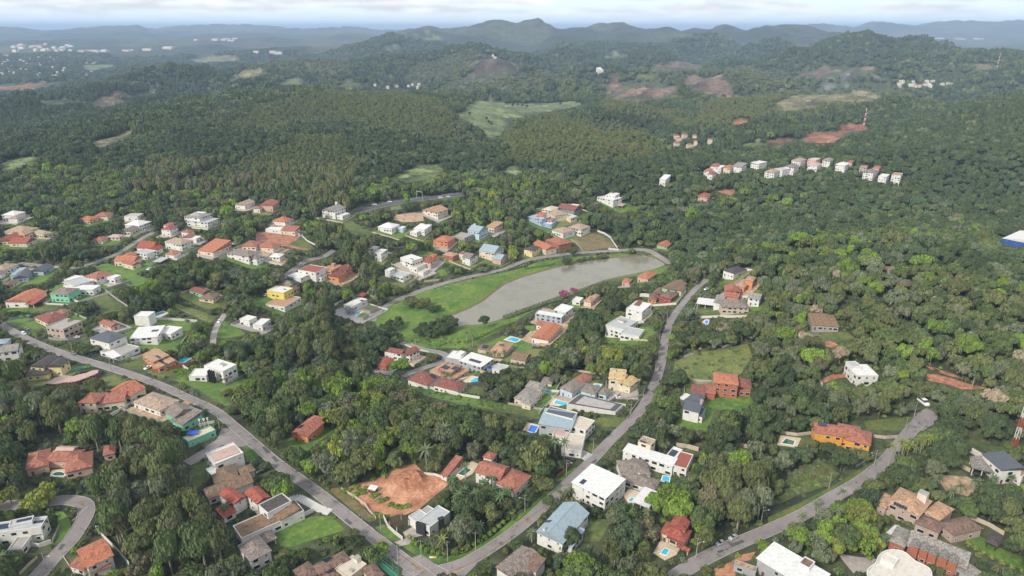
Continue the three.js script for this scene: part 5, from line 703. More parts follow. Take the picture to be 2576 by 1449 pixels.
pool('c', 'turquoise pool below the small red roofed porch house', [1495, 1222, 1535, 1170, 1582, 1188, 1550, 1240], 'pool', [1420, 1215, 1495, 1090, 1680, 1160, 1660, 1230, 1540, 1290]);
pool('c', 'small blue pool behind the tall white villa', [1170, 690, 1200, 658, 1256, 680, 1226, 708], 'pool', [1120, 640, 1180, 570, 1310, 610, 1250, 700, 1170, 720]);
pool('c', 'pale turquoise pool half hidden beside the grey brown roofs', [1500, 490, 1520, 440, 1590, 450, 1580, 500], 'pool');
pool('d', 'green pool on a cream deck left of the orange house', [138, 112, 182, 65, 268, 92, 255, 132], 'poolGreen', [90, 125, 130, 30, 335, 62, 290, 155]);
pool('e', 'long dark teal lap pool on the left hillside', [1518, 278, 1640, 238, 1672, 250, 1550, 292], 'pool', [1500, 320, 1510, 270, 1640, 225, 1700, 250, 1560, 320]);
pool('e', 'turquoise pool on the brick terrace by the street', [1770, 745, 1850, 695, 1925, 705, 1850, 750], 'pool');
pool('f', 'bright blue garden pool behind the long maroon roofs', [2150, 942, 2205, 900, 2256, 915, 2202, 962], 'pool', [2040, 910, 2180, 880, 2290, 905, 2270, 960, 2200, 985, 2130, 960]);
pool('f', 'deep blue pool beside the white pool house', [2328, 820, 2365, 780, 2412, 795, 2382, 832], 'poolBlue', [2290, 815, 2350, 765, 2430, 775, 2400, 835]);
pool('g', 'turquoise pool on the lawn beside the orange roof', [-60, 520, -10, 495, 80, 515, 45, 545], 'pool', [-90, 520, -20, 480, 100, 508, 60, 560]);
pool('g', 'turquoise pool between the grey hip roofs and the court', [418, 1160, 442, 1128, 566, 1160, 545, 1190], 'pool', [355, 1170, 420, 1105, 580, 1150, 560, 1210]);
pool('g', 'light blue pool beside the pale blue house', [330, 1050, 340, 1010, 440, 1050, 420, 1070], 'pool');
pool('g', 'small round pool behind the yellowish roofs', [820, 985, 840, 970, 880, 970, 895, 985, 870, 995, 840, 995], 'pool', [790, 985, 830, 955, 910, 965, 905, 1000, 850, 1010]);
pool('g', 'deep blue pool below the pale blue metal roof', [160, 1440, 190, 1375, 265, 1395, 225, 1460], 'poolBlue', [110, 1430, 150, 1350, 280, 1380, 240, 1470]);
pool('g', 'small deep blue pool right of the hill road', [1935, 335, 1970, 322, 1978, 350, 1950, 368], 'poolBlue', [1910, 340, 1950, 310, 2010, 320, 1980, 375]);
pool('i', 'turquoise pool in a lawn at the left edge', [85, 805, 120, 780, 182, 785, 155, 812], 'pool', [70, 815, 115, 770, 200, 780, 165, 822]);
pool('i', 'turquoise pool beside the building site fence', [2340, 520, 2365, 503, 2400, 505, 2378, 525], 'pool', [2300, 525, 2350, 495, 2420, 500, 2390, 535]);
pool('i', 'small blue pool beside the L shaped terracotta house', [1475, 778, 1500, 762, 1565, 758, 1530, 780], 'pool');
pool('j', 'round blue pool beside the white pavilion', [50, 672, 80, 662, 112, 668, 105, 685, 70, 688], 'pool', [30, 670, 80, 652, 130, 665, 110, 695, 60, 695]);
pool('j', 'blue pool on the terrace of the yellow house', [235, 1095, 250, 1083, 318, 1092, 305, 1108], 'pool');
pool('j', 'turquoise pool of the low modern house by the lake road', [998, 1232, 1024, 1206, 1056, 1215, 1032, 1242], 'pool', [960, 1225, 1000, 1190, 1090, 1200, 1050, 1250]);
pool('j', 'narrow turquoise pool on the stepped white house terrace', [1640, 780, 1660, 770, 1715, 775, 1690, 790], 'pool');
pool('k', 'pale turquoise pool of the mansion like white villa terrace', [340, 325, 380, 305, 420, 315, 390, 335], 'pool');

function wall(T, name, label, a, h, mat, thick = 0.25) { wallAt(name, label, atAll(T, a).map(p => hitXZ(p[0], p[1])), h, mat, thick); }
function wallAt(name, label, line, h, mat, thick = 0.25, hold = true) {
  const w = smoothless(line), pos = [], idx = [], uv = []; let run = 0;
  const c = w[0], y0 = ground(c[0], c[1]);
  const L = offsetLine(w, thick / 2), R = offsetLine(w, -thick / 2);
  w.forEach((p, i) => { if (i) run += Math.hypot(p[0] - w[i - 1][0], p[1] - w[i - 1][1]); const y = ground(p[0], p[1]) - y0; for (const [q, yy] of [[L[i], -0.6], [L[i], h], [R[i], h], [R[i], -0.6]]) { pos.push(q[0] - c[0], y + yy, q[1] - c[1]); uv.push(run, yy); } if (i) for (let t = 0; t < 3; t++) { const k = (i - 1) * 4 + t; idx.push(k, k + 1, k + 4, k + 1, k + 5, k + 4); } });
  const e = (w.length - 1) * 4; idx.push(0, 2, 1, 0, 3, 2, e, e + 1, e + 2, e, e + 2, e + 3);
  const g = flatG(pos, idx, uv).toNonIndexed(); g.computeVertexNormals();
  const o = mesh(g, typeof mat === 'string' ? M[mat] : mat); o.position.set(c[0], y0, c[1]); put(o, name, label, 'wall');
  if (hold) for (let i = 1; i < w.length; i++) keepPoly([[w[i - 1], 0.3], [w[i], 0.3], [w[i], h], [w[i - 1], h]].map(([p, yy]) => project(p[0], ground(p[0], p[1]) + yy, p[1]).slice(0, 2)), project(c[0], y0, c[1])[2]);
}
function smoothless(w) { const o = []; w.forEach((p, i) => { if (!i) return o.push(p); const q = w[i - 1], n = Math.max(1, Math.round(Math.hypot(p[0] - q[0], p[1] - q[1]) / 3)); for (let k = 1; k <= n; k++) o.push([mix(q[0], p[0], k / n), mix(q[1], p[1], k / n)]); }); return o; }
wall('b', 'lot_wall', 'ruined pale wall along the front of the earth lot', [860, 580, 960, 640, 1100, 735, 1130, 790, 1210, 880], 1.3, 'wallBeige');
wall('b', 'lot_wall', 'low concrete wall inside the earth lot', [1190, 700, 1270, 650], 0.8, 'concrete'); wall('b', 'lot_wall', 'pale wall at the back of the earth lot', [1690, 430, 1800, 440, 1910, 475], 1.4, 'wallWhite');
wall('b', 'front_wall', 'white street wall of the black and white house', [1285, 870, 1330, 965, 1400, 1030, 1478, 1090], 1.9, 'wallWhite');
wall('b', 'garden_wall', 'white wall along the mown lawn', [0, 1035, 200, 965, 400, 890, 580, 805], 2.2, 'wallWhite');
wall('b', 'garden_wall', 'pale wall above the left lawn', [0, 420, 150, 345], 0.9, 'wallWhite');
wall('a', 'boundary_wall', 'long pale wall beside the orange roofed house', [970, 975, 1060, 1080, 1160, 1180, 1305, 1345], 1.8, 'wallWhite');
wall('a', 'boundary_wall', 'white wall in front of the solar modern house', [290, 1150, 400, 1160, 520, 1120], 2, 'wallWhite'); wall('a', 'boundary_wall', 'curved stone wall beside the grass verge', [600, 960, 560, 1050, 530, 1120], 1.4, 'wallGrey');
wall('a', 'boundary_wall', 'low wall at the bottom left corner', [200, 1440, 300, 1340, 380, 1270], 1.2, 'wallBeige'); wall('a', 'driveway_wall', 'cream drive edge beside the orange roofed house', [640, 1260, 700, 1350, 760, 1449], 0.5, 'wallBeige');
wall('e', 'brick_wall', 'long brick terrace wall beside the tan solar house', [1535, 848, 1620, 845, 1750, 815, 1965, 765], 2.4, 'brickWall');
wall('e', 'boundary_wall', 'white wall stepping down below the red roofed cream house', [1070, 1320, 1180, 1260, 1300, 1190, 1420, 1140], 2, 'wallWhite'); wall('e', 'boundary_wall', 'pale wall round the grass lot behind the trees', [960, -10, 1060, 30, 1180, 120, 1290, 195], 1.6, 'wallGrey');
wall('e', 'boundary_wall', 'dark green fence wall of the earth yard', [95, 325, 180, 295, 280, 285, 350, 285, 460, 245], 1.2, 'greenPaint'); wall('e', 'retaining_wall', 'curved grey retaining wall below the concrete building', [490, 515, 580, 530, 680, 528, 780, 505, 870, 480], 1.6, 'wallGrey');
wall('e', 'boundary_wall', 'white garden wall right of the cube house', [2260, 985, 2360, 935, 2460, 890, 2576, 860], 1.6, 'wallGrey'); wall('e', 'mint_fence', 'green hedge wall beside the left street', [720, 840, 830, 810, 940, 795], 1.2, 'greenPaint'); wall('e', 'street_wall', 'white terrace wall of the mint house', [2000, 1395, 2090, 1370, 2160, 1360], 1.6, 'wallWhite');
wall('f', 'boundary_wall', 'white wall below the long maroon roofs', [1600, 965, 1700, 1000, 1850, 1040, 2000, 1075, 2250, 1115], 1.7, 'wallWhite'); wall('f', 'boundary_wall', 'cream wall behind the two pools', [2150, 820, 2230, 840, 2320, 870], 2, 'wallBeige'); wall('f', 'boundary_wall', 'white wall beside the lake park street', [1500, 580, 1620, 625, 1740, 650], 1.2, 'wallWhite');
wall('g', 'boundary_wall', 'pale curved wall below the grove', [420, 815, 560, 830, 720, 850, 900, 875], 1.4, 'wallBeige'); wall('g', 'boundary_wall', 'white wall below the white cubic house', [1130, 520, 1280, 530, 1420, 540], 1.3, 'wallBeige'); wall('g', 'court_wall', 'white wall along the sports court', [880, 1150, 1010, 1170, 1145, 1195], 1.6, 'wallWhite');
wall('g', 'boundary_wall', 'grey retaining wall above the dark roof panel', [-40, 1170, 140, 1205, 330, 1235], 1.3, 'wallGrey'); wall('g', 'boundary_wall', 'curved white drive wall by the road', [960, 1110, 1100, 1120, 1250, 1100, 1330, 1075], 1.2, 'wallGrey'); wall('g', 'boundary_wall', 'slanted white wall beside the road', [1160, 1320, 1190, 1260, 1275, 1140], 1.2, 'wallGrey');
wall('g', 'field_wall', 'pale wall along the top of the meadow', [2110, 610, 2190, 580, 2260, 565], 1.6, 'wallGrey'); wall('g', 'field_wall', 'short pale wall at the meadow corner', [1730, 700, 1830, 670], 1.5, 'wallGrey'); wall('g', 'yard_wall', 'grey wall left of the tall brick house', [1800, 970, 1920, 965, 2030, 955], 1.5, 'wallGrey');
wall('k', 'boundary_wall', 'long white wall down the bare hillside garden', [860, 400, 930, 425, 990, 465, 1030, 530, 1060, 570], 2.2, 'wallWhite'); wall('k', 'boundary_wall', 'white wall beside the lake road', [970, 580, 1075, 590], 2, 'wallWhite'); wall('k', 'boundary_wall', 'dark wall left of the bare hillside garden', [590, 480, 660, 530, 715, 600], 1.4, 'wallGrey'); wall('k', 'boundary_wall', 'pale wall beside the maroon house', [1285, 1055, 1380, 1060], 3, 'wallWhite');
wall('k', 'dam_wall', 'pale concrete dam edge at the far end of the lake', [1320, 645, 1400, 665, 1470, 700, 1530, 735], 0.7, 'wallGrey');
wall('c', 'brick_wall', 'low red brick wall beside the middle street', [450, 460, 520, 400, 575, 345], 1.3, 'brickWall'); wall('c', 'boundary_wall', 'cream wall behind the long white flat house', [1650, 150, 1760, 160, 1875, 195], 2.4, 'wallBeige'); wall('c', 'pool_wall', 'white wall between pool and grey brown roofs', [1100, 530, 1200, 560, 1310, 590], 2, 'wallWhite'); wall('c', 'boundary_wall', 'white wall in front of the red roof wing', [1480, 380, 1540, 395, 1620, 415], 2, 'wallWhite');
wall('c', 'ruin', 'small cream wall ruin above the scrub', [2245, 140, 2290, 150, 2440, 165], 2, 'wallBeige');
wall('d', 'boundary_wall', 'long white boundary wall near the red and white mast', [1935, 160, 2050, 215, 2180, 290], 3, 'wallWhite'); wall('d', 'boundary_wall', 'cream wall beside the sandy drive', [1895, 340, 1960, 370, 2030, 405], 2.2, 'wallBeige'); wall('d', 'boundary_wall', 'pale wall behind the beige villa', [1980, 850, 2080, 890, 2220, 950, 2370, 1040], 2, 'wallBeige'); wall('d', 'boundary_wall', 'cream wall left of the orange house', [130, 20, 290, 40, 460, 20], 1.8, 'wallBeige'); wall('d', 'boundary_wall', 'cream wall right of the orange house', [1060, 55, 1180, 70, 1300, 60], 1.8, 'wallBeige');
wall('d', 'roadside_wall', 'low stone wall along the right street', [880, 360, 980, 300, 1080, 240], 1.2, 'wallGrey');
wall('j', 'retaining_wall', 'white retaining wall at the end of the building site', [380, 430, 440, 440], 2.6, 'wallWhite'); wall('j', 'boundary_wall', 'pale wall below the building site slope', [460, 445, 520, 500, 600, 540], 1.6, 'wallWhite'); wall('j', 'boundary_wall', 'white wall above the low modern house', [790, 1145, 860, 1110, 940, 1070], 2, 'wallWhite'); wall('j', 'boundary_wall', 'curved grey terrace wall in the dark trees', [1300, 560, 1420, 570, 1550, 545], 1.8, 'wallGrey'); wall('j', 'boundary_wall', 'stone entrance wall by the lake road', [1690, 910, 1770, 900, 1860, 890], 1.8, 'wallBeige');
wall('h', 'boundary_wall', 'pale wall below the hillside white house', [520, 940, 545, 990], 1.6, 'wallWhite');

/* sports court */
{
  const P = flatPoly('g', [550, 1185, 680, 1085, 1120, 1195, 1040, 1268], 1.5), G = new THREE.Group(); G.position.set(P.g[0], P.y + 1.5, P.g[2]);
  mesh(prism(P.w, 0, -5), M.wallWhite, 'wall', G); mesh(prism(P.w.map(p => [p[0] * 0.97, p[1] * 0.97]), 0.05, -0.5), groundM.dark, 'surface', G); mesh(prism(P.w.map(p => [p[0] * 0.72, p[1] * 0.72]), 0.09, -0.4), groundM.concrete, 'court', G);
  put(G, 'sports_court', 'grey walled sports court beside the hill road', 'sports court');
  const Q = flatPoly('b', [1140, 1270, 1200, 1250, 1440, 1449, 1380, 1475]), g = new THREE.Group(); g.position.set(Q.g[0], Q.y, Q.g[2]); mesh(prism(Q.w, 0.1, -3), M.greenPaint, 'surface', g);
  const post = new THREE.CylinderGeometry(0.06, 0.06, 5, 6).translate(0, 2.5, 0); Q.w.forEach((p, i) => { const q = Q.w[(i + 1) % 4]; for (let k = 0; k < 4; k++) { const m = mesh(post, M.greenPaint, 'post', g); m.position.set(mix(p[0], q[0], k / 4), 0, mix(p[1], q[1], k / 4)); } for (const yy of [1.5, 3.2, 4.9]) { const L = Math.hypot(q[0] - p[0], q[1] - p[1]), m = mesh(boxG(L, 0.06, 0.06), M.greenPaint, 'rail', g); m.position.set((p[0] + q[0]) / 2, yy, (p[1] + q[1]) / 2); m.rotation.y = -Math.atan2(q[1] - p[1], q[0] - p[0]); } });
  put(g, 'fenced_court', 'narrow green fenced court beside the brown tiled house', 'sports court');
}
/* leaves along a line: hedges */
function hedge(T, label, a, w, h, tone, dens = 34) {
  const line = smoothless(atAll(T, a).map(p => hitXZ(p[0], p[1]))), c = line[0], y0 = ground(c[0], c[1]), spots = line.map(p => [p[0] - c[0], ground(p[0], p[1]) - y0 + h * 0.45, p[1] - c[1], w * 0.75, h / w * 0.75]);
  const o = mesh(leafGeo(spots, Math.round(line.length * dens * 2 * Math.max(1, w / 2.2)), Math.max(0.55, w * 0.21), { low: -0.3 }), crownMat(tone, 1)); o.position.set(c[0], y0, c[1]); put(o, 'hedge', label, 'hedge');
}

/* plots: each house of the village stands on its own yard, part of it walled */
yards.forEach((y, n) => {
  const f0 = y.f[0], c = f0[2], s = f0[3]; let x0 = 1e9, x1 = -1e9, z0 = 1e9, z1 = -1e9;
  for (const f of y.f) for (const sx of [-1, 1]) for (const sz of [-1, 1]) { const wx = f[0] + sx * f[4] / 2 * f[2] - sz * f[5] / 2 * f[3] - f0[0], wz = f[1] + sx * f[4] / 2 * f[3] + sz * f[5] / 2 * f[2] - f0[1], lx = wx * c + wz * s, lz = -wx * s + wz * c; x0 = Math.min(x0, lx); x1 = Math.max(x1, lx); z0 = Math.min(z0, lz); z1 = Math.max(z1, lz); }
  const toward = [-f0[0] * c - f0[1] * s, f0[0] * s - f0[1] * c], l = Math.hypot(...toward), fx = toward[0] / l, fz = toward[1] / l, e = () => rr(1.5, 3.5);
  x0 -= e() + Math.max(0, -fx) * rr(3, 7); x1 += e() + Math.max(0, fx) * rr(3, 7); z0 -= e() + Math.max(0, -fz) * rr(3, 7); z1 += e() + Math.max(0, fz) * rr(3, 7);
  const P = [[x0, z0], [x1, z0], [x1, z1], [x0, z1]].map(([a, b]) => { a += rr(-1, 1); b += rr(-1, 1); return [f0[0] + a * c - b * s, f0[1] + a * s + b * c]; });
  if (P.some(p => inside(lake, p[0], p[1]) || polyDist(lake, p[0], p[1]) < 6)) return;
  if (P.some(p => Object.values(roads).some(r => r.pts.some(q => Math.hypot(q[0] - p[0], q[1] - p[1]) < r.width / 2 + 0.5)))) return;
  const m = pick(['lawn', 'paving', 'rough', 'sand', 'lawn', 'concrete', 'pale']);
  setting(mesh(drape(P, 0.03 + 0.001 * (n % 36), 5), groundM[m]), 'house_yard', `${{ lawn: 'lawn', paving: 'paved', rough: 'grass', sand: 'sandy', concrete: 'concrete', pale: 'dry grass' }[m]} yard of the ${y.label}`.split(' ').slice(0, 16).join(' '));
  openGround.push(P); const cx = P.reduce((a, p) => a + p[0] / 4, 0), cz = P.reduce((a, p) => a + p[1] / 4, 0);
  keepPoly(P.map(p => { const a = cx + (p[0] - cx) * 0.8, b = cz + (p[1] - cz) * 0.8; return project(a, ground(a, b), b).slice(0, 2); }));
  const k = Math.floor(rnd() * 4), line = [P[k], P[(k + 1) % 4], P[(k + 2) % 4]];
  if (rnd() < 0.75) wallAt('garden_wall', `garden wall of the ${y.label}`.split(' ').slice(0, 16).join(' '), line, rr(1.3, 2), pick(['wallWhite', 'wallWhite', 'wallBeige', 'wallGrey']), 0.22, false);
});

/* ------------------------------------------------------------------ trees */
const TONES = [ // foliage colours (linear), the words for them
  [[0.062, 0.092, 0.031], 'dark green'], [[0.097, 0.140, 0.040], 'mid green'], [[0.127, 0.149, 0.050], 'olive green'], [[0.142, 0.165, 0.090], 'grey green'],
  [[0.155, 0.236, 0.034], 'bright green'], [[0.158, 0.145, 0.079], 'brownish'], [[0.203, 0.232, 0.041], 'yellow green'], [[0.322, 0.264, 0.184], 'pale bare twigged'], [[0.074, 0.112, 0.049], 'blue green'], [[0.360, 0.087, 0.189], 'purple flowering'], [[0.132, 0.154, 0.050], 'light olive'],
];
function leafGeo(spots, n, size, opt = {}) {     // spots: lobes [x, y, z, radius, squash]; n leaf sprays spread over and into them
  const pos = [], col = [], idx = [], total = spots.reduce((a, s) => a + s[3] * s[3], 0), N = new THREE.Vector3(), A = new THREE.Vector3(), B = new THREE.Vector3(), C = new THREE.Vector3();
  for (let i = 0; i < n; i++) {
    let r = rnd() * total, s; for (s of spots) { r -= s[3] * s[3]; if (r < 0) break; }
    const cy = rr(opt.low ?? -0.65, 1), a = rnd() * Math.PI * 2, sy = Math.sqrt(1 - cy * cy), k = rr(0.72, 1.06);
    N.set(Math.cos(a) * sy, cy, Math.sin(a) * sy); C.set(s[0] + N.x * s[3] * k, s[1] + N.y * s[3] * k * (s[4] ?? 0.8), s[2] + N.z * s[3] * k);
    N.add(A.set(rr(-1, 1), rr(-0.6, 1), rr(-1, 1)).multiplyScalar(opt.jit ?? 0.5)).normalize();
    A.set(rr(-1, 1), rr(-1, 1), rr(-1, 1)).cross(N).normalize(); B.crossVectors(N, A);
    const w = size * rr(0.55, 1.3), l = w * rr(0.8, 1.5), q = pos.length / 3, dr = -0.28 * w;
    for (const [x, y, d] of [[-l, 0, dr], [0, -w, 0.1 * w], [l, 0, dr], [0, w, 0.1 * w]]) pos.push(C.x + A.x * x * 0.5 + B.x * y * 0.5 + N.x * d * 0.5, C.y + A.y * x * 0.5 + B.y * y * 0.5 + N.y * d * 0.5, C.z + A.z * x * 0.5 + B.z * y * 0.5 + N.z * d * 0.5);
    const br = rr(0.72, 1.30), hu = rr(-0.10, 0.10); for (let t = 0; t < 4; t++) col.push(br * (1 + hu), br, br * (1 - hu));
    idx.push(q, q + 1, q + 2, q, q + 2, q + 3);
  }
  const g = new THREE.BufferGeometry(); g.setAttribute('position', new THREE.Float32BufferAttribute(pos, 3)); g.setAttribute('color', new THREE.Float32BufferAttribute(col, 3)); g.setIndex(idx);
  const ng = g.toNonIndexed(); ng.computeVertexNormals(); return ng;
}
function limb(a, b, r0, r1, n = 6) { const A = new THREE.Vector3(...a), B = new THREE.Vector3(...b), d = B.clone().sub(A), g = new THREE.CylinderGeometry(r1, r0, d.length(), n, 1, true); g.translate(0, d.length() / 2, 0); g.applyQuaternion(new THREE.Quaternion().setFromUnitVectors(new THREE.Vector3(0, 1, 0), d.normalize())); g.translate(...a); g.deleteAttribute('uv'); return g.toNonIndexed(); }
const tint = (g, c) => { const n = g.attributes.position.count, a = new Float32Array(n * 3); for (let i = 0; i < n; i++) a.set(c, i * 3); g.setAttribute('color', new THREE.BufferAttribute(a, 3)); return g; };
// all prototypes have a crown about 1 unit in radius scaled per tree; y is in units of tree height
function protoBroad(n, size, style, seg = 6) {
  const spots = [], H = 1;
  const lobes = style === 'spread' ? 13 : style === 'tall' ? 10 : 11;
  for (let i = 0; i < lobes; i++) {
    const a = i * 2.4 + rr(-0.3, 0.3), ring = i === 0 ? 0 : style === 'spread' ? rr(0.35, 0.78) : rr(0.22, 0.62), up = style === 'spread' ? rr(0.62, 0.82) : style === 'tall' ? rr(0.42, 0.86) : rr(0.48, 0.80);
    spots.push([Math.cos(a) * ring, up - ring * (style === 'spread' ? 0.10 : 0.22), Math.sin(a) * ring, rr(0.26, 0.44), style === 'spread' ? 0.32 : 0.46]);
  }
  const t = [limb([0, -0.06, 0], [0.02, 0.42, 0.01], 0.055, 0.038, seg)];
  for (let i = 1; i < Math.min(6, spots.length); i++) t.push(limb([0.01, 0.28 + 0.03 * i, 0], spots[i].slice(0, 3), 0.028, 0.010, Math.max(3, seg - 2)));
  return { crown: leafGeo(spots, n, size), trunk: mergeGeometries(t) };
}
function protoGum(n, size, seg = 6) { // tall eucalyptus: bare pale stem, clumps up the top half; 1 unit high, crown radius 1 unit = its own scale
  const spots = []; for (let i = 0; i < 10; i++) { const a = i * 2.4 + rr(-0.4, 0.4), y = 0.46 + 0.42 * i / 10 + rr(-0.05, 0.05), ring = rr(0.25, 0.62) * (1.35 - y); spots.push([Math.cos(a) * ring, y, Math.sin(a) * ring, rr(0.36, 0.52), 0.28]); }
  const t = [limb([0, -0.03, 0], [0.03, 0.55, 0.02], 0.07, 0.045, seg), limb([0.03, 0.55, 0.02], [0.0, 0.92, 0], 0.045, 0.012, seg)];
  for (let i = 0; i < 9; i += 2) t.push(limb([0.02, spots[i][1] - 0.14, 0], spots[i].slice(0, 3), 0.025, 0.008, 4));
  return { crown: leafGeo(spots, n, size, { jit: 0.45, low: -0.35 }), trunk: mergeGeometries(t) };
}
const HI = [protoBroad(1500, 0.145, 'round'), protoBroad(1500, 0.145, 'spread'), protoBroad(1400, 0.14, 'tall'), protoBroad(1200, 0.16, 'round'), protoBroad(1300, 0.14, 'spread'), protoBroad(480, 0.14, 'round')];
const HIGUM = [protoGum(1500, 0.135), protoGum(1300, 0.145), protoGum(1100, 0.13)];
const MID = [protoBroad(380, 0.27, 'round', 4), protoBroad(380, 0.27, 'spread', 4), protoBroad(340, 0.27, 'tall', 4)];
const MIDGUM = [protoGum(360, 0.25, 4)];
const LOW = [protoBroad(80, 0.58, 'round', 3), protoBroad(80, 0.58, 'spread', 3)];
const LOWGUM = [protoGum(64, 0.52, 3)];
const bushGeo = [0, 1].map(() => tint2(leafGeo([[0, 0.32, 0, 0.55, 0.8], [0.4, 0.25, 0.2, 0.42, 0.8], [-0.35, 0.26, 0.25, 0.45, 0.8], [0.05, 0.24, -0.42, 0.42, 0.8]], 110, 0.34, { low: -0.2 })));
function tint2(g) { return g; }
function whole(p, bark) { const c = p.crown, t = tint(p.trunk.clone(), bark); return mergeGeometries([c, t]); }
const leafy = o => new THREE.MeshPhysicalMaterial({ side: THREE.DoubleSide, vertexColors: true, roughness: 1, transmission: 0.14, thickness: 0, ...o });
const leafMat = leafy({});

const crownM = {}; const crownMat = (t, j) => crownM[t + '_' + j] ||= leafy({ color: new THREE.Color().setRGB(...TONES[t][0].map(c => c * [0.86, 1, 1.16][j])) });

/* ------------------------------------------------------------------ hedges, palms, cars, poles, masts, markings, far town */
hedge('b', 'long clipped hedge round the street corner', [1545, 1080, 1620, 1150, 1720, 1215, 1900, 1250, 2080, 1215, 2250, 1120, 2400, 1010, 2576, 850], 1.5, 2.4, 4);
hedge('c', 'hedge along the middle street verge', [-20, 840, 100, 740, 200, 650, 290, 590], 1.4, 2.2, 4); hedge('c', 'dark hedge behind the blue roofed house', [770, 820, 880, 850, 1000, 875], 1, 2, 0);
hedge('d', 'curving low hedge beside the paved drive', [780, 1120, 880, 1160, 1000, 1210, 1120, 1240], 1, 1.4, 0); hedge('d', 'hedge below the beige villa', [1240, 880, 1350, 930, 1470, 970], 1.6, 2.4, 1); hedge('d', 'yellowish hedge along the lower right lawn', [2010, 1150, 2150, 1230, 2350, 1330, 2560, 1420], 1.6, 2, 6);
hedge('g', 'dark hedge along the brown weathered roofs', [-150, 760, 0, 775, 150, 800, 260, 820], 1.2, 2.2, 0); hedge('f', 'tall hedge line beside the lake lawn', [2100, 560, 2250, 500, 2400, 430, 2576, 350], 2, 3.4, 4); hedge('f', 'dark hedge below the yard lawn', [2130, 1075, 2300, 1100, 2480, 1130], 1.2, 1.8, 0);
hedge('k', 'shrub belt along the near lake shore', [-60, 1275, 30, 1245, 120, 1212, 250, 1165, 350, 1128, 480, 1092], 4, 3.6, 3); hedge('D', 'rough bushes on the right hand lake bank', [1650, 698, 1570, 715, 1505, 731, 1440, 757], 4, 4, 1); hedge('e', 'square green hedge beside the concrete building', [850, 375, 920, 350, 980, 330], 1.6, 2.4, 1); hedge('k', 'low green hedge on the far lake bank', [140, 775, 250, 755, 380, 740, 430, 725], 2, 1.2, 1);

/* palms */
function frondGeo(L, droop, w) { const pos = [], idx = [], n = 7; for (let i = 0; i <= n; i++) { const t = i / n, x = L * t, y = L * (0.42 * t - droop * t * t), ww = w * Math.sin(Math.PI * (0.12 + 0.86 * t)); pos.push(x, y - ww * 0.35, -ww, x, y, 0, x, y - ww * 0.35, ww); if (i) { const k = (i - 1) * 3; idx.push(k, k + 1, k + 3, k + 1, k + 4, k + 3, k + 1, k + 2, k + 4, k + 2, k + 5, k + 4); } } const g = flatG(pos, idx).toNonIndexed(); g.computeVertexNormals(); return g; }
const fronds = [frondGeo(1, 0.95, 0.13), frondGeo(1, 1.3, 0.12), frondGeo(0.9, 0.65, 0.12)];
const palmTrunk = new THREE.CylinderGeometry(0.5, 0.75, 1, 8).translate(0, 0.5, 0);
const frondM = [std([0.075, 0.12, 0.045]), std([0.10, 0.125, 0.055]), std([0.14, 0.165, 0.04])];
function palm(T, list, h, L, tone, label, where) {
  for (const [a, b] of pairs(list)) {
    const [u, v] = at(T, a, b), p = hit(u, v), G = new THREE.Group(); G.position.set(p[0], p[1] - 0.1, p[2]); G.rotation.y = rnd() * 6.28;
    const H = h * rr(0.85, 1.15), l = L * rr(0.9, 1.1), t = mesh(palmTrunk, M.barkPale, 'trunk', G); t.scale.set(0.42, H, 0.42);
    for (let k = 0; k < 15; k++) { const f = mesh(fronds[k % 3], frondM[tone], 'frond', G); f.position.y = H; f.scale.setScalar(l); f.rotation.set(0, k * 2.4, k % 3 === 2 ? 0.7 : k % 3 === 1 ? -0.15 : 0.25, 'YXZ'); }
    put(G, 'palm_tree', `${label} ${where}`, 'palm', `palms ${where}`);
  }
}
palm('b', [1970, 640, 2040, 760, 2100, 700, 2200, 740, 2300, 640, 2400, 700, 2110, 900, 2200, 860, 2260, 800, 2350, 880, 2460, 780, 2530, 700, 2120, 1120, 2040, 1130, 2250, 1060], 6.5, 3.2, 0, 'feathery palm', 'in the garden of the black and white house');
palm('b', [1880, 1210], 7, 3, 2, 'slim pale green palm', 'at the street corner'); palm('b', [1720, 390, 1900, 160], 13, 4.4, 1, 'tall shaggy palm', 'behind the orange earth lot'); palm('b', [1985, 620, 2110, 480, 2370, 590], 8, 2.8, 0, 'tall thin palm', 'beside the green pool'); palm('b', [960, 460, 800, 480], 8, 2.8, 2, 'lone palm', 'at the wood edge above the earth lot');
palm('c', [260, 390], 8, 2.8, 2, 'yellow green fan palm', 'beside the weathered terracotta house'); palm('c', [430, 290, 520, 310], 11, 3.6, 0, 'tall palm', 'left of the white terraced drive'); palm('c', [1480, 205], 7, 2.6, 2, 'courtyard palm', 'in the courtyard of the long white flat house'); palm('c', [200, 1110, 480, 700, 600, 660, 550, 690], 5, 2.6, 1, 'small palm', 'beside the blue roofed house'); palm('c', [1350, 920, 1250, 930], 6, 3, 4 % 3, 'leafy palm', 'behind the blue roofed house lawn'); palm('c', [1390, 1030], 5, 2.4, 0, 'short palm', 'left of the porch house');
palm('d', [1290, 330, 1340, 340, 1370, 360, 1400, 330, 1430, 350, 1460, 310, 1500, 330, 1530, 290, 1570, 300, 1320, 290, 1200, 390, 1310, 380], 13, 2.6, 2, 'tall fan palm', 'in the tall palm cluster right of the street'); palm('d', [1450, 470, 1400, 500, 1560, 440, 1660, 560, 1830, 680, 1920, 640, 1700, 520, 1350, 460], 5, 3, 1, 'spreading palm', 'along the sandy drive');
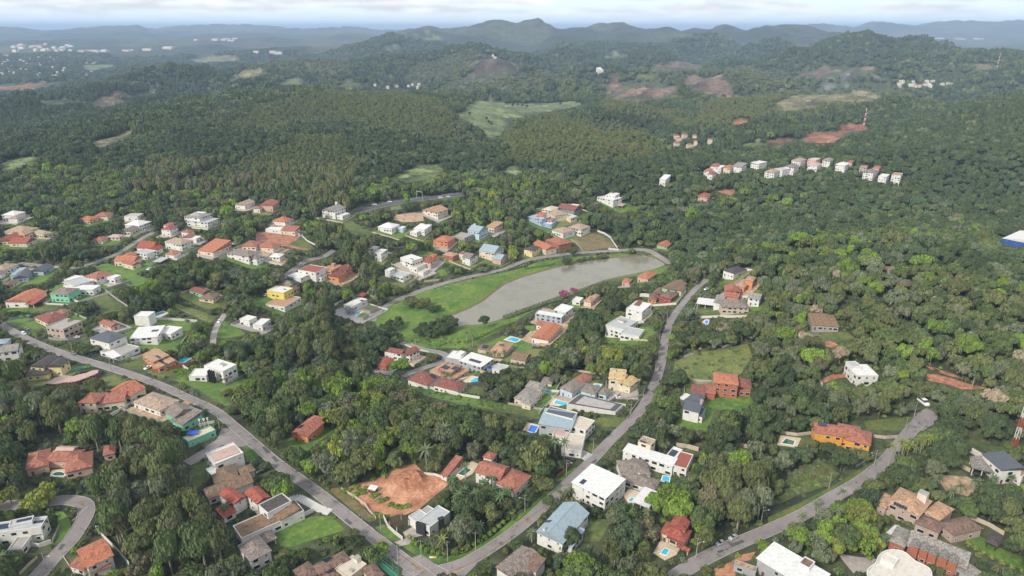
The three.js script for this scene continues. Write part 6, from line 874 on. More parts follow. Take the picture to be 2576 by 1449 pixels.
palm('d', [2060, 600, 2130, 590, 2250, 560, 2420, 540], 5.5, 2.8, 0, 'garden palm', 'in front of the slate roofed villa'); palm('d', [460, 910, 320, 1010, 680, 980, 720, 760], 9, 2.6, 1, 'slim palm', 'left of the beige villa'); palm('d', [1700, 1340, 1800, 1360, 1750, 1300], 5, 2.6, 2, 'bushy fan palm', 'in front of the dormers'); palm('d', [1090, 1130, 1150, 1160, 1200, 1150], 4, 2.4, 0, 'low palm', 'beside the vaulted shed');
palm('d', [780, 260, 840, 240, 900, 230, 720, 300, 960, 200], 3, 3, 1, 'banana like plant', 'below the orange house'); palm('e', [1810, 1070], 5, 2.2, 1, 'street palm', 'beside the left street'); palm('e', [1040, 1150, 1080, 1130], 6, 2.6, 0, 'courtyard palm', 'in front of the red roofed cream house'); palm('f', [1900, 960, 1880, 930, 1960, 960], 6, 2.6, 1, 'patio palm', 'between the maroon and the tan roofs'); palm('f', [2450, 720, 2400, 690, 2330, 700, 2500, 700], 4.5, 2.6, 0, 'dense palm', 'behind the grey modern house'); palm('f', [2180, 590, 2120, 560], 9, 2.8, 1, 'tall palm', 'beside the tall hedge line'); palm('a', [2280, 850], 6, 2.6, 0, 'dark palm', 'in front of the red tiled roofs'); palm('a', [60, 1400, 20, 1330], 8, 3.4, 0, 'big palm', 'in the bottom left corner');
palm('g', [860, 870, 915, 830], 12, 3, 0, 'very tall palm', 'at the lower edge of the grove'); palm('i', [790, 790, 890, 790, 1330, 1010], 8, 3, 0, 'round headed palm', 'beside the upper left street'); palm('k', [480, 640, 1390, 990, 1215, 1080], 6, 2.8, 1, 'pale palm', 'near the lake houses'); palm('h', [2050, 1010, 880, 400], 9, 3.2, 0, 'dark palm', 'beside the red earth track');

/* cars */
const wheelG = new THREE.CylinderGeometry(0.32, 0.32, 0.22, 14).rotateX(Math.PI / 2), rimG = new THREE.CylinderGeometry(0.19, 0.19, 0.24, 10).rotateX(Math.PI / 2);
function side(pts, w, bev = 0.08) { const s = new THREE.Shape(pairs(pts).map(p => new THREE.Vector2(...p))); const g = new THREE.ExtrudeGeometry(s, { depth: w - 2 * bev, bevelEnabled: true, bevelSize: bev, bevelThickness: bev, bevelSegments: 2 }); g.translate(0, 0, -(w - 2 * bev) / 2); return g; }
const carBodies = {
  hatch: { body: side([-1.95, 0.35, -2.0, 0.75, -1.85, 0.95, -0.9, 1.0, 1.0, 0.98, 1.85, 0.85, 2.0, 0.65, 1.98, 0.35], 1.7), top: side([-1.75, 0.95, -1.45, 1.42, 0.15, 1.45, 0.95, 0.98], 1.45), roof: side([-1.40, 1.43, -1.3, 1.5, 0.05, 1.52, 0.15, 1.46], 1.38, 0.03), L: 1.25 },
  sedan: { body: side([-2.15, 0.35, -2.2, 0.8, -2.0, 0.95, -1.2, 0.98, 1.0, 0.96, 2.0, 0.82, 2.15, 0.65, 2.12, 0.35], 1.72), top: side([-1.6, 0.95, -0.95, 1.38, 0.25, 1.40, 1.0, 0.96], 1.42), roof: side([-0.95, 1.38, -0.85, 1.45, 0.15, 1.46, 0.25, 1.40], 1.34, 0.03), L: 1.35 },
  van: { body: side([-2.4, 0.4, -2.45, 1.2, 1.4, 1.2, 2.3, 1.0, 2.4, 0.4], 1.85), top: side([-2.4, 1.2, -2.35, 1.85, 0.9, 1.88, 1.5, 1.2], 1.72), roof: side([-2.35, 1.85, -2.3, 1.98, 0.85, 1.98, 0.95, 1.88], 1.68, 0.04), L: 1.5 },
  pickup: { body: side([-2.6, 0.45, -2.62, 0.95, -0.6, 0.98, 1.1, 1.05, 2.3, 0.95, 2.5, 0.5], 1.85), top: side([-0.75, 1.0, -0.6, 1.62, 0.6, 1.64, 1.25, 1.04], 1.6), roof: side([-0.62, 1.62, -0.55, 1.72, 0.5, 1.73, 0.62, 1.65], 1.5, 0.03), L: 1.6 },
};
const paints = {}; const paint = c => paints[c] ||= new THREE.MeshPhysicalMaterial({ color: new THREE.Color().setRGB(...{ silver: [0.5, 0.52, 0.54], white: [0.78, 0.78, 0.78], black: [0.02, 0.02, 0.022], grey: [0.16, 0.17, 0.19], blue: [0.08, 0.14, 0.24] }[c]), roughness: 0.35, metalness: c === 'silver' ? 0.3 : 0, clearcoat: 0.6 });
const lightM = std([0.75, 0.75, 0.7], { roughness: 0.2 }), tailM = std([0.4, 0.02, 0.02], { roughness: 0.3 });
function car(T, x, y, x2, y2, kind, colour, label, s = 1) {
  const p = hit(...at(T, x, y)), q = hit(...at(T, x2, y2)), G = new THREE.Group(), B = carBodies[kind];
  G.position.set(p[0], p[1] + 0.16, p[2]); G.rotation.y = -Math.atan2(q[2] - p[2], q[0] - p[0]); G.scale.setScalar(s);
  mesh(B.body, paint(colour), 'body', G); mesh(B.top, M.glass, 'windows', G); mesh(B.roof, paint(colour), 'roof', G);
  for (const sx of [-1, 1]) for (const sz of [-1, 1]) { const w = mesh(wheelG, M.tyre, 'wheel', G); w.position.set(sx * B.L, 0.32, sz * 0.78); mesh(rimG, M.metal, 'rim', w); }
  const bb = new THREE.Box3().setFromBufferAttribute(B.body.attributes.position);
  for (const sz of [-1, 1]) { mesh(boxG(0.1, 0.14, 0.34, bb.max.x - 0.06, 0.74, sz * 0.6), lightM, 'headlight', G); mesh(boxG(0.1, 0.16, 0.26, bb.min.x + 0.04, 0.78, sz * 0.64), tailM, 'tail_light', G); }
  const k = project(p[0], p[1] + 0.5, p[2]), r = 2.4 * F / k[2]; keepPoly([[k[0] - r, k[1] - r * 0.7], [k[0] + r, k[1] - r * 0.7], [k[0] + r, k[1] + r * 0.7], [k[0] - r, k[1] + r * 0.7]], k[2]);
  put(G, { hatch: 'car', sedan: 'car', van: 'van', pickup: 'pickup_truck' }[kind], label, kind === 'van' ? 'van' : 'car');
}
car('c', 2095, 1130, 2020, 1165, 'hatch', 'silver', 'silver hatchback, left of the two cars parked on the verge');
car('c', 2225, 1072, 2160, 1105, 'sedan', 'silver', 'silver sedan with roof rack, right of the two parked cars');
car('e', 270, 420, 320, 440, 'hatch', 'grey', 'grey car parked at the edge of the green lot'); car('e', 242, 468, 290, 485, 'van', 'white', 'white van parked on the left street', 0.9);
car('e', 768, 505, 700, 515, 'sedan', 'white', 'white car in front of the concrete building'); car('e', 830, 478, 780, 500, 'sedan', 'black', 'black car in front of the concrete building');
car('e', 745, 668, 790, 685, 'hatch', 'grey', 'dark car on the street below the concrete building'); car('e', 922, 688, 985, 692, 'pickup', 'black', 'black pickup in front of the blue grey hip roof'); car('e', 1490, 812, 1430, 838, 'pickup', 'white', 'white pickup on the lawn of the tan solar house');
car('e', 2205, 345, 2185, 375, 'hatch', 'white', 'white car on the narrow lane'); car('e', 2010, 918, 1960, 935, 'sedan', 'black', 'black car inside the open garage'); car('g', 232, 582, 290, 570, 'hatch', 'silver', 'silver car beside the long orange roof'); car('g', 1055, 1112, 1100, 1110, 'hatch', 'white', 'white car in the court of the pale blue house');
car('k', 1955, 985, 1930, 1000, 'sedan', 'white', 'white car at the top of the hill road'); car('c', 600, 305, 560, 330, 'hatch', 'black', 'dark car under the trees by the white terraced drive'); car('d', 2110, 468, 2050, 450, 'sedan', 'black', 'black car under the villa porch'); car('j', 100, 1045, 60, 1050, 'van', 'white', 'white van beside the yellow house', 0.9); car('j', 60, 1060, 20, 1064, 'hatch', 'black', 'black car beside the yellow house');
car('i', 985, 738, 1030, 720, 'hatch', 'black', 'black car on the upper left street'); car('j', 335, 618, 370, 608, 'hatch', 'grey', 'grey car on the terrace above the round pool'); car('j', 1790, 972, 1850, 955, 'hatch', 'silver', 'pale car on the lake road');
for (const [x, y, x2, y2, k, c, l] of [[1190, 132, 1260, 128, 'van', 'white', 'white van at the left end of the highway'], [1345, 103, 1400, 100, 'sedan', 'white', 'white car in the middle of the highway'], [1860, 66, 1920, 60, 'van', 'white', 'white van at the right end of the highway'], [1935, 52, 1990, 46, 'sedan', 'white', 'white car beside the trees on the highway']]) car('j', x, y, x2, y2, k, c, l, 1.15);
car('h', 1560, 1165, 1600, 1200, 'van', 'white', 'white old bus with flat front at the turning circle', 1.5);

/* poles and wires */
const poleG = new THREE.CylinderGeometry(0.12, 0.2, 1, 8).translate(0, 0.5, 0);
function pole(T, x, y, h, where, arm = true, lamp = 0) {
  const p = hit(...at(T, x, y)), G = new THREE.Group(); G.position.set(...p);
  mesh(poleG, M.concrete, 'shaft', G).scale.set(1, h, 1);
  if (arm) { mesh(boxG(2.2, 0.14, 0.14, 0, h - 0.5, 0.18), M.wood, 'crossarm', G); for (const k of [-1, 0, 1]) mesh(boxG(0.1, 0.22, 0.1, k * 0.9, h - 0.32, 0.18), M.white, 'insulator', G); }
  if (lamp) { const g = new THREE.TubeGeometry(new THREE.CatmullRomCurve3([new THREE.Vector3(0, h * 0.72, 0), new THREE.Vector3(lamp * 1, h * 0.8, 0), new THREE.Vector3(lamp * 2.2, h * 0.82, 0)]), 8, 0.05, 5); mesh(g, M.metal, 'lamp_arm', G); mesh(boxG(0.6, 0.12, 0.25, lamp * 2.4, h * 0.82, 0), M.white, 'lamp_head', G); }
  put(G, 'utility_pole', `concrete utility pole ${where}`, 'pole'); return [p[0], p[1] + h - 0.3, p[2]];
}
function wire(a, b, label, n = 3) { const G = new THREE.Group(); G.position.set(...a); const dx = b[0] - a[0], dz = b[2] - a[2], l = Math.hypot(dx, dz); for (let k = 0; k < n; k++) { const o = (k - (n - 1) / 2) * 0.8, ox = -dz / l * o, oz = dx / l * o, pts = []; for (let i = 0; i <= 10; i++) { const t = i / 10; pts.push(new THREE.Vector3(dx * t + ox, (b[1] - a[1]) * t - 4 * t * (1 - t) * l * 0.018, dz * t + oz)); } mesh(new THREE.TubeGeometry(new THREE.CatmullRomCurve3(pts), 12, 0.05, 4), M.dark, 'cable', G); } put(G, 'overhead_line', label, 'power line'); }
const lineOf = (poles, where) => { for (let i = 1; i < poles.length; i++) wire(poles[i - 1], poles[i], `overhead cables, ${['first', 'second', 'third', 'fourth', 'fifth', 'sixth', 'seventh'][i - 1]} span ${where}`); };
lineOf([pole('b', 312, 450, 9, 'left of the long street beside the lawn', true), pole('b', 716, 775, 9, 'at the foot of the curved stairs'), pole('b', 1078, 985, 8, 'below the dry verge', true), pole('b', 1432, 1340, 10, 'beside the green fenced court')], 'along the long left street');
pole('b', 1257, 990, 9, 'at the corner of the black and white house', true);
lineOf([pole('b', 1665, 1268, 9, 'left on the street corner verge'), pole('b', 1930, 1300, 10, 'with red top on the corner verge', true), pole('b', 2210, 1185, 9, 'beside the corner hedge'), pole('c', 130, 800, 9, 'beside the middle street hedge', true, -1), pole('c', 546, 440, 9, 'by the red brick wall', true, 1), pole('c', 815, 215, 9, 'beside the white terraced drive')], 'along the middle street');
lineOf([pole('c', 1020, 1480, 9, 'at the bottom edge in the trees'), pole('c', 1850, 1270, 10, 'beside the porch house gate', true, 1), pole('c', 2505, 925, 9, 'above the parked sedan', true, 1), pole('d', 612, 570, 9, 'below the cleared lot', true), pole('d', 1068, 338, 9, 'below the orange house', true, -1), pole('h', 1375, 1449, 9, 'right of the orange house'), pole('h', 1470, 1290, 9, 'beside the turning circle')], 'along the right street');
lineOf([pole('g', 1192, 1310, 9, 'beside the slanted white wall'), pole('g', 1318, 1145, 9, 'in front of the yellowish roofs', true), pole('g', 1440, 860, 9, 'beside the hill road bend', true), pole('g', 1480, 540, 9, 'above the white cubic house wall'), pole('g', 1560, 330, 9, 'under the red topped lamp beside the hill road', true)], 'along the hill road');
lineOf([pole('e', 45, 445, 9, 'at the left end of the street'), pole('e', 382, 580, 9, 'on the left street below the concrete building'), pole('e', 740, 690, 9, 'on the left street at the parked cars', true), pole('e', 1122, 835, 9, 'beside the small street tree'), pole('e', 1590, 1040, 9, 'in front of the grey cream roof'), pole('e', 1955, 1140, 9, 'opposite the cube house'), pole('e', 2210, 1420, 10, 'beside the mint terrace')], 'along the left street');
pole('j', 1255, 1150, 9, 'at the gate of the low modern house', true); pole('j', 1803, 945, 9, 'beside the lake road entrance', true); pole('f', 1610, 600, 8, 'in the lake park', false, 1); pole('f', 1805, 660, 8, 'behind the grey modern house', true); pole('a', 470, 1380, 8, 'in the bottom left corner', false, 1);

/* masts */
function mast(T, x, y, h, w0, label) {
  const p = hit(...at(T, x, y)), G = new THREE.Group(); G.position.set(...p); const n = Math.max(6, Math.round(h / 6)), bar = (a, b, r) => { const g = limb(a, b, r, r, 4); return g; };
  for (let i = 0; i < n; i++) {
    const y0 = h * i / n, y1 = h * (i + 1) / n, a = w0 * (1 - 0.62 * i / n) / 2, b = w0 * (1 - 0.62 * (i + 1) / n) / 2, g = [], r = 0.03 + 0.045 * w0;
    for (const [sx, sz] of [[-1, -1], [1, -1], [1, 1], [-1, 1]]) g.push(bar([sx * a, y0, sz * a], [sx * b, y1, sz * b], r));
    const c = [[-1, -1], [1, -1], [1, 1], [-1, 1]]; for (let k = 0; k < 4; k++) { const s = c[k], t = c[(k + 1) % 4], ym = (y0 + y1) / 2, m = (a + b) / 2; g.push(bar([s[0] * a, y0, s[1] * a], [t[0] * m, ym, t[1] * m], r * 0.7), bar([t[0] * m, ym, t[1] * m], [s[0] * b, y1, s[1] * b], r * 0.7), bar([s[0] * b, y1, s[1] * b], [t[0] * b, y1, t[1] * b], r * 0.7)); }
    mesh(mergeGeometries(g), i % 2 ? M.white : M.red, 'section', G);
  }
  mesh(boxG(1.6, 0.5, 1.6, 0, h, 0), M.white, 'antenna', G);
  const a = project(p[0], p[1] + 2, p[2]), b = project(p[0], p[1] + h, p[2]), k = w0 * 0.6 * F / a[2]; keepPoly([[a[0] - k, a[1]], [a[0] + k, a[1]], [b[0] + k * 0.5, b[1]], [b[0] - k * 0.5, b[1]]], a[2]);
  put(G, 'lattice_mast', label, 'mast');
}
mast('d', 2470, 165, 48, 1.7, 'red and white lattice mast at the right edge'); mast('D', 2172, 321, 46, 3.2, 'distant red and white mast above the red soil field'); mast('D', 2508, 172, 60, 4, 'faint mast on the far right hill');

/* the highway's gantry and barrier */
{
  const a = hit(...at('j', 1618, 62)), b = hit(...at('j', 1676, 74)), G = new THREE.Group(); G.position.set(...a); const dx = b[0] - a[0], dz = b[2] - a[2];
  mesh(limb([0, 0, 0], [0, 9, 0], 0.3, 0.3), M.metal, 'post', G); mesh(limb([dx, b[1] - a[1], dz], [dx, 9, dz], 0.3, 0.3), M.metal, 'post', G); mesh(limb([0, 9, 0], [dx, 9, dz], 0.35, 0.35), M.metal, 'beam', G); put(G, 'sign_gantry', 'grey metal gantry over the highway', 'gantry');
  const hw = roads.highway.pts; const g = ribbon(hw, 0.6, 0.95, 1); const bar = []; setting(mesh(g, M.concrete), 'median_barrier', 'concrete median barrier of the highway');
  for (const o of [-10, -5, 5, 10]) setting(mesh(ribbon(offsetLine(hw, o), 0.35, 0.30, 1), M.paint), 'lane_line', 'white lane line on the highway');
}
/* street markings */
function stripe(T, a, w, mat, label, name = 'road_marking') { const pts = smoothless(atAll(T, a).map(p => hitXZ(p[0], p[1]))); setting(mesh(ribbon(pts, w, 0.245, 1), M[mat]), name, label); }
stripe('b', [1430, 1220, 1540, 1300, 1640, 1370, 1712, 1400], 0.3, 'yellowPaint', 'yellow centre line at the junction'); stripe('b', [1560, 1320, 1690, 1410], 0.9, 'yellowPaint', 'yellow hatching at the junction'); stripe('b', [1570, 1460, 1672, 1408], 0.5, 'paint', 'white stop line at the junction bottom'); stripe('b', [1790, 1328, 1950, 1412], 0.5, 'paint', 'white stop line at the middle street'); stripe('b', [1955, 1415, 2100, 1350, 2200, 1310], 0.3, 'yellowPaint', 'yellow line beginning the middle street'); stripe('b', [1960, 1420, 2060, 1378], 0.9, 'yellowPaint', 'yellow hatching beside the stop line'); stripe('b', [2200, 1310, 2400, 1180, 2576, 1060], 0.2, 'yellowPaint', 'thin yellow centre line on the middle street'); stripe('c', [0, 1000, 160, 880, 340, 740], 0.2, 'yellowPaint', 'upper thin yellow centre line'); stripe('b', [1815, 1432, 1850, 1424, 1895, 1438], 0.3, 'paint', 'small white arc at the junction');
for (const [x, y, x2, y2] of [[1195, 1105, 1205, 1085], [1235, 1100, 1245, 1080], [1265, 1095, 1275, 1075], [1300, 1085, 1310, 1065]]) stripe('b', [x, y, x2, y2], 0.5, 'yellowPaint', 'yellow speed bump dash on the left street', 'speed_bump_dash');
for (const [x, y, x2, y2] of [[105, 860, 150, 855], [118, 880, 168, 872], [135, 898, 185, 890], [150, 915, 200, 905]]) stripe('c', [x, y, x2, y2], 0.4, 'yellowPaint', 'yellow speed bump dash on the middle street', 'speed_bump_dash');
for (const [x, y, x2, y2] of [[875, 185, 990, 218], [890, 178, 1000, 210]]) stripe('c', [x, y, x2, y2], 0.4, 'yellowPaint', 'yellow crossing bar before the terraced drive', 'speed_bump_dash');
for (let k = 0; k < 6; k++) stripe('e', [2050 + k * 22, 1172 - k * 5, 2056 + k * 22, 1158 - k * 5], 0.6, 'yellowPaint', 'yellow speed bump dash at the street bend', 'speed_bump_dash');
stripe('a', [722, 905, 880, 755], 0.5, 'paint', 'white stop line in the lower left corner'); stripe('a', [700, 720, 770, 710, 860, 700], 0.25, 'yellowPaint', 'yellow curve of the corner hatching'); stripe('a', [770, 712, 810, 730, 855, 750], 0.25, 'yellowPaint', 'yellow edge of the corner hatching'); stripe('a', [815, 705, 845, 748], 0.6, 'yellowPaint', 'yellow bar of the corner hatching');
for (const [T, a, w] of [['b', [80, 150, 130, 215], 2.2], ['b', [170, 250, 215, 300], 1.6], ['c', [2200, 1150, 2330, 1098], 1.6], ['c', [2070, 1215, 2130, 1190], 1.2], ['c', [800, 320, 850, 280], 1.5], ['d', [480, 760, 560, 715], 1.4], ['b', [900, 880, 960, 930], 1.5], ['g', [1480, 840, 1500, 790], 1.4], ['e', [1300, 830, 1380, 855], 1.5], ['a', [640, 1130, 600, 1190], 1.6]]) { const pts = smoothless(atAll(T, a).map(p => hitXZ(p[0], p[1]))); setting(mesh(ribbon(pts, w, 0.222, 1), groundM.tar), 'asphalt_repair', 'dark tar repair on the street'); }
const font = await new FontLoader().loadAsync('fonts/droid/droid_sans_bold.typeface.json');
function roadText(T, x, y, x2, y2, text, size, label) {        // text laid on the road, its base line running from the first to the second point
  const p = hit(...at(T, x, y)), q = hit(...at(T, x2, y2)); const g = new TextGeometry(text, { font, size, depth: 0.01, curveSegments: 3 }); g.computeBoundingBox(); const W = g.boundingBox.max.x; g.scale(1, 1.6, 1); g.rotateX(-Math.PI / 2);
  const ang = -Math.atan2(q[2] - p[2], q[0] - p[0]); g.rotateY(ang); g.translate(p[0], 0, p[2]); const a = g.attributes.position; for (let i = 0; i < a.count; i++) a.setY(i, a.getY(i) + ground(a.getX(i), a.getZ(i)) + 0.235);
  setting(mesh(g, M.paint), 'road_lettering', label);
}
roadText('b', 1645, 1385, 1575, 1415, 'PARE', 0.95, 'white PARE lettering before the lower stop line'); roadText('b', 1925, 1365, 1968, 1382, 'PARE', 0.7, 'white PARE lettering before the middle street stop line'); roadText('a', 752, 812, 788, 780, 'PARE', 0.8, 'white PARE lettering in the lower left corner');
{ // standing letters on the mint terrace
  [['V', 501.8, 1061.5], ['O', 512.8, 1059.5], ['C', 522.4, 1058]].forEach(([t, u, v]) => {
    const p = hit(u, v, 4.2); const G = new THREE.Group(); G.position.set(...p); const g = new TextGeometry(t, { font, size: 1.5, depth: 0.3, curveSegments: 5 }); g.center(); g.translate(0, 1.1, 0); mesh(g, M.white, 'letter', G); mesh(boxG(0.12, 5.2, 0.12, 0, -2.1, 0), M.white, 'post', G); G.rotation.y = -0.25; put(G, 'standing_letter', `white standing letter ${t} on the mint house terrace`, 'letter'); keepPoly([[u - 5, v - 7], [u + 5, v - 7], [u + 5, v + 3], [u - 5, v + 3]]);
  });
  const p = hit(...at('b', 1780, 1275)), G = new THREE.Group(); G.position.set(...p); mesh(boxG(1.5, 0.9, 0.05, -0.75, 0.75, 0), M.white, 'panel', G); mesh(boxG(1.5, 0.9, 0.05, 0.76, 0.75, 0), std([0.6, 0.5, 0.12]), 'panel', G); for (const s of [-1.5, 1.5]) mesh(boxG(0.06, 1.3, 0.06, s, 0.5, 0.05), M.wood, 'post', G); put(G, 'banner', 'white and yellow banner on the corner verge', 'banner');
  const q = hit(...at('b', 1865, 1285)), S = new THREE.Group(); S.position.set(...q); mesh(boxG(0.9, 0.7, 0.05, 0, 1.3, 0), M.tarp, 'panel', S); mesh(boxG(0.07, 1.3, 0.07, 0, 0.5, 0.06), M.wood, 'post', S); put(S, 'notice_board', 'small blue sign on the corner verge', 'sign');
  const t = hit(...at('e', 1940, 1460), 4.2), tg = new THREE.Group(); tg.position.set(...t); const tp = new THREE.PlaneGeometry(5, 4, 10, 8).rotateX(-Math.PI / 2); const a = tp.attributes.position; for (let i = 0; i < a.count; i++) a.setY(i, 0.25 + 0.5 * fbm(a.getX(i) * 0.7 + 3, a.getZ(i) * 0.7, 2)); tp.computeVertexNormals(); mesh(tp, M.tarp, 'sheet', tg); put(tg, 'tarpaulin', 'crumpled blue tarpaulin on the mint house terrace', 'tarpaulin');
  const d = hit(...at('b', 2030, 262)), dg = new THREE.Group(); dg.position.set(...d); const ds = new THREE.SphereGeometry(1.2, 16, 6, 0, 6.3, 0, 0.8); ds.rotateX(-0.7); ds.translate(0, 1.4, 0); mesh(ds, M.frame, 'dish', dg); mesh(boxG(0.12, 1.6, 0.12, 0, 0.8, 0), M.metal, 'post', dg); put(dg, 'satellite_dish', 'white satellite dish on the grass behind the pool house roof', 'dish');
}
/* earth mound on the bare lot */
{
  const p = hit(...at('b', 1560, 470)), g = new THREE.PlaneGeometry(17, 15, 40, 36).rotateX(-Math.PI / 2), a = g.attributes.position;
  for (let i = 0; i < a.count; i++) { const x = a.getX(i), z = a.getZ(i), e = Math.max(0, 1 - (x / 8.2) ** 2 - (z / 7.2) ** 2); a.setY(i, ground(p[0] + x, p[2] + z) - p[1] - 0.15 + Math.pow(e, 0.8) * (2.6 + 2.4 * (fbm(x * 0.3 + 5, z * 0.3, 4) - 0.5) * 2)); }
  const uv = g.attributes.uv; for (let i = 0; i < uv.count; i++) uv.setXY(i, a.getX(i), a.getZ(i)); g.computeVertexNormals(); const o = mesh(g, std([0.46, 0.225, 0.13], { map: rep(dirtTex, 7) })); o.position.set(...p); put(o, 'earth_mound', 'big mound of red brown earth on the bare lot', 'earth mound');
}
/* the curved stair */
{
  const line = smooth(atAll('b', [345, 690, 420, 665, 500, 700, 580, 745, 660, 785, 740, 810]).map(p => hitXZ(p[0], p[1])), 0.62), G = new THREE.Group(), c = line[0], y0 = ground(c[0], c[1]); G.position.set(c[0], y0, c[1]);
  line.forEach((p, i) => { const a = line[Math.max(0, i - 1)], b = line[Math.min(line.length - 1, i + 1)], m = mesh(boxG(0.55, 1.2, 4.2, 0, -0.25, 0), M.wallWhite, 'step', G); m.position.set(p[0] - c[0], ground(p[0], p[1]) - y0 + (i % 2 ? 0.12 : 0), p[1] - c[1]); m.rotation.y = -Math.atan2(b[1] - a[1], b[0] - a[0]); });
  put(G, 'curved_stair', 'broad white stair curving down to the rusty roofed house', 'stairs');
  const L = atAll('b', [340, 660, 420, 640, 520, 680, 640, 745, 775, 815]); keepPoly([...L, ...atAll('b', [740, 830, 580, 790, 450, 720, 340, 720])]);
}
{
  const line = atAll('c', [690, 175, 810, 235]).map(p => hitXZ(p[0], p[1])), line2 = atAll('c', [640, 220, 740, 290]).map(p => hitXZ(p[0], p[1])), G = new THREE.Group(), c = line[0], y0 = ground(...c); G.position.set(c[0], y0, c[1]);
  for (let k = 0; k < 7; k++) { const t = k / 6, a = line[0].map((q, i) => mix(q, line2[0][i], t)), b = line[1].map((q, i) => mix(q, line2[1][i], t)), L = Math.hypot(b[0] - a[0], b[1] - a[1]), m = mesh(boxG(L, 0.9, 0.5), M.wallWhite, 'band', G); m.position.set((a[0] + b[0]) / 2 - c[0], ground((a[0] + b[0]) / 2, (a[1] + b[1]) / 2) - y0 - 0.2, (a[1] + b[1]) / 2 - c[1]); m.rotation.y = -Math.atan2(b[1] - a[1], b[0] - a[0]); }
  put(G, 'terraced_drive', 'white banded terraced drive beside the middle street', 'driveway'); keepPoly(atAll('c', [690, 165, 820, 235, 745, 295, 635, 220]));
}
/* the far town, sheds and roads in the plain */
const farGroup = [[0, 240, 140, 195, 44, 'pale building in the distant town at the left edge', 1.25], [20, 180, 112, 130, 24, 'pale building in the hazy settlement on the far left plain', 4], [200, 280, 128, 132, 4, 'long white shed on the far left plain', 7], [320, 345, 126, 129, 2, 'white factory on the far left plain', 9], [365, 430, 122, 126, 2, 'low white factory right of the far left sheds', 9], [2240, 2400, 205, 219, 20, 'white roadside building beside the distant right highway', 1.4], [930, 1060, 214, 224, 7, 'white roof beside the distant road in the middle hills', 1.4], [1490, 1510, 176, 184, 2, 'small white farm house in the far middle valley', 2], [2355, 2480, 97, 100, 4, 'long white shed on the far right plain', 14], [620, 700, 130, 136, 3, 'pale building in the far plain left of the mountains', 6], [480, 600, 98, 104, 6, 'white works in the far hazy plain', 7], [1840, 2050, 320, 345, 0, 'hut', 1], [1700, 1790, 340, 372, 9, 'reddish roofed house in the distant valley', 1.2]];
for (const [u0, u1, v0, v1, n, label, s] of farGroup) for (let k = 0; k < n; k++) {
  const p = hit(rr(u0, u1), rr(v0, v1)), G = new THREE.Group(), w = rr(6, 12) * s, d = rr(6, 9) * s, h = rr(4, 7) * Math.min(2.2, s); G.position.set(...p); G.rotation.y = rr(-0.3, 0.3);
  mesh(boxG(w, h + 6, d, 0, h / 2 - 3, 0), wallM(pick(['white', 'pale', 'cream'])), 'wall', G); const rf = mesh(facesG(roofFaces(s > 5 ? 'gable' : 'hip', w, d, h + 0.1, { p: s > 5 ? 0.12 : 0.4 }).faces), roofM(/reddish/.test(label) ? pick(['terra', 'orange']) : pick(['white', 'white', 'lgrey', 'terra'])), 'roof', G);
  const q = project(p[0], p[1] + h / 2, p[2]), r = w * 0.6 * F / q[2]; keepPoly([[q[0] - r, q[1] - r * 0.8], [q[0] + r, q[1] - r * 0.8], [q[0] + r, q[1] + r * 0.5], [q[0] - r, q[1] + r * 0.5]], q[2]);
  put(G, s > 8 ? 'factory_shed' : 'far_building', label, 'building', label.replace(/^(\w+ )/, '') + ' group');
}
{ const p = hit(1243, 146), G = new THREE.Group(); G.position.set(...p); mesh(boxG(26, 8, 14, 0, 2, 0), wallM('white'), 'wall', G); mesh(boxG(10, 20, 9, -6, 8, 0), wallM('white'), 'tower', G); mesh(facesG(roofFaces('hip', 26, 14, 6.2, {}).faces), roofM('lgrey'), 'roof', G); put(G, 'hilltop_house', 'pale building on the terraced hilltop', 'building'); }
const zone = (...l) => l.map(a => pairs(a));
const gumZones = zone([230, 1060, 420, 990, 490, 1060, 500, 1210, 570, 1350, 600, 1449, 330, 1449, 235, 1290], [0, 970, 200, 940, 240, 1090, 100, 1110, 0, 1060], [680, 800, 820, 790, 850, 940, 700, 940], [395, 800, 480, 790, 490, 870, 400, 870], [1690, 1300, 1760, 1270, 1900, 1230, 1990, 1250, 1820, 1350], [760, 500, 880, 480, 880, 600, 800, 590], [870, 660, 960, 640, 960, 720, 880, 720], [400, 420, 900, 400, 900, 500, 300, 500]);
const rowZones = zone([430, 470, 520, 430, 640, 385, 760, 352, 850, 350, 900, 372, 940, 408, 860, 442, 700, 442, 560, 474], [560, 330, 640, 285, 760, 250, 900, 222, 1010, 230, 1090, 258, 1150, 308, 1215, 350, 1245, 392, 1150, 372, 1000, 337, 880, 318, 760, 314, 640, 335], [1232, 358, 1280, 325, 1350, 300, 1440, 290, 1530, 308, 1600, 333, 1650, 368, 1665, 398, 1560, 418, 1420, 428, 1300, 413], [1490, 238, 1600, 258, 1700, 288, 1760, 320, 1690, 328, 1600, 302, 1500, 272], [1720, 278, 1800, 252, 1900, 236, 2050, 222, 2250, 224, 2300, 245, 2150, 263, 2000, 292, 1850, 322, 1760, 322], [1800, 172, 1880, 163, 1960, 178, 2040, 205, 1950, 223, 1850, 227], [980, 192, 1100, 150, 1190, 113, 1240, 138, 1160, 197, 1000, 217], [1130, 202, 1290, 180, 1420, 190, 1480, 214, 1300, 236, 1100, 236], [560, 160, 740, 142, 900, 160, 900, 185, 700, 190]);
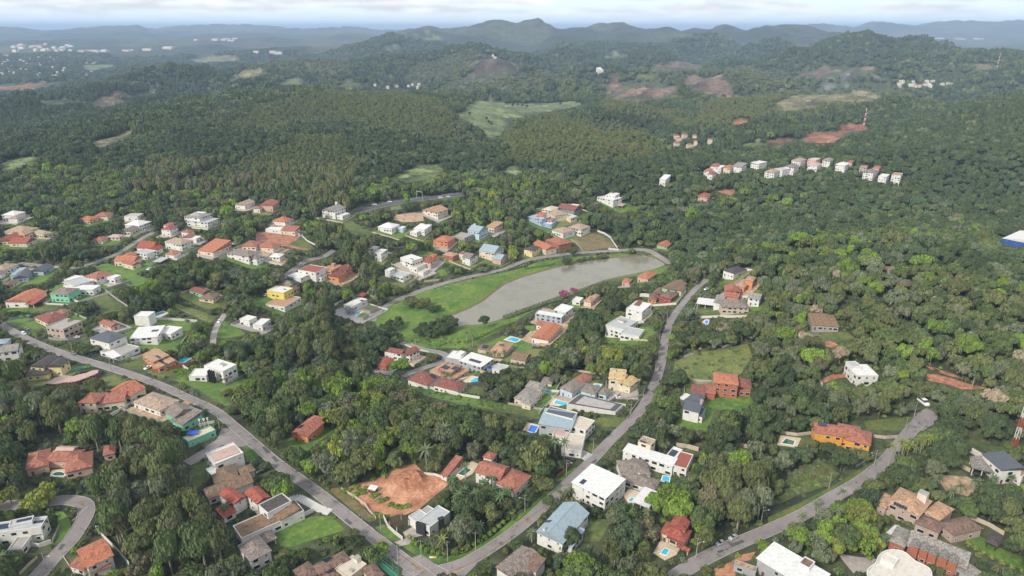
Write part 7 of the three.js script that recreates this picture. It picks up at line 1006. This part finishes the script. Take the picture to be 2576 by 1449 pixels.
const nativeShadeZones = zone([330, 425, 470, 368, 560, 333, 700, 318, 900, 320, 1040, 343, 1180, 378, 1240, 420, 1100, 402, 950, 372, 870, 350, 760, 350, 600, 388, 480, 428], [955, 225, 1065, 220, 1065, 252, 975, 252], [1640, 325, 1760, 330, 1800, 400, 1700, 425, 1640, 400], [2080, 395, 2160, 330, 2300, 290, 2600, 250, 2600, 620, 2450, 600, 2300, 470], [1780, 170, 1950, 118, 2150, 84, 2350, 103, 2330, 142, 2100, 182, 1950, 192], [330, 200, 400, 155, 500, 155, 560, 190, 500, 215], [1460, 258, 1640, 300, 1700, 345, 1600, 335, 1480, 290], [1820, 350, 1900, 330, 2180, 290, 2250, 300, 2000, 350], [0, 330, 130, 320, 160, 380, 0, 400], [1180, 358, 1250, 350, 1300, 415, 1420, 430, 1600, 420, 1660, 400, 1700, 430, 1500, 465, 1300, 455, 1190, 425], [1600, 325, 1670, 325, 1770, 400, 1700, 425], [880, 435, 1000, 402, 1200, 425, 1240, 480, 1000, 490, 900, 490], [0, 225, 330, 215, 460, 245, 330, 330, 200, 350, 0, 330], [1330, 140, 1480, 120, 1700, 110, 1780, 150, 1600, 180, 1450, 170]);  // dark forest kinds; valley bands also paint in the shade between hills
const zoneHit = (zs, u, v, x, z) => { const a = (fbm(x / 90, z / 90, 3) - 0.5) * 90, b = (fbm(x / 90 + 40, z / 90, 3) - 0.5) * 34; return zs.some(p => inside(p, u + a, v + b)); };

const plants = [];      // every tree and bush to be planted: {x, y, z, r, h, kind, tone, d}
const groundBlocked = (x, z, m) => {
  for (const f of footprints) if (Math.abs(x - f[0]) < 40 && Math.abs(z - f[1]) < 40) { const dx = x - f[0], dz = z - f[1]; if (Math.abs(dx * f[2] + dz * f[3]) < f[4] / 2 + m && Math.abs(-dx * f[3] + dz * f[2]) < f[5] / 2 + m) return true; }
  for (const k in roads) { const r = roads[k]; for (let i = 0; i < r.pts.length; i += 2) { const dx = x - r.pts[i][0], dz = z - r.pts[i][1]; if (dx * dx + dz * dz < (r.width / 2 + 0.9 + m * 0.3) ** 2 + 2) return true; } }
  return false;
};
function covers(x, y, z, r, h) {        // would this crown stand in front of something that the photograph shows uncovered?
  for (const [dx, fy] of [[0, 1], [0, 0.75], [0, 0.45], [-0.8, 0.75], [0.8, 0.75], [-0.9, 0.55], [0.9, 0.55], [-0.5, 0.95], [0.5, 0.95], [-0.6, 0.4], [0.6, 0.4], [0, 0.15]]) {
    const p = project(x + dx * r, y + h * fy, z); const k = keepAt(p[0], p[1]); if (k > p[2] - 4) return true;
  }
  return false;
}
function toneAt(x, z, u, v) {
  const n = fbm(x / 70 + 31, z / 70 + 5, 3), q = rnd() * 0.78 + (n - 0.5) * 0.9 + 0.1;
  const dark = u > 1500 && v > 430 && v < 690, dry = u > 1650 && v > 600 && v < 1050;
  if (z < -950) return q < 0.42 ? 0 : q < 0.58 ? 8 : q < 0.80 ? 1 : q < 0.88 ? 3 : q < 0.97 ? 2 : 10;  // far trees: darker tones stand in for missing crown self-shadow
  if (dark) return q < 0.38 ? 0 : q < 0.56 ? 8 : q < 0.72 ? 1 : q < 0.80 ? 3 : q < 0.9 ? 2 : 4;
  if (dry) return q < 0.22 ? 0 : q < 0.40 ? 1 : q < 0.60 ? 2 : q < 0.76 ? 3 : q < 0.785 ? 5 : q < 0.805 ? 7 : q < 0.975 ? 4 : 6;
  return q < 0.24 ? 0 : q < 0.32 ? 8 : q < 0.52 ? 1 : q < 0.68 ? 2 : q < 0.80 ? 3 : q < 0.815 ? 5 : q < 0.985 ? 4 : 6;
}
const inOpen = (x, z) => openGround.some(w => inside(w, x, z));
function sow(d0, d1, cell, make) {
  for (let d = d0; d < d1; d += cell) for (let x = -0.86 * d - 30; x < 0.86 * d + 30; x += cell) { const px = x + rr(-0.62, 0.62) * cell, pz = -(d + rr(-0.62, 0.62) * cell); make(px, pz, Math.hypot(px, pz)); }
}
function tryTree(x, z, scale, lod) {
  const y = ground(x, z); if (y < WATER + 0.6 && x < lakeBox[1] + 15 && x > lakeBox[0] - 30 && z > lakeBox[2] - 30 && z < lakeBox[3] + 30) return;
  const [u, v] = project(x, y, z); if (u < -90 || u > 2666 || v > 1560 || v < 30) return;
  const d = Math.hypot(x, z);
  if (fieldAt(x, z)) return;
  const row = zoneHit(rowZones, u, v, x, z), gum = !row && zoneHit(gumZones, u, v, x, z) && rnd() < 0.85;
  const nativeShade = !row && d > 950 && zoneHit(nativeShadeZones, u, v, x, z);
  if (row && d > 900) { const h = rr(8, 10), r = rr(2.9, 3.7) * scale; if (!covers(x, y, z, r, h)) plants.push({ x, y, z, r, h, kind: 'broad', tone: rnd() < 0.8 ? 10 : rnd() < 0.6 ? 1 : 2, d, lod, row: 1 }); return; }
  let h = gum ? rr(16, 24) : rr(9, 14.5), r = gum ? rr(4.8, 7.2) : rr(4.2, 6.8);
  if (!gum) { const k = rnd(); if (k < 0.10) { h *= 1.3; r *= 1.4; } else if (k < 0.35) { h *= 0.75; r *= 0.68; } }
  h *= mix(1, scale, 0.6); r *= scale;
  if (d < 1000 && (inOpen(x, z) || groundBlocked(x, z, 1.2))) return;
  for (let k = 0; k < 4; k++) { if (!covers(x, y, z, r, h)) break; h *= 0.72; r *= 0.8; if (k === 3) return; }
  if (h < 2.6) return;
  plants.push({ x, y, z, r, h, kind: gum && h > 10 ? 'gum' : h < 4.5 && d < 1000 ? 'bush' : 'broad', tone: gum ? (rnd() < 0.55 ? 2 : rnd() < 0.25 ? 5 : rnd() < 0.5 ? 3 : 1) : nativeShade ? (rnd() < 0.7 ? 0 : rnd() < 0.8 ? 8 : rnd() < 0.4 ? 3 : 1) : toneAt(x, z, u, v), d, lod });
}
sow(115, 560, 6.9, (x, z) => { if (fbm(x / 38 + 4, z / 38, 2) > 0.28 || rnd() < 0.35) tryTree(x, z, 1, 0); });
sow(560, 1150, 7.8, (x, z) => { if (fbm(x / 45 + 4, z / 45, 2) > 0.22 || rnd() < 0.5) tryTree(x, z, 1.02, 1); });
sow(1150, 2400, 8.0, (x, z) => tryTree(x, z, 1.08, 2));
sow(2400, 5600, 19, (x, z) => tryTree(x, z, 1.9, 2));
sow(110, 760, 4.2, (x, z) => {         // undergrowth and garden bushes
  const y = ground(x, z), [u, v] = project(x, y, z); if (u < -60 || u > 2640 || v > 1530) return;
  if (inOpen(x, z) || groundBlocked(x, z, 0.5)) return; const r = rr(0.9, 2.3), h = r * rr(1.0, 1.6);
  if (!covers(x, y, z, r * 0.8, h * 0.8)) plants.push({ x, y, z, r, h, kind: 'bush', tone: toneAt(x, z, u, v), d: Math.hypot(x, z), lod: 0 });
});
// clumps the photograph shows on open grass, and trees that stand out
const lone = (T, list, kind, h, r, tone) => { for (const [a, b] of pairs(list)) { const [u, v] = at(T, a, b), p = hit(u, v); plants.push({ x: p[0], y: p[1], z: p[2], r: r * rr(0.85, 1.15), h: h * rr(0.85, 1.15), kind, tone, d: Math.hypot(p[0], p[2]), lod: 0, big: 1 }); } };
lone('f', [1640, 490, 1700, 480, 1760, 500, 1830, 480, 1900, 470, 1960, 440, 1680, 440, 1780, 430, 1860, 410, 1990, 400, 1930, 390], 'broad', 9, 5.5, 0);
lone('f', [1540, 200, 1600, 180, 1680, 160, 1560, 150, 1650, 210, 1720, 180], 'broad', 7.5, 5, 2); lone('f', [1790, 250, 1840, 230, 1740, 245], 'broad', 6, 4, 0);
lone('f', [1300, 440, 1350, 400, 1410, 430, 1440, 390], 'broad', 9, 5, 0); lone('f', [2300, 400], 'broad', 10, 4.5, 0);
lone('f', [900, 1260, 980, 1240, 1060, 1220, 870, 1190], 'broad', 13, 6, 4); lone('f', [1400, 860, 1490, 850], 'broad', 10, 5, 4);
lone('k', [512, 1072, 545, 1068], 'broad', 9, 4, 9); lone('k', [615, 1030, 640, 1035], 'broad', 7, 3, 9);
lone('k', [540, 740, 570, 730], 'broad', 8, 5, 0); lone('k', [680, 700, 730, 690, 800, 680, 870, 670, 930, 665], 'bush', 4, 5, 0);
lone('i', [1450, 1080, 1530, 1060, 1570, 1000], 'broad', 14, 6.5, 4); lone('g', [2060 - 400, 1030, 1640, 1000, 1700, 1000], 'broad', 13, 5, 0);
lone('f', [2330, 1010, 2420, 1020, 2500, 1000, 2560, 980], 'broad', 13, 5.5, 0); lone('g', [1560, 1240, 1480, 1180, 1620, 1230], 'broad', 11, 5, 1);
lone('d', [860, 900, 920, 880], 'broad', 12, 4.5, 4); lone('d', [1720, 380, 1800, 400, 1660, 330, 1850, 330], 'broad', 15, 7, 0);
lone('c', [1540, 860, 1440, 830, 1690, 820, 1600, 740], 'broad', 12, 5.5, 4); lone('c', [370, 740], 'broad', 6, 3, 1); lone('b', [1270, 1250], 'broad', 7, 3.5, 4);
lone('c', [330, 600, 270, 560], 'broad', 7, 4, 2); lone('c', [530, 1180, 590, 1150], 'broad', 8, 4, 0); lone('a', [380, 790, 500, 700, 120, 720], 'broad', 10, 5.5, 6);
lone('g', [450, 960], 'broad', 8, 4, 3);

lone('D', [2120, 92, 2135, 91, 2148, 90, 2160, 89, 2172, 89, 2185, 91, 2196, 93, 2262, 101, 2275, 102, 2290, 103], 'broad', 24, 11, 0);
lone('D', [1290, 269, 1302, 270, 1314, 272, 1326, 274, 1224, 306, 1230, 312, 1236, 320, 1182, 292, 1246, 258, 1410, 266], 'broad', 13, 4, 0);
lone('b', [900, 600, 940, 590, 1010, 560, 1050, 600, 1110, 570, 1180, 650, 1220, 640, 1260, 700, 1310, 680, 1360, 740, 1420, 760, 1470, 760, 1520, 750, 1300, 860, 1250, 860, 1200, 840, 1300, 450, 1180, 480, 1080, 620, 1000, 640], 'bush', 1.8, 2.2, 4);
const scatter = (T, a, n, tones) => { const poly = atAll(T, a), b = poly.reduce((q, t) => [Math.min(q[0], t[0]), Math.max(q[1], t[0]), Math.min(q[2], t[1]), Math.max(q[3], t[1])], [1e9, -1e9, 1e9, -1e9]); for (let k = 0; k < n;) { const u = rr(b[0], b[1]), v = rr(b[2], b[3]); if (!inside(poly, u, v)) continue; k++; lone('D', [u, v], 'bush', rr(0.7, 1.9), rr(0.8, 2), pick(tones)); plants[plants.length - 1].big = 0; } };
scatter('d', [200, 420, 420, 300, 560, 300, 720, 420, 600, 540, 300, 640, 120, 720, 20, 740, 180, 560], 130, [1, 2, 3, 5, 4]); scatter('g', [1640, 740, 1870, 650, 2180, 600, 2370, 560, 2420, 690, 2300, 870, 2050, 935, 1800, 965, 1620, 850], 60, [1, 2, 3, 4]); scatter('e', [1720, 830, 1960, 775, 2040, 790, 1960, 870, 1880, 935, 1780, 900], 60, [4, 4, 1]); scatter('f', [1650, 1000, 2100, 1095, 2500, 1170, 2580, 1260, 2200, 1190, 1700, 1080], 50, [4, 1]); scatter('f', [1500, 560, 2000, 600, 2080, 560, 2000, 480, 1500, 500], 36, [1, 2]);
/* the largest ones in view are things of their own; the rest is woodland */
const anchors = [[360, 1240, 'in the lower left eucalyptus wood'], [80, 1010, 'in the wood at the left edge'], [60, 1220, 'beside the bending lower left street'], [600, 1400, 'around the grey tiled house at the bottom'], [830, 1380, 'beside the street junction'], [700, 1050, 'above the long left street'], [1000, 1110, 'in the wood behind the orange earth lot'], [1150, 1290, 'between the earth lot and the middle street'], [1330, 1100, 'beside the white house with dark roof panel'], [1560, 1400, 'below the pool house with red roof'], [1650, 1260, 'behind the pool house with red roof'], [1850, 1240, 'in the wood above the two parked cars'], [1950, 1130, 'below the orange walled house'], [1750, 1060, 'in the wood right of the middle street'], [2150, 1000, 'on the slope above the orange walled house'], [2450, 1020, 'beside the turning circle'], [2300, 1200, 'around the slate roofed villa drive'], [2080, 1340, 'in the garden left of the grey dormered house'], [2480, 1350, 'behind the grey dormered house'], [1450, 880, 'in the grove left of the hill road'], [1850, 830, 'in the grove right of the hill road'], [900, 850, 'in the tall grove left of the lake park'], [1100, 830, 'on the lake park lawn'], [460, 830, 'in front of the white house with solar roof'], [1440, 735, 'on the near lake shore'], [1430, 690, 'on the far lake shore'], [380, 750, 'beside the bright green lot'], [1900, 1400, 'beside the lower right white roof']];
const near = (u, v) => anchors.reduce((b, a) => { const q = (a[0] - u) ** 2 + (a[1] - v) ** 2; return q < b[0] ? [q, a[2]] : b; }, [1e9, ''])[1];
for (const p of plants) { const s = project(p.x, p.y + p.h * 0.6, p.z); p.u = s[0]; p.v = s[1]; p.size = p.r * Math.sqrt(p.h / p.r) / s[2] * (s[0] > -20 && s[0] < 2596 && s[1] < 1470 ? 1 : 0); }
for (const [kind, most, protos, name, what] of [['broad', 300, HI, 'broadleaf_tree', 'broadleaf tree'], ['gum', 160, HIGUM, 'eucalyptus_tree', 'tall eucalyptus'], ['bush', 120, null, 'shrub', 'round shrub']]) {
  const l = plants.filter(p => p.kind === kind && p.size > 0 && p.d < 900).sort((a, b) => (b.big ? 1 : 0) - (a.big ? 1 : 0) || b.size - a.size).slice(0, most);
  for (const p of l) {
    p.own = true; const k = Math.floor(rnd() * 3);
    const ph = near(p.u, p.v), g = new THREE.Group(), tw = TONES[p.tone][1];
    if (kind === 'bush') mesh(pick(bushGeo), crownMat(p.tone, k), 'foliage', g);
    else { const q = pick(protos); mesh(q.crown, crownMat(p.tone, k), 'crown', g); mesh(q.trunk, kind === 'gum' ? M.barkPale : M.bark, 'trunk', g); }
    g.position.set(p.x, p.y - 0.1, p.z); g.rotation.y = rnd() * 6.28; kind === 'bush' ? g.scale.set(p.r, p.h * 1.2, p.r) : g.scale.set(p.r, p.h, p.r);
    const size = p.h > (kind === 'gum' ? 21 : 11) ? 'tall ' : p.h < (kind === 'bush' ? 2 : 7) ? 'small ' : '';
    put(g, name, `${kind === 'gum' ? '' : size}${tw} ${what} ${ph}`, kind === 'bush' ? 'shrub' : 'tree', `${what.replace('eucalyptus', 'eucalyptus tree')}s ${ph}`);
  }
}
{
  const wood = new THREE.Group(); setting(wood, 'woodland', 'dense mixed woodland over the valley and hills', 'stuff');
  const sets = new Map();
  for (const p of plants) if (!p.own) {
    const lib = p.kind === 'bush' ? bushGeo : p.kind === 'gum' ? (p.lod === 0 ? HIGUM : p.lod === 1 ? MIDGUM : LOWGUM) : p.lod === 0 ? HI : p.lod === 1 ? MID : LOW;
    const i = Math.floor(rnd() * lib.length); if (!sets.has(lib)) sets.set(lib, lib.map(() => [])); sets.get(lib)[i].push(p);
  }
  const mtx = new THREE.Matrix4(), q = new THREE.Quaternion(), up = new THREE.Vector3(0, 1, 0), c = new THREE.Color();
  for (const [lib, lists] of sets) lists.forEach((l, i) => {
    if (!l.length) return;
    const geo = lib === bushGeo ? lib[i] : whole(lib[i], lib === HIGUM || lib === MIDGUM || lib === LOWGUM ? [2.4, 2.0, 1.7] : [1.2, 0.8, 0.9]);
    const im = new THREE.InstancedMesh(geo, leafMat, l.length); im.castShadow = im.receiveShadow = true;
    l.forEach((p, k) => {
      q.setFromAxisAngle(up, rnd() * 6.28); mtx.compose(new THREE.Vector3(p.x, p.y - 0.15, p.z), q, new THREE.Vector3(p.r, p.kind === 'bush' ? p.h * 1.2 : p.h, p.r)); im.setMatrixAt(k, mtx);
      const t = TONES[p.tone][0], j = rr(0.8, 1.25); c.setRGB(t[0] * j * rr(0.93, 1.07), t[1] * j, t[2] * j * rr(0.9, 1.1)); im.setColorAt(k, c);
    });
    im.name = lib === bushGeo ? 'undergrowth' : lib === HIGUM || lib === MIDGUM || lib === LOWGUM ? 'eucalyptus_stand' : 'tree_stand'; im.userData.kind = 'stuff'; wood.add(im);
  });
}

renderer.render(scene, camera);
